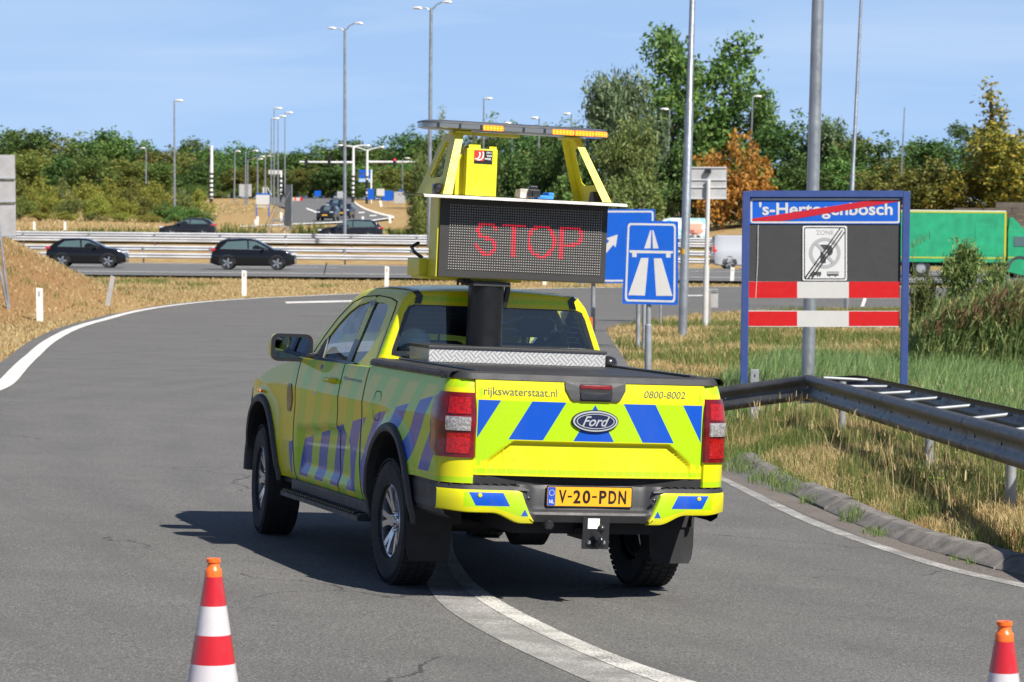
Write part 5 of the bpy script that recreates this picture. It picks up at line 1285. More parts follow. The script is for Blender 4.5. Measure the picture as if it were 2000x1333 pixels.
for nm, pl_ in (('lane_symbol', [(356, 297), (362, 297), (357, 402), (320, 402)]), ('lane_symbol', [(367, 297), (374, 297), (404, 402), (371, 402)]), ('bridge_symbol', [(236, 412), (487, 417), (487, 431), (473, 431), (473, 455), (447, 455), (447, 431), (277, 429), (277, 452), (251, 452), (251, 428), (236, 426)]), ('lane_symbol', [(302, 457), (345, 457), (325, 675), (228, 672)]), ('lane_symbol', [(376, 459), (421, 459), (484, 677), (390, 676)])):
    px_plate([P6(*p) for p in pl_], YM, .012, -.011).build(nm, SWHITE, plate_, origin=OM)
m_ = MB(); a = at(1269, 440, YM); z1 = at(1269, 636, YM).z; zg = OM[2] - .2; m_.lathe([(.060, zg), (.060, z1), (.042, z1 + .02), (.042, a.z)], 16, Matrix.Translation((a.x, YM + .06, 0))); m_.build('post', GALVD, ms, smooth=True, origin=OM, angle=30)
# direction sign behind it
YD = 70.0
bx = at(1205, 640, YD); ds = empty('direction_sign', 'blue direction sign with white arrow partly hidden behind the LED sign', 'road sign', Matrix.Translation((bx.x, YD, float(ground(np.array(bx.x), np.array(YD)))))); OD = tuple(ds.location)
dp = px_plate(rrect(1128, 1279.5, 409, 553.5, 3), YD, .01, .02).build('plate', SBLUE, ds, origin=OD)
px_plate(rrect(1131, 1276.5, 412, 550.5, 5), YD, .012, -.011, holes=[rrect(1134.5, 1273, 415.5, 547, 3)]).build('border', SWHITE, dp, origin=OD)
px_plate([(1206.5, 458.5), (1202.5, 483.5), (1198, 478.5), (1160, 522), (1150, 512), (1190, 471), (1184, 466)], YD, .012, -.011).build('arrow', SWHITE, dp, origin=OD)
for u in (1160.5, 1249):
    m_ = MB(); a = at(u, 430, YD); m_.lathe([(.05, OD[2] - .3), (.05, a.z)], 12, Matrix.Translation((a.x, YD + .09, 0))); m_.build('post', GALVD, ds, smooth=True, origin=OD)
# small blue sign whose post shows beside it, and a low one
def small_sign(name, label, u, vb, vt, Y, w_, h_, mat, pr=.03, cat='road sign', back=None, rnd=.03, grp=None):
    b_ = at(u, vb, Y); zg = b_.z; o = empty(name, label, cat, Matrix.Translation((b_.x, Y, zg)), grp)
    zt = at(u, vt, Y).z - zg
    m_ = MB(); m_.lathe([(pr, -.4), (pr, zt - .03)], 10); m_.build('post', GALVD, o, smooth=True)
    m_ = MB(); m_.prism(rrect(-w_ / 2, w_ / 2, zt - h_, zt, rnd), [], 0, .025, lambda a, c, d: (a, -pr - .002 - d, c)); m_.build('plate', mat, o); return o
small_sign('side_sign', 'narrow post with small plate hidden behind the motorway sign, left one', 1257.5, 677, 470, 69.0, .6, .6, ALUB, .045)
small_sign('side_sign', 'thin post further back seen under the right half of the motorway sign', 1290, 632, 520, 86.0, .45, .45, ALUB, .03)
# traffic camera post with panel seen from behind, and its cabinet
YC_ = 86.0
b_ = at(1377, 633, YC_); tp = empty('panel_post', 'white post carrying a grey panel and camera seen from behind', 'post', Matrix.Translation((b_.x, YC_, b_.z))); OP = tuple(tp.location)
tx = at(1384, 330, YC_)
m_ = MB(); m_.tube([(b_.x, YC_, b_.z - .3), (b_.x + (tx.x - b_.x) * .36, YC_, at(1380, 520, YC_).z)], .085, 14); m_.tube([(b_.x + (tx.x - b_.x) * .36, YC_, at(1380, 521, YC_).z), (tx.x, YC_, at(1384, 352, YC_).z)], .06, 14); m_.build('post', simple('pale_post', (.62, .62, .60), .35, .3, var=.08), tp, smooth=True, origin=OP)
m_ = px_plate([(1348, 327), (1419, 328), (1419, 389), (1348.5, 388)], YC_ + .1, .0, .08); pn = m_.build('panel', ALUB, tp, origin=OP)
for v in (327.5, 351.5, 366, 388):
    m_ = px_plate(pq(1347.5, 1419.5, v - 1.0, v + 1.2), YC_ + .1, .03, 0); m_.build('panel_rib', simple('rib' + str(v), (.6, .6, .6), .4, .3, var=0), pn, origin=OP)
m_ = px_plate(pq(1377.5, 1389, 331, 338.5), YC_ + .1, .12, .0); m_.build('camera', DARK, tp, origin=OP)
b_ = at(1386, 632, 87.0); cbx = empty('cabinet', 'small grey switch cabinet on a wooden stake beside the white post', 'cabinet', Matrix.Translation((b_.x, 87, b_.z))); OC = tuple(cbx.location)
px_plate(pq(1383.5, 1388.5, 567, 640), 87.0, .0, .06).build('stake', simple('stake_wood', (.25, .22, .19), .8), cbx, origin=OC)
px_plate(pq(1382, 1402.5, 565, 601), 87.1, .0, .16).build('cabinet_box', ALUB, cbx, origin=OC)
px_plate(pq(1388, 1402.5, 566, 572), 87.1, .02, .0).build('cabinet_lid', GALV, cbx, origin=OC)
# litter
p = gg(1828, 946); m_ = MB(); m_.box((-.075, -.012, 0), (.075, .012, .012), .003, Matrix.Translation((p.x, p.y, p.z + .05)) @ Matrix.Rotation(.06, 4, 'Y')); tag(m_.build('plastic_strip', simple('neon_strip', (.40, .75, .06), .4)), 'bright green plastic strip lying in the grass under the guardrail', 'litter')
# ================================================================== delineator posts
def delineator(label, ub, vb, ut, vt, Y=None, mat=None, wpx=11, name='delineator_post', black=True, cat='marker post', grp='marker posts along the roads'):
    g = gg(ub, vb) if Y is None else at(ub, vb, Y)
    Y = g.y; a = at(ut, vt, Y); sc = Y / FPX
    h = a.z - g.z; wd = wpx * sc
    lean = math.atan2(a.x - g.x, h)
    o = empty(name, label, cat, Matrix.Translation(g) @ Matrix.Rotation(lean, 4, 'Y'), grp)
    m_ = MB(); m_.prism([(-wd / 2, -.15), (wd / 2, -.15), (wd / 2, h * .97), (-wd / 2, h)], [], -wd * .35, wd * .35, lambda p_, q_, d: (p_, d, q_)); m_.build('body', mat or WHITEP, o)
    if black:
        m_ = MB(); m_.prism(rrect(-wd * .2, wd * .2, h * .74, h * .9, wd * .08, 2), [], wd * .35, wd * .35 + .006, lambda p_, q_, d: (p_, -d, q_)); m_.build('reflector', GREYP, o)
    return o
delineator('white marker post nearest the left edge, beside the dry mound', 78, 628, 77, 562, wpx=12)
delineator('leaning grey marker post at the foot of the dry mound', 210, 598, 221, 538, wpx=9, mat=GREYP, black=False)
delineator('white marker post beside the curve under the dark SUV', 477, 579, 477, 528, wpx=9)
delineator('white marker post left of the truck roof near the road edge', 755, 567, 756, 520, wpx=8)
delineator('white marker post between cabinet and town sign across the road', 1429, 555, 1431, 522, wpx=7)
delineator('white marker post just right of the mast under the LED sign', 1063, 558, 1064, 548, wpx=7)
delineator('leaning white marker post seen between the bars of the town sign', 1683, 602, 1690, 581, wpx=6, black=False)
delineator('thin dark stick leaning at the motorway edge', 632, 541, 638, 513, wpx=2.2, mat=DARK, black=False, name='stick', cat='stick', grp=None)
# left edge: large sign from behind on thin legs
YB_ = gg(16, 603).y
b_ = at(14, 602, YB_); lsn = empty('large_sign', 'large grey sign seen from behind at the left edge', 'road sign', Matrix.Translation((b_.x, YB_, b_.z))); OL = tuple(lsn.location)
for k, (v0, v1) in enumerate(((303, 350.5), (352.5, 396.5), (398.5, 463))):
    m_ = px_plate([(-160, v0 - 1), (28.5 + k * .8, v0), (29.3 + k * .8, v1), (-160, v1)], YB_, .0, .06); pn = m_.build('panel', ALUB, lsn, origin=OL)
    m_ = px_plate(pq(-160, 29.5 + k * .8, v1 - 2, v1), YB_, .05, .0); m_.build('panel_rib', GALV, pn, origin=OL)
for (ua, va), (ub, vb) in (((-3, 430), (18, 602)), ((-20, 430), (16, 603)), ((-110, 460), (-110, 610))):
    m_ = MB(); m_.tube([tuple(at(ub, vb + 4, YB_ - .1)), tuple(at(ua, va, YB_ - .1))], .035, 8); m_.build('leg', GALV, lsn, smooth=True, origin=OL)
# ================================================================== lamp posts
LHEAD = simple('lamp_head', (.62, .61, .58), .35, .2, var=.06); LGLASS = simple('lamp_glass', (.50, .46, .38), .2, 0, .5, var=.05)
def lamp_head(mb, gb, c, dirx, L=.75):
    sec = [(0, .03), (.1, .075), (.35, .12), (.65, .13), (.9, .09), (1.0, .03)]
    rows = []
    for t, r in sec:
        rows.append([(c[0] + dirx * L * t, c[1] + r * 1.2 * math.cos(a) * L, c[2] + (r * 1.25 if math.sin(a) > 0 else r * .3) * math.sin(a) * L) for a in np.linspace(0, 2 * math.pi, 13)])
    mb.grid(rows)
    rows = []
    for t, r in sec[1:]:
        rows.append([(c[0] + dirx * L * t, c[1] + r * math.cos(a) * L, c[2] - .004 - r * .95 * max(0, math.sin(a)) * L) for a in np.linspace(0, math.pi, 7)])
    gb.grid(rows)
def lamp_post(label, ub, vb, ut, vt, Y, d0, d1, heads=(), arm=1.2, sleeve=None, L=.75, grp='street lamps', tall=None):
    b_ = at(ub, vb, Y); t_ = at(ut, vt, Y); 
    if tall: t_ = b_ + (t_ - b_) * (tall / (t_.z - b_.z))
    o = empty('street_lamp', label, 'lamp post', Matrix.Translation(b_), grp); v = t_ - b_
    m_ = MB()
    if sleeve:
        k = sleeve; m_.tube([v * -.02, v * k, v * (k + .003), v], [d0 / 2, d0 / 2 * .93, d0 / 2 * .72, d1 / 2], 14)
    else: m_.tube([v * -.02, v * .5, v], [d0 / 2, (d0 + d1) / 4, d1 / 2], 12)
    m_.build('pole', GALV, o, smooth=True, angle=30)
    for dx_, dz_ in heads:
        s_ = 1 if dx_ > 0 else -1; e = v + Vector((dx_, 0, dz_))
        if abs(dx_) > .3:
            m_ = MB(); m_.tube([v - Vector((0, 0, .15)), v + Vector((dx_ * .5, 0, dz_ * .6)), e], .045, 8); m_.build('arm', GALV, o, smooth=True)
        m_ = MB(); g_ = MB(); lamp_head(m_, g_, e, s_, L); h_ = m_.build('lamp_head', LHEAD, o, smooth=True); g_.build('lamp_glass', LGLASS, h_, smooth=True)
    return o
lamp_post('thick galvanised lamp post rising behind the town sign', 1574.5, 860, 1597.5, 0, 46, .205, .15, tall=14)
sleeved = lamp_post('tall lamp post with sleeve right of the motorway sign', 1333, 652, 1352.5, 0, 78, .23, .11, sleeve=.615 * .68, tall=14)
lamp_post('slender lamp post rising behind the right half of the town sign', 1653, 606, 1682, 0, 104, .17, .09, sleeve=.33, tall=14)
m_ = MB(); p = at(1337, 492, 78); m_.lathe([(.112, -.06), (.112, .07)], 14, Matrix.Translation((p.x, p.y, p.z))); m_.build('yellow_band', simple('band_yellow', (.62, .36, .01), .5), sleeved, origin=tuple(sleeved.location))
lamp_post('twin-head street lamp left of the LED sign, on the near median', 838, 492, 842, 17, 197, .30, .20, heads=((-.55, .02), (.72, .42)), L=.62)
lamp_post('twin-head street lamp rising by the dark estate car', 673.5, 473, 673.5, 57, 224, .28, .18, heads=((-.62, .05), (.72, .42)), L=.62)
lamp_post('single street lamp in front of the left shrubs', 341, 440, 340.5, 197, 300, .26, .14, heads=((.05, 0),), L=.8)
for lab, ub, vb, ut, vt, Y, s_ in (('street lamp behind the left end of the beacon bar', 943, 440, 945, 193, 270, 1), ('street lamp behind the yellow control box', 1001, 440, 1000, 241, 272, -1), ('street lamp behind the middle of the beacon bar', 1051, 440, 1053, 231, 274, -1), ('street lamp beside the amber lights of the beacon bar', 1113, 440, 1116, 223, 276, -1), ('street lamp before the willow, left of the sleeved lamp post', 1302, 402, 1308, 214, 250, -1), ('street lamp in front of the orange tree', 1464, 385, 1470, 189, 250, 1)):
    lamp_post(lab, ub, vb, ut, vt, Y, .20, .12, heads=((.05 * s_, 0),), L=.72)
lamp_post('bare leaning lamp pole in front of the right trees', 1760, 345, 1767, 210, 230, .14, .08)
for lab, ub, vb, ut, vt, hx in (('outer left lamp of the far cluster of four', 529.5, 397, 530, 232, .05), ('tallest lamp of the far cluster of four', 535, 397, 535.5, 212, .05), ('lower lamp of the far cluster of four', 543, 392, 543, 227.5, .05), ('right lamp of the far cluster of four', 556.5, 375, 556.5, 220.5, .05)):
    lamp_post(lab, ub, vb, ut, vt, 350, .17, .11, heads=((hx, 0),), L=.85)
for lab, ub, vb, ut, vt, hx, dz_ in (('short lamp left of the curved far lamps', 457.5, 393, 459, 296, .03, 0), ('far lamp with long curved arm, left', 479, 404, 480, 299, .9, .28), ('far lamp with shorter curved arm, right', 483, 398, 484, 312, 1.6, .4), ('short far lamp behind the white board', 503, 378, 503, 311, .03, 0), ('short far lamp with head to the right', 518, 380, 518, 306, .2, .05), ('low lamp in the left shrubs', 285, 358, 285.5, 290, -.1, 0), ('far lamp right of the traffic lights', 786, 374, 786, 311, .3, .1)):
    lamp_post(lab, ub, vb, ut, vt, 400, .22, .14, heads=((hx, dz_),), L=.7)
# ================================================================== motorway barriers
RAILB = simple('bright_rail', (.46, .47, .49), .5, .25, var=.14, vscale=.6)
def barrier(label, Y, zb, tops, x0, x1, step):
    o = empty('motorway_barrier', label, 'guardrail', Matrix.Translation((0, Y, zb)))
    sec = [(0, 0), (-.05, -.02), (-.07, -.08), (-.01, -.13), (-.0, -.16), (-.01, -.19), (-.07, -.24), (-.05, -.30), (0, -.32)]
    for t_, yo in tops:
        m_ = MB(); m_.grid([[(x, yo + a, t_ - zb + b) for a, b in sec] for x in np.linspace(x0, x1, 12)]); m_.build('beam', RAILB, o, smooth=True, angle=60)
    for x in np.arange(x0, x1, step):
        m_ = MB(); m_.box((x - .05, .05, -.3), (x + .05, .13, max(t for t, _ in tops) - zb - .05)); m_.build('post', GALVD, o)
    return o
barrier('near double steel barrier behind the dark cars on the motorway', 183, -.30, ((.86, .2), (.42, -.1)), -42, 42, 4.0)
barrier('far double steel barrier in front of the estate car', 206, .45, ((1.56, .2), (1.22, -.1)), -46, 46, 4.4)
# ================================================================== cars
def car_paint(name, c): return simple(name, c, .14, 0, 0, var=.0, Specular_IOR_Level=.5)
CBLACK = car_paint('car_black', (.006, .006, .007)); CGREY = car_paint('car_dark_grey', (.012, .013, .016)); CBLUE = car_paint('car_navy', (.010, .016, .032)); CWHITE = car_paint('van_white', (.36, .37, .40))
CGLASS = simple('car_glass', (.07, .11, .11), .05, 0, .8, var=0); HEADL = simple('car_headlight', (.75, .76, .78), .1, .3, 1, var=0); TAILL = simple('car_taillight', (.55, .012, .015), .2, 0, 1, var=0)
CRAIL = simple('chrome_strip', (.75, .75, .74), .2, .9, var=0); RIMC = simple('car_rim', (.42, .43, .45), .3, .8, var=.05); PLATEY = simple('dutch_plate', (.80, .42, .02), .4, var=0)
def make_car(name, label, M, L, H, W, paint, top, beltz, win, wheels, wr=.34, rails=False, cat='car', face=False, grp='cars'):
    """local x forward, y left, z up.  top: roof line (x, z); win: side window outline"""
    o = empty(name, label, cat, M, grp)
    tx = [p[0] for p in top]; tz = [p[1] for p in top]
    ztop = lambda x: float(np.interp(x, tx, tz))
    sts = sorted(set([tx[0], tx[-1]] + list(np.linspace(tx[0], tx[-1], 34)) + tx))
    for sy in (1,):
        rows = []
        for x in sts:
            e = min((x - tx[0]), (tx[-1] - x)); pl = W / 2 * (1 - .16 * max(0, 1 - e / .55) ** 2)
            zt = ztop(x); zb_ = .20 + .12 * max(0, 1 - e / .4); bz = min(beltz(x), zt - .01)
            in_ = .80 if zt - bz > .15 else .90 - .10 * (zt - bz) / .15 + .06
            half = [(0, zb_), (pl * .82, zb_), (pl * .96, zb_ + .08), (pl, (zb_ + bz) * .48), (pl * .985, bz - .06), (pl * .93, bz), (pl * (in_ + .02) * .98, zt - .07 if zt - bz > .15 else (bz + zt) / 2), (pl * in_ * .90, zt - .02), (pl * .45, zt), (0, zt + .004)]
            rows.append([(x, y, z) for y, z in half] + [(x, -y, z) for y, z in half[::-1][1:]])
        m_ = MB(); m_.grid(rows)
        for r in (rows[0], rows[-1]): m_.f.append(list(range(len(m_.v), len(m_.v) + len(r)))); m_.v.extend(r); m_.mi.append(0)
        body = m_.build('body', paint, o, smooth=True, angle=40)
    def yside(x, z):
        e = min((x - tx[0]), (tx[-1] - x)); pl = W / 2 * (1 - .16 * max(0, 1 - e / .55) ** 2); bz = beltz(x); zt = ztop(x)
        k = np.clip((z - bz) / max(.05, (zt - .07 - bz)), 0, 1); return pl * (.93 + (.804 - .93) * k) + .008
    for s_ in (-1, 1):
        for wn_ in win:
            m_ = MB(); m_.prism(wn_, [], 0, .012, lambda a, b, d: (a, s_ * (yside(a, b) - d), b)); m_.build('side_window', CGLASS, o)
        x0w, x1w = min(p[0] for w_ in win for p in w_), max(p[0] for w_ in win for p in w_)
        if rails:
            m_ = MB(); m_.tube([(x, s_ * W / 2 * .70, ztop(x) + .03 - (.03 if i in (0, 5) else 0)) for i, x in enumerate(np.linspace(x0w + .1, x1w - .75, 6))], .018, 6); m_.build('roof_rail', CRAIL, o, smooth=True)
        m_ = MB(); m_.tube([(x, s_ * (yside(x, beltz(x)) + .0), beltz(x) + .012) for x in np.linspace(x0w, x1w - .05, 8)], .014, 5); m_.build('window_strip', CRAIL if rails else DARK, o)
        m_ = MB(); m_.cbox((x1w - .30, s_ * (W / 2 + .06), beltz(x1w - .2) + .05), (.12, .16, .11), .03); m_.build('door_mirror', paint, o, smooth=True)
        for x in wheels:
            wl = empty('wheel'); wl.parent = o; wl.matrix_local = Matrix.Translation((x, s_ * (W / 2 - .11), wr))
            A = Matrix.Rotation(math.pi / 2, 4, 'X'); m_ = MB(); m_.lathe([(wr * .66, -.1), (wr * .93, -.11), (wr, -.07), (wr, .07), (wr * .93, .11), (wr * .66, .1)], 28, A, cap=False); m_.build('tyre', RUBBER, wl, smooth=True, angle=30)
            m_ = MB(); m_.lathe([(wr * .70, .09), (wr * .66, .06), (.02, .07)], 24, Matrix.Rotation(-s_ * math.pi / 2, 4, 'X')); m_.build('rim', ALLOYD, wl, smooth=True)
            m_ = MB()
            for k in range(5):
                t = 2 * math.pi * k / 5 + .3; m_.box((-.045, -.012, .03), (.045, .012, wr * .69), 0, Matrix.Translation((0, s_ * .098, 0)) @ Matrix.Rotation(t, 4, 'Y'))
            m_.build('spokes', RIMC, wl)
            m_ = MB(); rows = []
            for t in np.linspace(-.12, math.pi + .12, 18): rows.append([(x + r * math.cos(t), s_ * (W / 2 * .985 + .012), wr + r * math.sin(t)) for r in (wr * 1.03, wr * 1.24)])
            m_.grid(rows); rows2 = [[(p[0], p[1] - s_ * .22, p[2]) for p in (r[0], r[1])] for r in rows]
            m_.grid([[r[0] for r in rows], [r[0] for r in rows2]]); m_.grid([[r[1] for r in rows], [r[1] for r in rows2]]); m_.build('arch', DARK, o, smooth=True, angle=40)
            m_ = MB(); m_.lathe([(wr * 1.05, -.02), (wr * 1.05, .004)], 28, Matrix.Translation((x, s_ * (W / 2 * .985 - .02), wr)) @ Matrix.Rotation(-s_ * math.pi / 2, 4, 'X'))
        m_ = MB(); m_.cbox((tx[-1] - .13, s_ * W * .36, beltz(tx[-1] - .2) - .18), (.26, .34, .11), .03); m_.build('headlight', HEADL, o, smooth=True)
        m_ = MB(); m_.cbox((tx[0] + .12, s_ * W * .375, beltz(tx[0] + .2) - .05), (.24, .32, .13), .03); m_.build('tail_light', TAILL, o, smooth=True)
    # windscreen and rear screen
    ws = win[0]; 
    def screen(nm, xa, xb):
        m_ = MB(); m_.grid([[(x + .0, y, ztop(x) + .010 - .05 * (abs(y) / (W * .4)) ** 2) for y in np.linspace(-W * .36, W * .36, 9)] for x in np.linspace(xa, xb, 5)]); m_.build(nm, CGLASS, o, smooth=True)
    return o, screen
def car_M(u, v, Y, heading, z=None):
    p = at(u, v, Y); return Matrix.Translation((p.x, Y, p.z if z is None else z)) @ Matrix.Rotation(heading, 4, 'Z')
def suv(name, label, M, paint, L=4.5, H=1.62, W=1.86, rails=True, hood=1.02, fast=0.0, grp='cars on the motorway', cat='car'):
    h = L / 2
    top = [(-h, .55), (-h + .04, .80), (-h + .10, 1.02), (-h + .42 + fast, H - .16), (-h + .75 + fast, H - .03), (-h + 1.5, H), (-.05 * L + .15, H - .015), (.05 * L, H - .09), (.05 * L + .82, hood + .06), (h - .45, hood - .03), (h - .12, hood - .16), (h - .02, .62), (h, .45)]
    bz = lambda x: 1.03 - .03 * x / L * 2
    a = -h + .62 + fast; f = .05 * L + .70
    win = [[(a - .12, bz(a) + .03), (a + .24, H - .17), (-.30, H - .11), (-.26, bz(0) + .03)], [(-.19, bz(0) + .03), (-.21, H - .11), (.05 * L - .08, H - .15), (f - .08, bz(f) + .05), (f - .1, bz(f) + .03)]]
    o, sc = make_car(name, label, M, L, H, W, paint, top, bz, win, (-h + .86, h - .90), .35, rails, grp=grp, cat=cat)
    sc('windscreen', .05 * L + .05, .05 * L + .78); sc('rear_screen', -h + .16, -h + .40 + fast); return o
MC = MZ + .01
suv('parked_crossover', 'dark crossover on the motorway passing the dry mound', car_M(171, 522, 160, 0, MC), CBLACK, 4.15, 1.53, 1.8, False, 1.0, .12).name = 'crossover_car'
suv('suv', 'dark SUV with chrome roof rails in front of the motorway barrier', car_M(496, 521, 158, 0, MC), CBLACK, 4.3, 1.60, 1.86, True)
suv('hatchback', 'dark hatchback half hidden behind the far barrier at the left', car_M(367, 478, 226, math.pi, 1.08), CGREY, 4.1, 1.50, 1.78, False, .92)
def estate(label, M, paint):
    L, H, W = 4.72, 1.50, 1.86; h = L / 2
    top = [(-h, .55), (-h + .05, .85), (-h + .12, 1.0), (-h + .50, H - .12), (-h + .85, H - .01), (-.3, H), (.40, H - .08), (1.20, .98), (h - .5, .86), (h - .12, .68), (h, .45)]
    bz = lambda x: .93 - .015 * x
    win = [[(-h + .55, 1.02), (-h + .80, H - .14), (-.25, H - .10), (-.22, .97)], [(-.14, .97), (-.17, H - .10), (.36, H - .15), (1.0, .99), (1.0, .965)]]
    o, sc = make_car('estate_car', label, M, L, H, W, paint, top, bz, win, (-h + 1.0, h - .92), .33, True, grp='cars on the motorway')
    sc('windscreen', .44, 1.14); return o
estate('dark estate car with bright roof rails on the far carriageway', car_M(685, 475, 226, math.pi, 1.08), CGREY)
# cars coming down the far road, seen from the front
def far_car(label, u, v, Y, paint, hd):
    p = at(u, v, Y); o = suv('oncoming_car', label, Matrix.Translation((p.x, Y, fz(Y) + .13)) @ Matrix.Rotation(hd, 4, 'Z'), paint, 4.4, 1.52, 1.82, False, .95, grp='cars on the far road')
    m_ = MB(); m_.box((2.20, -.26, .48), (2.215, .26, .59)); m_.build('number_plate', PLATEY, o); return o
far_car('leading dark oncoming car with yellow plate on the far road', 641, 431, 305, CGREY, -math.pi / 2 - .10)
far_car('second dark oncoming car half hidden by the twin-head lamp', 672, 424, 318, CBLACK, -math.pi / 2 - .10)
far_car('third oncoming car behind the other two on the far road', 657, 408, 350, CBLUE, -math.pi / 2 - .10)
suv('distant_car', 'tiny dark car among the left shrubs on the far road', car_M(334, 389, 470, math.pi, None), CBLUE, 4.3, 1.5, 1.8, False, grp='far parked cars')
suv('distant_car', 'tiny grey car behind the lamp among the left shrubs', car_M(354, 390, 465, math.pi, None), CGREY, 4.3, 1.45, 1.8, False, grp='far parked cars')
# ---- white van from behind-left, and a van with a printed picture
def van(name, label, M, paint, L=5.1, H=1.97, W=1.95, pic=None):
    h = L / 2; top = [(-h, .45), (-h + .03, 1.0), (-h + .10, H - .10), (-h + .25, H - .01), (.55, H), (1.05, H - .12), (1.70, 1.12), (h - .2, .92), (h, .5)]
    bz = lambda x: 1.12
    win = [[(.50, 1.16), (.52, H - .22), (1.0, H - .26), (1.50, 1.20), (1.50, 1.16)]]
    o, sc = make_car(name, label, M, L, H, W, paint, top, bz, win, (-h + .95, h - .95), .34, False, cat='van', grp='vans on the motorway'); sc('windscreen', 1.10, 1.64)
    m_ = MB(); m_.box((-h - .012, -W * .36, 1.25), (-h + .08, -.06, H - .28), .01); m_.box((-h - .012, .06, 1.25), (-h + .08, W * .36, H - .28), .01); m_.build('rear_window', CGLASS, o)
    for s_ in (-1, 1): m_ = MB(); m_.box((-h - .01, s_ * W * .43 - .05, .95), (-h + .10, s_ * W * .43 + .05, 1.35), .01); m_.build('lamp_cluster', TAILL, o)
    m_ = MB(); m_.box((-h - .03, -W * .44, .35), (-h + .1, W * .44, .55), .02); m_.build('bumper', DARK, o)
    return o
van('panel_van', 'white panel van on the motorway beside the town sign', car_M(1475, 524, 178, math.pi * 0 + .05, MC), CWHITE)
def picture():
    m, t, b = new_mat('van_picture'); q = N(t); x, y, z = q.xyz()
    d = q.m('SQRT', q.m('ADD', q.m('POWER', q.m('SUBTRACT', x, -1.35), 2), q.m('POWER', q.m('MULTIPLY', q.m('SUBTRACT', z, 1.15), 1.2), 2)))
    n_ = q.noise(3.0, 3); c = q.mix(q.rng(n_, .45, .6), (.60, .66, .68), (.20, .50, .56)); c = q.mix(q.lt(d, .62), c, (.52, .26, .18)); c = q.mix(q.AND(q.lt(d, .62), q.gt(z, 1.42)), c, (.62, .50, .44)); c = q.mix(q.AND(q.gt(x, -1.2), q.lt(d, .7), q.lt(z, 1.0)), c, (.30, .10, .07))
    t.links.new(c, b.inputs['Base Color']); setp(b, Roughness=.3, Coat_Weight=.5); return m
van('printed_van', 'van printed with a face, seen between the lamp post and white post', car_M(1322, 497, 226, math.pi, 1.08), picture(), 4.4, 1.86, 1.85).scale = (1, 1, 1)
# ---- green box lorry
LGRN = simple('lorry_green', (.010, .28, .125), .42, 0, .5, var=.2, vscale=1.6); LYEL = simple('lorry_yellow_trim', (.42, .42, .03), .4, var=0)
YT = 156.0; pl_ = at(1850, 545, YT); lorry = empty('box_lorry', 'green box lorry with yellow trim driving behind the reeds', 'lorry', Matrix.Translation((pl_.x, YT, MC)))
s_ = YT / FPX
def lx(u): return at(u, 500, YT).x - pl_.x
def lz(v): return at(1850, v, YT).z - MC
bx0, bx1 = lx(1640), lx(1964)
m_ = MB(); m_.box((bx0, -.05, lz(513)), (bx1, 2.45, lz(413.5)), .03); lbx = m_.build('cargo_box', LGRN, lorry)
for a, b_ in ((lz(416), lz(413)), (lz(505), lz(502.5))): m_ = MB(); m_.box((bx0, -.06, min(a, b_)), (bx1 + .01, -.03, max(a, b_))); m_.build('box_trim', LYEL, lbx)
m_ = MB(); m_.box((bx1 - .09, -.062, lz(513)), (bx1 + .012, -.02, lz(414))); m_.build('box_trim', LYEL, lbx)
dx0, dx1 = lx(1904), lx(1938); m_ = MB(); m_.box((dx0, -.066, lz(498)), (dx1, -.04, lz(438)), .01); m_.build('side_door', LGRN, lbx)
m_ = MB(); m_.box((bx0, .1, lz(413.5) - .02), (bx1, 2.3, lz(411)), .02); m_.build('box_roof', simple('lorry_roof', (.5, .5, .47), .5), lbx)
cx0 = bx1 + .12; zc1 = lz(452)
prof_ = [(cx0, lz(530)), (cx0, zc1), (cx0 + .9, zc1 + .02), (cx0 + 1.35, lz(478)), (cx0 + 1.55, lz(500)), (cx0 + 1.6, lz(535)), (cx0 + .95, lz(538))]
m_ = MB(); m_.prism(prof_, [], .0, 2.35, lambda a, b, d: (a, d, b)); cab_ = m_.build('cab', LGRN, lorry)
m_ = MB(); m_.prism([(cx0 + .30, lz(480)), (cx0 + .30, lz(461)), (cx0 + .95, lz(461)), (cx0 + 1.22, lz(480))], [], 0, .02, lambda a, b, d: (a, -.005 - d, b)); m_.build('cab_window', CGLASS, cab_)
m_ = MB(); m_.prism([(cx0 + .02, zc1 + .02), (cx0 + .1, lz(424)), (cx0 + .25, lz(424)), (cx0 + .95, zc1 + .03)], [], .15, 2.2, lambda a, b, d: (a, d, b)); m_.build('wind_deflector', LGRN, lorry)
m_ = MB(); m_.box((cx0 + .0, -.005, lz(503)), (cx0 + 1.52, .0, lz(501))); m_.build('cab_trim', LYEL, cab_)
m_ = MB(); m_.box((cx0 + 1.1, -.22, lz(483)), (cx0 + 1.25, -.02, lz(466)), .02); m_.build('mirror', DARK, cab_)
m_ = MB(); m_.box((bx0, .2, .55), (cx0 + 1.4, 2.2, .95)); m_.build('frame', UNDER, lorry)
for u in (1800, 1986):
    x = lx(u) if u < 1900 else cx0 + .62
    for yy in (.15, 2.15):
        wl = empty('wheel'); wl.parent = lorry; wl.matrix_local = Matrix.Translation((x, yy, .46)); A = Matrix.Rotation(math.pi / 2, 4, 'X')
        m_ = MB(); m_.lathe([(.26, -.14), (.43, -.14), (.46, -.10), (.46, .10), (.43, .14), (.26, .14)], 28, A, cap=False); m_.build('tyre', RUBBER, wl, smooth=True, angle=30)
        m_ = MB(); m_.lathe([(.28, .10), (.22, .02), (.10, .05), (.001, .09)], 20, A); m_.build('rim', GALVD, wl, smooth=True)
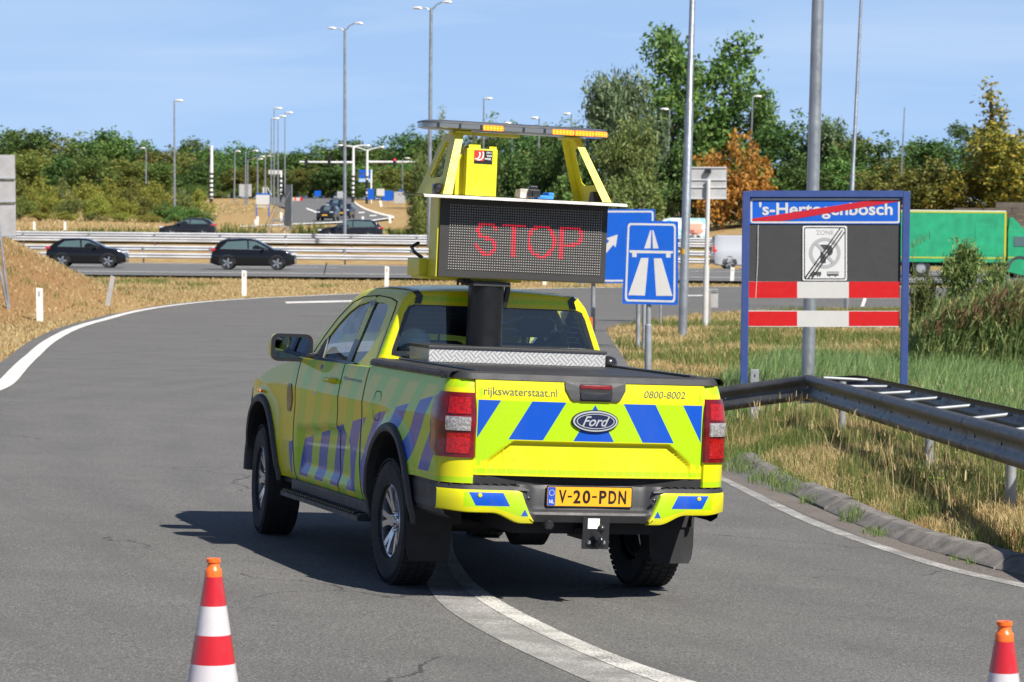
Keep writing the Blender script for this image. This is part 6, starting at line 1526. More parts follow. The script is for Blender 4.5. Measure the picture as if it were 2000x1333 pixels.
m_ = MB(); rows = [[(cx0 + .62 + r * math.cos(t), y, .46 + r * math.sin(t)) for r, y in ((.52, -.02), (.66, -.04), (.66, .35))] for t in np.linspace(0, math.pi, 14)]; m_.grid(rows); m_.build('mudguard', simple('mudguard', (.05, .05, .055), .6), lorry, smooth=True, angle=40)
# ---- noise wall of panels behind the lorry
nw = empty('noise_wall', 'brown panelled noise wall behind the green lorry', 'wall', Matrix.Translation((34, 216, 2.0)))
NWM = simple('noise_panel', (.085, .07, .058), .9, var=.3, vscale=1.2, bumpy=.4, bscale=14)
for r in range(5):
    for c in range(11):
        p0 = at(1888, 395, 216); x = p0.x + c * 2.05 - (.9 if r % 2 else 0); zt = p0.z - r * .42
        if r == 0 and c == 0: continue
        m_ = MB(); m_.box((x, 216 - random.uniform(0, .03), zt - .40), (x + 2.0, 216.2, zt), .015); m_.build('panel', NWM, nw, origin=(34, 216, 2.0))
# ================================================================== junction: traffic signals, signs, gantry (far, on the rising ground)
WPOLE = simple('signal_white', (.66, .66, .65), .4, var=.05)
def banded_pole(o, h, r, n=5, dark=True):
    m_ = MB(); m_.lathe([(r, .9 if dark else 0), (r, h * .55), (r * .8, h)], 14); m_.build('pole', WPOLE, o, smooth=True)
    m_ = MB(); m_.lathe([(r, -.2), (r, .9)], 14); m_.build('pole_foot', DARK, o)
    for k in range(n): m_ = MB(); m_.lathe([(r + .012, 1.0 + k * .62), (r + .012, 1.28 + k * .62)], 14, cap=False); m_.build('black_band', DARK, o)
def sig_head(o, x, z, lit=None, y=-.15):
    m_ = MB(); m_.box((x - .20, y - .02, z - .62), (x + .20, y + .02, z + .62), .04); sh = m_.build('signal_shield', DARK, o)
    for k, c in enumerate(('red', 'amber', 'green')):
        m_ = MB(); m_.lathe([(.11, 0), (.11, .10), (.09, .11), (.001, .11)], 14, Matrix.Translation((x, y - .02, z + .36 - k * .36)) @ Matrix.Rotation(math.pi / 2, 4, 'X')); m_.build('signal_lens', MATS['sig_red'] if (lit == c) else SATIN, sh, smooth=True)
m, t, b = new_mat('sig_red'); setp(b, Base_Color=(.6, .01, .01), Emission_Color=(1, .03, .02), Emission_Strength=2.0)
YJ = 430.0; mpp = YJ / FPX
def jthing(name, label, cat, u, v, Y=YJ): p = at(u, v, Y); return empty(name, label, cat, Matrix.Translation(p)), p
o, p = jthing('signal_gantry', 'white signal mast with long arm to the left and lamps on top', 'traffic light', 689.3, 396)
banded_pole(o, 110 * mpp, .20); m_ = MB(); m_.tube([(0, 0, 78 * mpp), (-105 * mpp, 0, 78 * mpp)], [.16, .11], 10); m_.build('signal_arm', WPOLE, o, smooth=True)
for u in (598, 643): sig_head(o, (u - 689.3) * mpp, 78 * mpp)
m_ = MB(); m_.box(((630 - 689.3) * mpp - 1.4, .1, 75 * mpp), ((630 - 689.3) * mpp + .3, .2, 83 * mpp)); 
m_ = MB(); g_ = MB(); m_.tube([(-20 * mpp, 0, 111 * mpp), (0, 0, 109 * mpp), (22 * mpp, 0, 112 * mpp)], .09, 8); m_.build('lamp_arm', WPOLE, o, smooth=True)
for dx_ in (-1, 1): m_ = MB(); g_ = MB(); lamp_head(m_, g_, (dx_ * 20 * mpp, 0, 111 * mpp), dx_, .9); hh = m_.build('lamp_head', LHEAD, o, smooth=True); g_.build('lamp_glass', LGLASS, hh, smooth=True)
o, p = jthing('signal_gantry', 'white signal mast with red light on its arm to the right', 'traffic light', 716.4, 397)
banded_pole(o, 104 * mpp, .19); m_ = MB(); m_.tube([(0, 0, 80 * mpp), (94 * mpp, 0, 81 * mpp)], [.16, .11], 10); m_.build('signal_arm', WPOLE, o, smooth=True)
sig_head(o, 54 * mpp, 80 * mpp, 'red'); sig_head(o, 0, 37 * mpp, None, -.25)
for dx_ in (-1, 1):
    m_ = MB(); g_ = MB(); m_.tube([(0, 0, 102 * mpp), (dx_ * 12 * mpp, 0, 106 * mpp), (dx_ * 22 * mpp, 0, 109 * mpp)], .07, 8); m_.build('lamp_arm', WPOLE, o, smooth=True)
    m_ = MB(); lamp_head(m_, g_, (dx_ * 21 * mpp, 0, 109 * mpp), dx_, .9); hh = m_.build('lamp_head', LHEAD, o, smooth=True); g_.build('lamp_glass', LGLASS, hh, smooth=True)
o, p = jthing('signal_mast', 'white signal mast with black bands before the left treeline', 'traffic light', 412.5, 401, 420); mp2 = 420 / FPX
banded_pole(o, 116 * mp2, .24, 6); sig_head(o, -.25, 88 * mp2)
o, p = jthing('signal_mast', 'white post with black bands carrying a small lit board', 'traffic light', 548.5, 393, 410); banded_pole(o, 60 * .068, .16, 4)
m_ = MB(); m_.box((-1.65, -.1, 3.55), (-.1, .1, 4.1), .02); m_.build('board', SWHITE, o)
o, p = jthing('fingerpost', 'stack of blue direction boards left of the red traffic light', 'road sign', 724.5, 398, 436); mp3 = 436 / FPX
m_ = MB(); m_.lathe([(.13, -.3), (.13, 66 * mp3)], 12); m_.build('post', WPOLE, o, smooth=True)
for k, v in enumerate((336, 345, 353)):
    z = (398 - v) * mp3; m_ = MB(); m_.box((-24 * mp3, -.3, z - 3.2 * mp3), (-1 * mp3, -.22, z + 3.4 * mp3), .02); m_.build('board', SBLUE if k < 2 else simple('pale_board', (.35, .48, .68), .4), o)
JS = [('small blue keep sign on the far verge left of the cars', 620.5, 390, 373, SBLUE, .9, .75), ('grey small sign back left of the twin-head lamp', 667, 392, 374, ALUB, 1.2, .95), ('blue parking-style sign beside the fingerpost', 724, 399, 369, SBLUE, .9, 1.5), ('white sign with purple mark far right of the fingerpost', 743, 394, 369, SWHITE, 1.1, 1.0), ('square blue sign right of the white and purple one', 757, 399, 373, SBLUE, 1.5, 1.4), ('pale grey sign board at the far bend', 780.5, 402, 375, ALUB, 1.6, 1.6), ('blue sign peeping behind the pale board', 787, 400, 371, SBLUE, 1.2, 1.0), ('grey square sign back at the far left junction', 479, 402, 360, ALUB, 1.75, 1.75), ('small white cabinet sign at the far junction', 517, 395, 366, SWHITE, .6, .9)]
for i, (lab, u, vb, vt, mt, w_, h_) in enumerate(JS): small_sign('junction_sign', lab, u, vb, vt, 425 + i, w_, h_, mt, .05, grp='junction signs')
o, p = jthing('notice_board', 'white notice board in a blue frame at the far junction', 'board', 513, 418, 330); mp4 = 330 / FPX
for dx_ in (-12, 12): m_ = MB(); m_.box((dx_ * mp4 - .06, -.05, -.3), (dx_ * mp4 + .06, .05, 40 * mp4)); m_.build('post', SBLUE, o)
m_ = MB(); m_.box((-13 * mp4, -.09, 18 * mp4), (13 * mp4, -.05, 37 * mp4)); m_.build('panel', SWHITE, o); m_ = MB(); m_.box((-13 * mp4, -.1, 37 * mp4), (13 * mp4, 0, 40 * mp4)); m_.build('top_rail', SBLUE, o)
m_ = MB(); m_.box((-12 * mp4, -.08, 13 * mp4), (12 * mp4, -.04, 15 * mp4)); m_.build('lower_rail', SWHITE, o)
# dark electronic panel on a lattice stand, seen edge-on
o, p = jthing('matrix_panel', 'tall dark electronic panel on a steel lattice stand by the motorway', 'road sign', 561, 452, 242); mp5 = 242 / FPX; VX = lambda u: (u - 561) * mp5; VZ = lambda v: (452 - v) * mp5
m_ = MB(); m_.prism([(VX(554.5), VZ(440)), (VX(568.5), VZ(446)), (VX(570), VZ(362)), (VX(557), VZ(361))], [], -.12, .12, lambda a, b, d: (a, d, b)); m_.build('panel', simple('dark_panel', (.045, .05, .055), .6, var=.1), o)
m_ = MB(); m_.box((VX(568.6), -.15, VZ(446)), (VX(570.4), .15, VZ(361))); m_.build('panel_edge', GALV, o)
LAT = [((519, 442), (550, 372)), ((525, 442), (545, 400)), ((530, 442), (552, 396)), ((512, 462), (522, 440)), ((519, 462), (526, 440)), ((527, 462), (533, 441)), ((538, 462), (560, 444)), ((552, 462), (566, 446)), ((520, 441), (566, 444)), ((535, 420), (556, 380)), ((540, 412), (556, 412)), ((530, 430), (556, 428)), ((548, 455), (566, 440)), ((566, 462), (566, 444)), ((553, 400), (566, 374)), ((522, 368), (530, 382))]
for a, b_ in LAT:
    m_ = MB(); m_.tube([(VX(a[0]), -.1, VZ(a[1])), (VX(b_[0]), -.1, VZ(b_[1]))], .035, 6); m_.build('strut', GALV, o)
# roadworks barrier
o, p = jthing('roadworks_barrier', 'small red and white barrier with orange lamp on the far road', 'barrier', 580, 399, 440)
m_ = MB(); m_.box((-.9, -.05, .45), (.85, .05, .95)); bb = m_.build('board', SWHITE, o)
for a0, a1, mt in ((-.42, -.1, ORANGE), (.45, .86, SRED)): m_ = MB(); m_.box((a0, -.06, .44), (a1, -.05, .96)); m_.build('stripe', mt, bb)
for x in (-.7, .7): m_ = MB(); m_.box((x - .05, -.04, -.2), (x + .05, .04, .5)); m_.build('leg', GALVD, o)
for lab, ub, vb, ut, vt, Y in (('far white marker post at the left of the bend', 499, 444, 499.5, 429, 262), ('far white marker post just right of the bend post', 503, 437, 503.5, 423, 275), ('far white marker post beside the dark panel', 549.5, 428, 549.5, 415, 300), ('leaning white marker post on the far verge', 744.5, 402, 742.5, 392, 400), ('far white marker post at the tip of the road edge', 762, 433, 761.5, 420, 300), ('far white marker post in front of the road arrows', 709, 434, 708.5, 423, 290), ('far white marker post below the left shrubs, left one', 67, 446, 67, 433, 246), ('far white marker post below the left shrubs, right one', 127, 446, 127, 433, 246)):
    delineator(lab, ub, vb, ut, vt, Y, wpx=4.5, black=False)
# ================================================================== trees
FOL = {
 'dark': blade_mat('leaves_dark', [(0.030, 0.059, 0.018), (0.059, 0.110, 0.027), (0.092, 0.151, 0.037), (0.144, 0.194, 0.051)], .25, .55),
 'green': blade_mat('leaves_green', [(0.048, 0.092, 0.020), (0.092, 0.160, 0.034), (0.144, 0.220, 0.051), (0.203, 0.261, 0.068)], .28, .55),
 'olive': blade_mat('leaves_olive', [(.075, .095, .020), (.135, .155, .03), (.19, .20, .045), (.25, .225, .06)], .28, .6),
 'willow': blade_mat('leaves_willow', [(0.062, 0.101, 0.046), (0.117, 0.164, 0.077), (0.173, 0.219, 0.110), (0.219, 0.250, 0.133)], .28, .5),
 'birch': blade_mat('leaves_birch', [(0.074, 0.106, 0.026), (0.134, 0.173, 0.044), (0.196, 0.226, 0.067), (0.256, 0.256, 0.090)], .3, .55),
 'slope': blade_mat('leaves_slope', [(.14, .17, .032), (.24, .26, .046), (.33, .32, .062), (.40, .34, .075)], .4, .6),
 'orange': blade_mat('leaves_orange', [(0.216, 0.068, 0.016), (0.351, 0.121, 0.027), (0.459, 0.189, 0.047), (0.297, 0.135, 0.041)], .25, .6),
 'yellow': blade_mat('leaves_yellowing', [(0.066, 0.092, 0.020), (0.158, 0.158, 0.034), (0.290, 0.238, 0.040), (0.449, 0.304, 0.047)], .3, .55)}
BARK = simple('bark', (.12, .095, .07), .9, var=.3, vscale=6, bumpy=.5, bscale=30); BARKL = simple('pale_bark', (.38, .36, .32), .8, var=.35, vscale=8)
def leaves(centres, per, sig, size, seed, droop=0.0):
    r = np.random.default_rng(seed); n_ = len(centres) * per
    c = np.repeat(centres, per, 0) + r.normal(0, 1, (n_, 3)) * sig
    if droop: c[:, 2] -= np.abs(r.normal(0, droop, n_))
    nrm_ = r.normal(0, 1, (n_, 3)) + np.array([0, 0, .7]); nrm_ /= np.linalg.norm(nrm_, axis=1)[:, None]
    a = np.cross(nrm_, r.normal(0, 1, (n_, 3))); a /= np.linalg.norm(a, axis=1)[:, None] + 1e-9; b = np.cross(nrm_, a)
    s = size * r.uniform(.55, 1.25, (n_, 1)); a = a * s; b = b * s * (.55 if not droop else .4)
    if droop: a[:, 2] -= s[:, 0] * .6
    V = np.stack([c - a, c + b * .9, c + a, c - b * .9], 1).reshape(-1, 3)
    return V, np.arange(n_ * 4)
def crown_centres(blobs, n, seed, shell=.62):
    r = np.random.default_rng(seed); out = []
    vol = np.array([b_[3] * b_[4] * b_[5] for b_ in blobs]); vol = vol ** (2 / 3); vol = vol / vol.sum()
    for b_, k in zip(blobs, np.maximum(3, (vol * n).astype(int))):
        d = r.normal(0, 1, (k, 3)); d /= np.linalg.norm(d, axis=1)[:, None]
        rad = r.uniform(shell, 1, (k, 1)) ** .8 * (1 + .12 * r.normal(0, 1, (k, 1)))
        out.append(np.array(b_[:3]) + d * rad * np.array(b_[3:6]))
    P = np.concatenate(out); P[:, 2] = np.maximum(P[:, 2], .02); return P
def tree_blobs(kind_, seed):
    """unit tree: height 1, blobs (x, y, z, rx, ry, rz)"""
    r = random.Random(seed); B = []
    if kind_ == 'broad':
        for k in range(12):
            a = r.uniform(0, 6.28); q_ = r.uniform(.05, .22); z = r.uniform(.20, .80); s = r.uniform(.15, .22) * (1.15 - .5 * abs(z - .5)); B.append((q_ * math.cos(a), q_ * math.sin(a), z, s, s, s * .85))
        B.append((r.uniform(-.05, .05), 0, .86, .12, .12, .13))
    elif kind_ == 'low':
        for k in range(10):
            a = r.uniform(0, 6.28); q_ = r.uniform(.05, .42); z = r.uniform(.22, .72) * (1 - .35 * q_); s = r.uniform(.18, .28); B.append((q_ * math.cos(a), q_ * math.sin(a), z, s, s, s * .9))
        B.append((0, 0, .78, .2, .2, .2))
    elif kind_ == 'poplar':
        for k in range(13):
            z = .26 + .68 * k / 12; a = r.uniform(0, 6.28); q_ = r.uniform(.03, .19) * (1.15 - .6 * abs(z - .5)); s = r.uniform(.07, .12); B.append((q_ * math.cos(a) * 1.1, q_ * math.sin(a), z, s, s, s * 1.05))
        for k in range(4): a = r.uniform(0, 6.28); z = r.uniform(.4, .7); B.append((.20 * math.cos(a), .2 * math.sin(a), z, .05, .05, .05))
    elif kind_ == 'spire':
        for k in range(9): z = .2 + .75 * k / 8; s = .15 * (1.05 - z) + .02; a = r.uniform(0, 6.28); B.append((.09 * (1 - z) * math.cos(a), .09 * (1 - z) * math.sin(a), z, s, s, s * .8))
    else:
        for k in range(14):
            a = r.uniform(0, 6.28); q_ = r.uniform(.03, .24); z = r.uniform(.25, .90); q_ *= 1.1 - .7 * z; s = r.uniform(.09, .15); B.append((q_ * math.cos(a), q_ * math.sin(a), z, s, s, s * 1.2))
    return B
_tm = {}
def tree_mesh(kind_, fol, var, H):
    """shared meshes for a kind of tree: crown and trunk"""
    key = (kind_, fol, var)
    if key in _tm: return _tm[key]
    sd = hash((len(kind_) * 31 + ord(kind_[0]), var)) % 10007 + 3
    B = tree_blobs(kind_, sd)
    n_c, per, sig, size = {'broad': (430, 17, .028, .021), 'low': (340, 15, .035, .030), 'poplar': (400, 16, .022, .016), 'spire': (260, 14, .022, .016)}.get(kind_, (440, 16, .024, .020))
    Cc = crown_centres(B, n_c, sd, .45)
    V, F_ = leaves(Cc, per, sig, size, sd, .03 if kind_ == 'droop' else 0)
    V[:, 2] = np.maximum(V[:, 2], .004)
    co = raw_mesh('crown', V, F_, 4, FOL[fol]); cm = co.data; bpy.data.objects.remove(co)
    m_ = MB(); r = random.Random(sd); top = .78 if kind_ != 'low' else .55
    pth = [(0, 0, -.03)] + [(r.uniform(-.02, .02), r.uniform(-.02, .02), top * k / 5) for k in range(1, 6)]
    m_.tube(pth, [.024, .02, .017, .013, .009, .004], 7)
    for b_ in B[:9]:
        z0 = max(.10, b_[2] - .22); m_.tube([(0, 0, z0), (b_[0] * .55, b_[1] * .55, (z0 + b_[2]) / 2 + .02), (b_[0], b_[1], b_[2])], [.010, .007, .002], 5)
    to = m_.build('trunk', BARKL if fol == 'birch' else BARK, smooth=True); tm_ = to.data; bpy.data.objects.remove(to)
    _tm[key] = (cm, tm_); return cm, tm_
ORD = ['first', 'second', 'third', 'fourth', 'fifth', 'sixth', 'seventh', 'eighth', 'ninth', 'tenth', 'eleventh', 'twelfth', 'thirteenth', 'fourteenth', 'fifteenth', 'sixteenth', 'seventeenth', 'eighteenth', 'nineteenth', 'twentieth', 'twenty-first', 'twenty-second', 'twenty-third', 'twenty-fourth', 'twenty-fifth', 'twenty-sixth', 'twenty-seventh', 'twenty-eighth', 'twenty-ninth', 'thirtieth', 'thirty-first', 'thirty-second', 'thirty-third', 'thirty-fourth']
def tree(label, u, vtop, wpx, Y, kind_, fol, var, name='tree', cat='tree', grp=None, zbase=None):
    p = at(u, vtop, Y); zg = float(ground(np.array(p.x), np.array(Y))) if zbase is None else zbase
    H = p.z - zg; cm, tm_ = tree_mesh(kind_, fol, var, H)
    nat = {'broad': .62, 'low': 1.15, 'poplar': .46, 'spire': .34}.get(kind_, .56)
    sw = wpx * Y / FPX / nat; sw = min(max(sw, H * .5), H * 2.4)
    o = empty(name, label, cat, Matrix.Translation((p.x, Y, zg - .05)) @ Matrix.Rotation(random.uniform(0, 6.28), 4, 'Z') @ Matrix.Diagonal((sw, sw, H * 1.02, 1)), grp)
    for nm, me in (('trunk', tm_), ('crown', cm)):
        q_ = bpy.data.objects.new(nm, me); C.objects.link(q_); q_.parent = o
    return o
# far treeline, left to middle (skyline read from the photograph)
SK = [(-60, 248), (20, 246), (62, 244), (115, 268), (165, 262), (212, 246), (248, 262), (285, 283), (330, 288), (372, 264), (410, 284), (452, 275), (492, 289), (530, 292), (566, 293), (604, 287), (640, 276), (688, 266), (728, 282), (764, 276), (800, 250), (838, 262), (880, 258), (925, 250), (972, 226), (1015, 246), (1060, 236), (1108, 232)]
for i, (u, v) in enumerate(SK):
    tree('%s tree from the left in the far treeline' % ORD[i], u, v, 95 + (i * 37) % 40, 520 + (i * 53) % 60, 'broad', ('dark', 'green', 'dark', 'olive', 'green')[i % 5], i % 4, 'far_tree', grp='far treeline')
SK2 = [(-20, 300), (45, 292), (105, 300), (170, 296), (235, 305), (300, 312), (350, 305), (395, 312), (440, 318), (485, 322), (560, 330), (605, 325), (650, 322), (700, 318), (745, 322), (790, 315), (835, 318), (900, 300), (960, 295), (1030, 300), (1090, 290)]
for i, (u, v) in enumerate(SK2):
    tree('%s tree from the left in the lower row before the far treeline' % ORD[i], u, v, 85 + (i * 29) % 40, 490 - (i * 31) % 22 if 340 < u < 800 else 440 - (i * 31) % 50, 'broad', ('green', 'olive', 'dark', 'green', 'olive')[i % 5], (i + 1) % 4, 'row_tree', grp='lower row of far trees')
for i, u in enumerate(range(-60, 860, 44)):
    v = 352 + (i * 13) % 18 if u < 560 else 350 + (i * 11) % 14
    tree('%s bush from the left along the foot of the far trees' % ORD[i], u, v, 75, 472 - (i * 7) % 12 if not 540 < u < 720 else 500, 'low', ('green', 'olive', 'green', 'birch')[i % 4], i % 3, 'far_bush', 'bush', 'bushes at the foot of the far trees')
# shrubs on the left slope
SH = [(-30, 345, 300), (25, 338, 300), (75, 342, 296), (122, 345, 298), (168, 348, 292), (215, 342, 296), (262, 348, 292), (305, 352, 296), (350, 362, 300), (390, 368, 302), (-10, 375, 268), (45, 380, 264), (95, 376, 266), (145, 384, 262), (195, 378, 264), (240, 386, 260), (285, 382, 264), (322, 392, 262), (350, 402, 258), (378, 404, 256), (396, 412, 254), (20, 408, 252), (75, 412, 251), (130, 410, 252), (185, 414, 251), (240, 412, 252), (295, 415, 251), (335, 418, 250)]
for i, (u, v, Y) in enumerate(SH):
    row = 'back' if i < 10 else ('middle' if i < 21 else 'front'); k = i if i < 10 else (i - 10 if i < 21 else i - 21)
    fo = ('slope', 'olive', 'slope', 'birch', 'slope')[i % 5] if row != 'front' else ('birch', 'slope', 'slope')[i % 3]
    Y = Y + 30
    if u > 310 and row != 'back': fo = 'green'
    tree('%s shrub from the left in the %s row of the left slope' % (ORD[k], row), u, v, 62 + (i * 17) % 25, Y, 'low', fo, i % 3, 'shrub', 'shrub', 'shrubs on the left slope')
tree('thin pointed young tree rising behind the left end of the beacon bar', 864, 208, 40, 380, 'spire', 'birch', 0, 'pointed_tree')
for i, (u, v, w_, Y, kd, fo) in enumerate([(822, 300, 62, 236, 'droop', 'birch'), (868, 290, 60, 250, 'droop', 'willow'), (905, 286, 70, 262, 'broad', 'green'), (1000, 282, 90, 268, 'broad', 'dark'), (1062, 276, 90, 262, 'broad', 'dark'), (1110, 262, 80, 258, 'broad', 'dark'), (955, 300, 80, 258, 'low', 'dark'), (1140, 300, 80, 250, 'broad', 'green'), (818, 372, 46, 232, 'low', 'olive')]):
    tree('%s tree of the clump behind the LED sign, counted from its back list' % ORD[i] if False else ['drooping birch hanging left of the LED sign', 'grey-green willow behind the left frame of the LED sign', 'green tree behind the yellow control box', 'dark tree behind the middle of the beacon bar', 'dark tree right of the rear camera', 'dark tree left of the right sign frame', 'low dark bush behind the control box', 'green tree beside the right sign frame', 'low brownish bush below the drooping birch'][i], u, v, w_, Y, kd, fo, i % 3, 'clump_tree', grp='trees behind the LED sign')
# right-hand trees on the bank
RT = [('tall willow left of the poplars', 1178, 146, 105, 252, 'droop', 'willow'), ('second willow leaning on the poplars', 1222, 150, 90, 256, 'droop', 'willow'), ('yellow-green birch in front of the willows', 1215, 232, 100, 238, 'droop', 'birch'), ('dark willow between birch and sleeved lamp post', 1275, 225, 90, 246, 'droop', 'willow'), ('left of the two tall sparse poplars', 1318, 72, 118, 262, 'poplar', 'green'), ('right of the two tall sparse poplars', 1415, 82, 125, 264, 'poplar', 'green'), ('lower green tree under the right poplar', 1400, 190, 110, 266, 'broad', 'green'), ('small leafy tree at the right foot of the poplars', 1482, 178, 66, 262, 'poplar', 'green'), ('orange autumn tree before the dark trees', 1450, 244, 118, 232, 'low', 'orange'), ('dark tree right of the orange one', 1545, 222, 110, 250, 'broad', 'dark'), ('green tree behind the thick lamp post', 1612, 236, 90, 248, 'droop', 'willow'), ('olive tree above the town sign', 1650, 252, 95, 250, 'broad', 'olive'), ('dark tree above the right end of the town sign', 1712, 262, 95, 246, 'broad', 'dark'), ('distant round tree beyond the bare pole', 1790, 264, 70, 330, 'broad', 'green'), ('dark tree left of the yellowing one', 1832, 262, 85, 240, 'broad', 'dark'), ('dark pointed tree beside the yellowing one', 1880, 248, 70, 242, 'poplar', 'dark'), ('tall yellowing tree at the right', 1938, 157, 88, 226, 'spire', 'yellow'), ('yellowing lower tree at the right edge', 1972, 240, 110, 222, 'broad', 'yellow'), ('dark bush at the right edge behind the yellowing tree', 2040, 270, 120, 240, 'broad', 'olive'), ('green bush filling under the willows', 1150, 330, 90, 240, 'low', 'green'), ('birch bush beside the motorway sign', 1235, 345, 80, 232, 'low', 'birch'), ('dark bush behind the white post panel', 1330, 300, 100, 244, 'low', 'dark'), ('dark bush below the orange tree', 1400, 330, 90, 240, 'low', 'dark'), ('dark bush left of the town sign', 1475, 345, 90, 236, 'low', 'green'), ('olive bush behind the town sign', 1560, 330, 100, 236, 'low', 'dark'), ('wide dark bush behind the town sign', 1640, 320, 110, 238, 'low', 'green'), ('olive bush behind the right post of the town sign', 1730, 330, 110, 232, 'low', 'olive'), ('brownish bush above the lorry front', 1830, 335, 110, 226, 'low', 'olive'), ('yellow-green bush above the lorry box', 1880, 350, 90, 224, 'low', 'yellow'), ('dark bush above the noise wall', 1965, 330, 110, 230, 'low', 'olive')]
for i, (lab, u, v, w_, Y, kd, fo) in enumerate(RT): tree(lab, u, v - (28 if kd == 'low' and 'bush' in lab else 0), w_ * (1.6 if kd == 'low' and 'bush' in lab else 1.45), Y, kd, fo, i % 3, 'bank_tree', grp='trees on the bank at the right')

# ================================================================== grass, reeds (uncountable: stuff)
def blades(P, h, wd, lean, seed, curve=.5, wind=(0, 0)):
    """P roots (n,3), per-blade height/width arrays -> 5 verts, 3 faces as 3 tris"""
    r = np.random.default_rng(seed); n_ = len(P); an = r.uniform(0, 2 * np.pi, n_)
    dx_, dy_ = np.cos(an), np.sin(an); ln = r.uniform(.1, 1, n_) * lean * h
    la = r.uniform(0, 2 * np.pi, n_); lxx, lyy = np.cos(la) * ln + wind[0] * h, np.sin(la) * ln + wind[1] * h
    ax_, ay_ = dx_ * wd / 2, dy_ * wd / 2; z0 = np.zeros(n_)
    V = np.stack([np.stack([P[:, 0] - ax_, P[:, 1] - ay_, P[:, 2] - .02], -1), np.stack([P[:, 0] + ax_, P[:, 1] + ay_, P[:, 2] - .02], -1),
                  np.stack([P[:, 0] + lxx * .35 - ax_ * .8, P[:, 1] + lyy * .35 - ay_ * .8, P[:, 2] + h * .55], -1), np.stack([P[:, 0] + lxx * .35 + ax_ * .8, P[:, 1] + lyy * .35 + ay_ * .8, P[:, 2] + h * .55], -1),
                  np.stack([P[:, 0] + lxx, P[:, 1] + lyy, P[:, 2] + h * (1 - .35 * curve * ln / np.maximum(h, 1e-6))], -1)], 1)
    F_ = (np.arange(n_)[:, None] * 5 + np.array([0, 1, 3, 0, 3, 2, 2, 3, 4])).reshape(-1)
    return V.reshape(-1, 3), F_
RP = RIGHT.copy()
def off_road(x, y):
    """true where the point is on the verge (right of the road edge) or left of the shoulder"""
    poly = np.concatenate([SHOULD, RIGHT[::-1]]); inside = np.zeros(len(x), bool)
    j = len(poly) - 1
    for i in range(len(poly)):
        xi, yi = poly[i]; xj, yj = poly[j]
        if yi != yj:
            c = ((yi > y) != (yj > y)) & (x < (xj - xi) * (y - yi) / (yj - yi) + xi); inside ^= c
        j = i
    return ~inside
def vn(x, y, s, sd=0):
    """cheap value noise 0..1"""
    r = np.random.default_rng(sd); t = r.uniform(0, 1, (64, 64)); a, b = x / s, y / s; i, j = np.floor(a).astype(int), np.floor(b).astype(int); f, g = a - i, b - j; f, g = f * f * (3 - 2 * f), g * g * (3 - 2 * g)
    q_ = lambda p_, o_: t[p_ % 64, o_ % 64]
    return (q_(i, j) * (1 - f) + q_(i + 1, j) * f) * (1 - g) + (q_(i, j + 1) * (1 - f) + q_(i + 1, j + 1) * f) * g
def in_view(x, y, m=1.12):
    return np.abs(x / y) < 1000 / 6000 * m
def scatter(n, x0, x1, y0, y1, seed, keep=None, ypow=1.0):
    r = np.random.default_rng(seed); y = y0 + (y1 - y0) * r.uniform(0, 1, n) ** ypow; x = r.uniform(x0, x1, n)
    k = in_view(x, y) & off_road(x, y)
    x, y = x[k], y[k]
    if keep is not None: k = keep(x, y); x, y = x[k], y[k]
    return np.stack([x, y, ground(x, y)], -1)
def past_kerb(x, y):
    xk = np.interp(y, kf[:, 1], kf[:, 0]); xk = np.where(y < kf[0, 1], kf[0, 0] + (kf[0, 1] - y) * .55, xk)
    return (x > xk + .20 + .10 * vn(x, y, .35, 3)) | (y > kf[-1, 1])
def stuff(name, parts, mat, label, cat):
    V = []; F_ = []; o_ = 0
    for v, f in parts: V.append(v); F_.append(f + o_); o_ += len(v)
    ob = raw_mesh(name, np.concatenate(V), np.concatenate(F_), 3, mat); ob['kind'] = 'stuff'; ob['label'] = label; ob['category'] = cat; return ob
r = np.random.default_rng(11)
# near verge
P1 = scatter(230000, 1.5, 9.5, 19, 47, 21, past_kerb)
green = vn(P1[:, 0], P1[:, 1], 1.1, 5) * .55 + vn(P1[:, 0], P1[:, 1], .33, 6) * .45 + r.normal(0, .09, len(P1))
gm = green > .56
A_ = P1[~gm]; B_ = P1[gm]
s1 = blades(A_, r.uniform(.04, .13, len(A_)), r.uniform(.004, .009, len(A_)), 1.5, 31)
s2 = blades(B_, r.uniform(.07, .24, len(B_)), r.uniform(.004, .009, len(B_)), .55, 32)
# mid verge, to the road's far side
P2 = scatter(150000, 2, 22, 44, 104, 22)
gr2 = vn(P2[:, 0], P2[:, 1], 3.2, 7) * .6 + vn(P2[:, 0], P2[:, 1], .9, 8) * .4 + r.normal(0, .07, len(P2)); gm2 = gr2 > .54
A2, B2 = P2[~gm2], P2[gm2]
s3 = blades(A2, r.uniform(.05, .16, len(A2)), r.uniform(.010, .022, len(A2)), 1.3, 33); s4 = blades(B2, r.uniform(.08, .24, len(B2)), r.uniform(.010, .020, len(B2)), .6, 34)
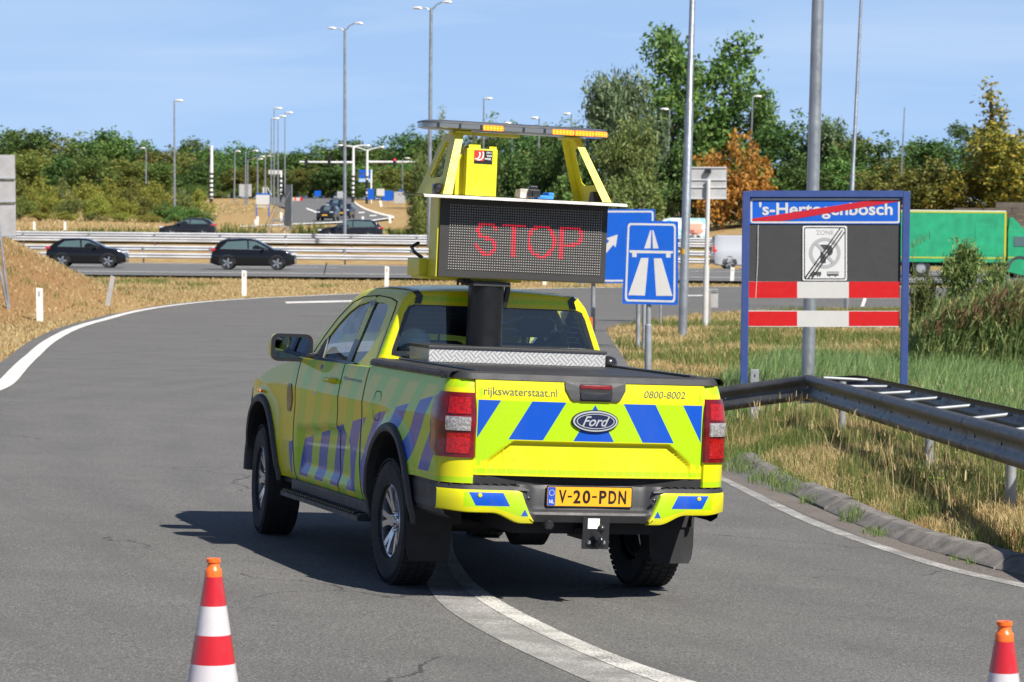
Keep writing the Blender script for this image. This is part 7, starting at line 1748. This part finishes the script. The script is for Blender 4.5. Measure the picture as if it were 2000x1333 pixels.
# left verge, mound and median
P3 = scatter(200000, -25, 26, 55, 141, 23)
k3 = ~((P3[:, 0] > 2) & (P3[:, 1] < 104)); P3 = P3[k3]
gm3 = (vn(P3[:, 0], P3[:, 1], 2.6, 9) + r.normal(0, .08, len(P3))) > .86
A3, B3 = P3[~gm3], P3[gm3]
s5 = blades(A3, r.uniform(.04, .13, len(A3)), r.uniform(.015, .035, len(A3)), 1.4, 35); s6 = blades(B3, r.uniform(.08, .22, len(B3)), r.uniform(.015, .03, len(B3)), .6, 36)
P6 = scatter(90000, -75, 75, 238, 420, 26); P6 = P6[~((P6[:, 0] > -40) & (P6[:, 0] < 20) & (P6[:, 1] > 262) & (np.abs(P6[:, 0] + 18 - (P6[:, 1] - 290) * .02) < 14) & (P6[:, 1] > 280))]
gm6 = (vn(P6[:, 0], P6[:, 1], 9, 17) + r.normal(0, .1, len(P6))) > .74
A6, B6 = P6[~gm6], P6[gm6]
s7 = blades(A6, r.uniform(.10, .32, len(A6)), r.uniform(.05, .12, len(A6)), .8, 37); s8 = blades(B6, r.uniform(.12, .38, len(B6)), r.uniform(.05, .12, len(B6)), .6, 38)
P7 = scatter(9000, 2.5, 9, 22, 52, 27, lambda x, y: past_kerb(x - .35, y) & (vn(x, y, .9, 19) > .52))
s9 = blades(P7, r.uniform(.25, .58, len(P7)), r.uniform(.004, .007, len(P7)), .5, 39)
Q7 = P7[::2] + np.stack([0 * P7[::2, 0], 0 * P7[::2, 0], r.uniform(.22, .45, len(P7[::2]))], -1); s10 = blades(Q7, r.uniform(.04, .10, len(Q7)), r.uniform(.010, .018, len(Q7)), 1.0, 40)
stuff('dry_grass', [s1, s3, s5, s7, s9, s10], STRAW, 'dry straw-coloured grass on the verges and mound', 'grass'); stuff('green_grass', [s2, s4, s6, s8], GREENB, 'short green grass among the straw on the verges', 'grass')
# tall reeds behind the guardrail
def reed_zone(x, y):
    u = 1000 + x / y * 6000; n_ = vn(x, y, 2.0, 12)
    edge = 1385 + (y - 40) * 6.5 * (y > 40) - 40 * n_
    return (u > edge) & (y > 38.5 + 2.0 * n_) & (y < 68 - 16 * n_ + np.maximum(0, (u - 1500)) * .01)
P4 = scatter(95000, 2.0, 14, 38, 68, 24, reed_zone); P4 = P4[(vn(P4[:, 0], P4[:, 1], .8, 13) + r.normal(0, .15, len(P4))) > .36]
hh = r.uniform(.32, .78, len(P4)) * np.interp(P4[:, 1], [38, 44, 60], [.55, .8, 1.0])
stuff('reeds', [blades(P4, hh, r.uniform(.012, .026, len(P4)), .45, 41, .8, (.12, 0))], REEDB, 'fresh green reeds growing behind the guardrail', 'reeds')
# tuft of grass on the gutter and weeds at the kerb
tf = []
for u, v, n_, rad, h_ in ((1664, 1020, 90, .10, .16), (1720, 1045, 120, .16, .05), (1885, 1098, 60, .12, .035), (1955, 1104, 70, .12, .05), (1470, 920, 420, .35, .14), (1520, 945, 380, .30, .13), (1560, 962, 320, .26, .12), (1435, 900, 350, .3, .18), (1590, 985, 160, .14, .08)):
    g = gp(u, v); an = r.uniform(0, 6.28, n_); q_ = rad * np.sqrt(r.uniform(0, 1, n_)); P = np.stack([g.x + q_ * np.cos(an), g.y + q_ * np.sin(an) * 2.0, np.full(n_, g.z + .02)], -1); tf.append(blades(P, r.uniform(.4, 1.2, n_) * h_, r.uniform(.004, .008, n_), .9, int(u)))
stuff('kerb_weeds', tf, GREENB, 'green weeds and grass tufts growing along the kerb and gutter', 'weeds')
# reed bed with brown plumes at the right
n_ = 9000; x = r.uniform(7.6, 15, n_ * 2); y = r.uniform(58, 68, n_ * 2); u = 1000 + x / y * 6000
k = (u > 1782 - 25 * vn(x, y, 1.5, 15) + (y - 58) * 1.5) & (u < 2090); x, y = x[k], y[k]; zz_ = ground(x, y); P5 = np.stack([x, y, zz_], -1); u = u[k]
h5 = (1.15 + .55 * vn(x, y, 1.6, 16) + r.normal(0, .14, len(x))) * np.interp(u, [1770, 1830, 1900, 2060], [.62, .92, 1.05, 1.15]) * .95
stalk = blades(P5, h5, np.full(len(x), .012), .22, 51, .4, (.10, 0))
ll = []
for k_ in range(6):
    t = r.uniform(.2, .98, len(x)); Q = P5 + np.stack([.10 * h5 * t * .5, 0 * t, h5 * t], -1); ll.append(blades(Q, r.uniform(.15, .40, len(x)), r.uniform(.015, .030, len(x)), 1.4, 60 + k_, 1.2, (.35, 0)))
stuff('reed_bed', [stalk] + ll, REEDDK, 'tall reed bed with leafy stalks at the right', 'reeds')
pk = r.uniform(0, 1, len(x)) < .42; Q = P5[pk] + np.stack([.12 * h5[pk], 0 * h5[pk], h5[pk] * .9], -1); pl = []
for k_ in range(7): pl.append(blades(Q + r.normal(0, .03, Q.shape), r.uniform(.10, .24, len(Q)), r.uniform(.014, .03, len(Q)), .9, 80 + k_, 1.0, (.45, 0)))
stuff('reed_plumes', pl, PLUME, 'brown feathery plumes on top of the reed bed', 'reeds')
# sapling sprouts rising from the reeds, tall weeds along the motorway
for i, (u, v, w_, Y, lab) in enumerate([(1880, 476, 130, 60, 'leafy sapling rising from the reeds before the lorry'), (1800, 520, 70, 60, 'small leafy sapling beside the right post of the town sign'), (1945, 498, 80, 61, 'pale leafy sapling at the right side of the reed bed')]):
    tree(lab, u, v, w_, Y, 'droop', 'birch', 5 + i, 'sapling', 'sapling', 'saplings in the reeds')
# hanging branch tip right of the town sign
m_ = MB(); rr = random.Random(3); o = empty('reed_plume_stalk', 'bending reed plume in front of the lorry beside the town sign', 'reed', Matrix.Translation(at(1785, 640, 50))); OZ = o.location
base = Vector(OZ); tip = [at(1786, 560, 50), at(1782, 500, 50), at(1790, 470, 50), at(1808, 462, 50)]
m_.tube([base] + tip, [.008, .007, .005, .004, .002], 5); m_.build('stalk', REEDDK, o, origin=OZ)
P = np.array([tuple(at(1780 + k * 1.5 + rr.uniform(-3, 3), 480 - k * .9 + rr.uniform(-6, 6), 50 + rr.uniform(-.1, .1))) for k in range(24)]); V, F_ = blades(P, r.uniform(.06, .15, 24), r.uniform(.006, .012, 24), 1.2, 99, 1, (.5, 0)); raw_mesh('plume', V - np.array(OZ), F_, 3, REEDDK, parent=o)
wx = []
for u0, u1, v, h_ in ((400, 520, 459, 1.2), (570, 650, 459, 1.3), (150, 300, 455, .9), (760, 830, 459, 1.0)):
    n_ = 260; uu = r.uniform(u0, u1, n_); P = np.array([tuple(at(a, 461, 240)) for a in uu]); P[:, 2] = ground(P[:, 0], P[:, 1]); wx.append(blades(P, r.uniform(.5, 1.3, n_) * h_, r.uniform(.06, .12, n_), .5, int(u0)))
stuff('tall_weeds', wx, GREENB, 'tall green weeds growing beyond the far motorway barrier', 'weeds')
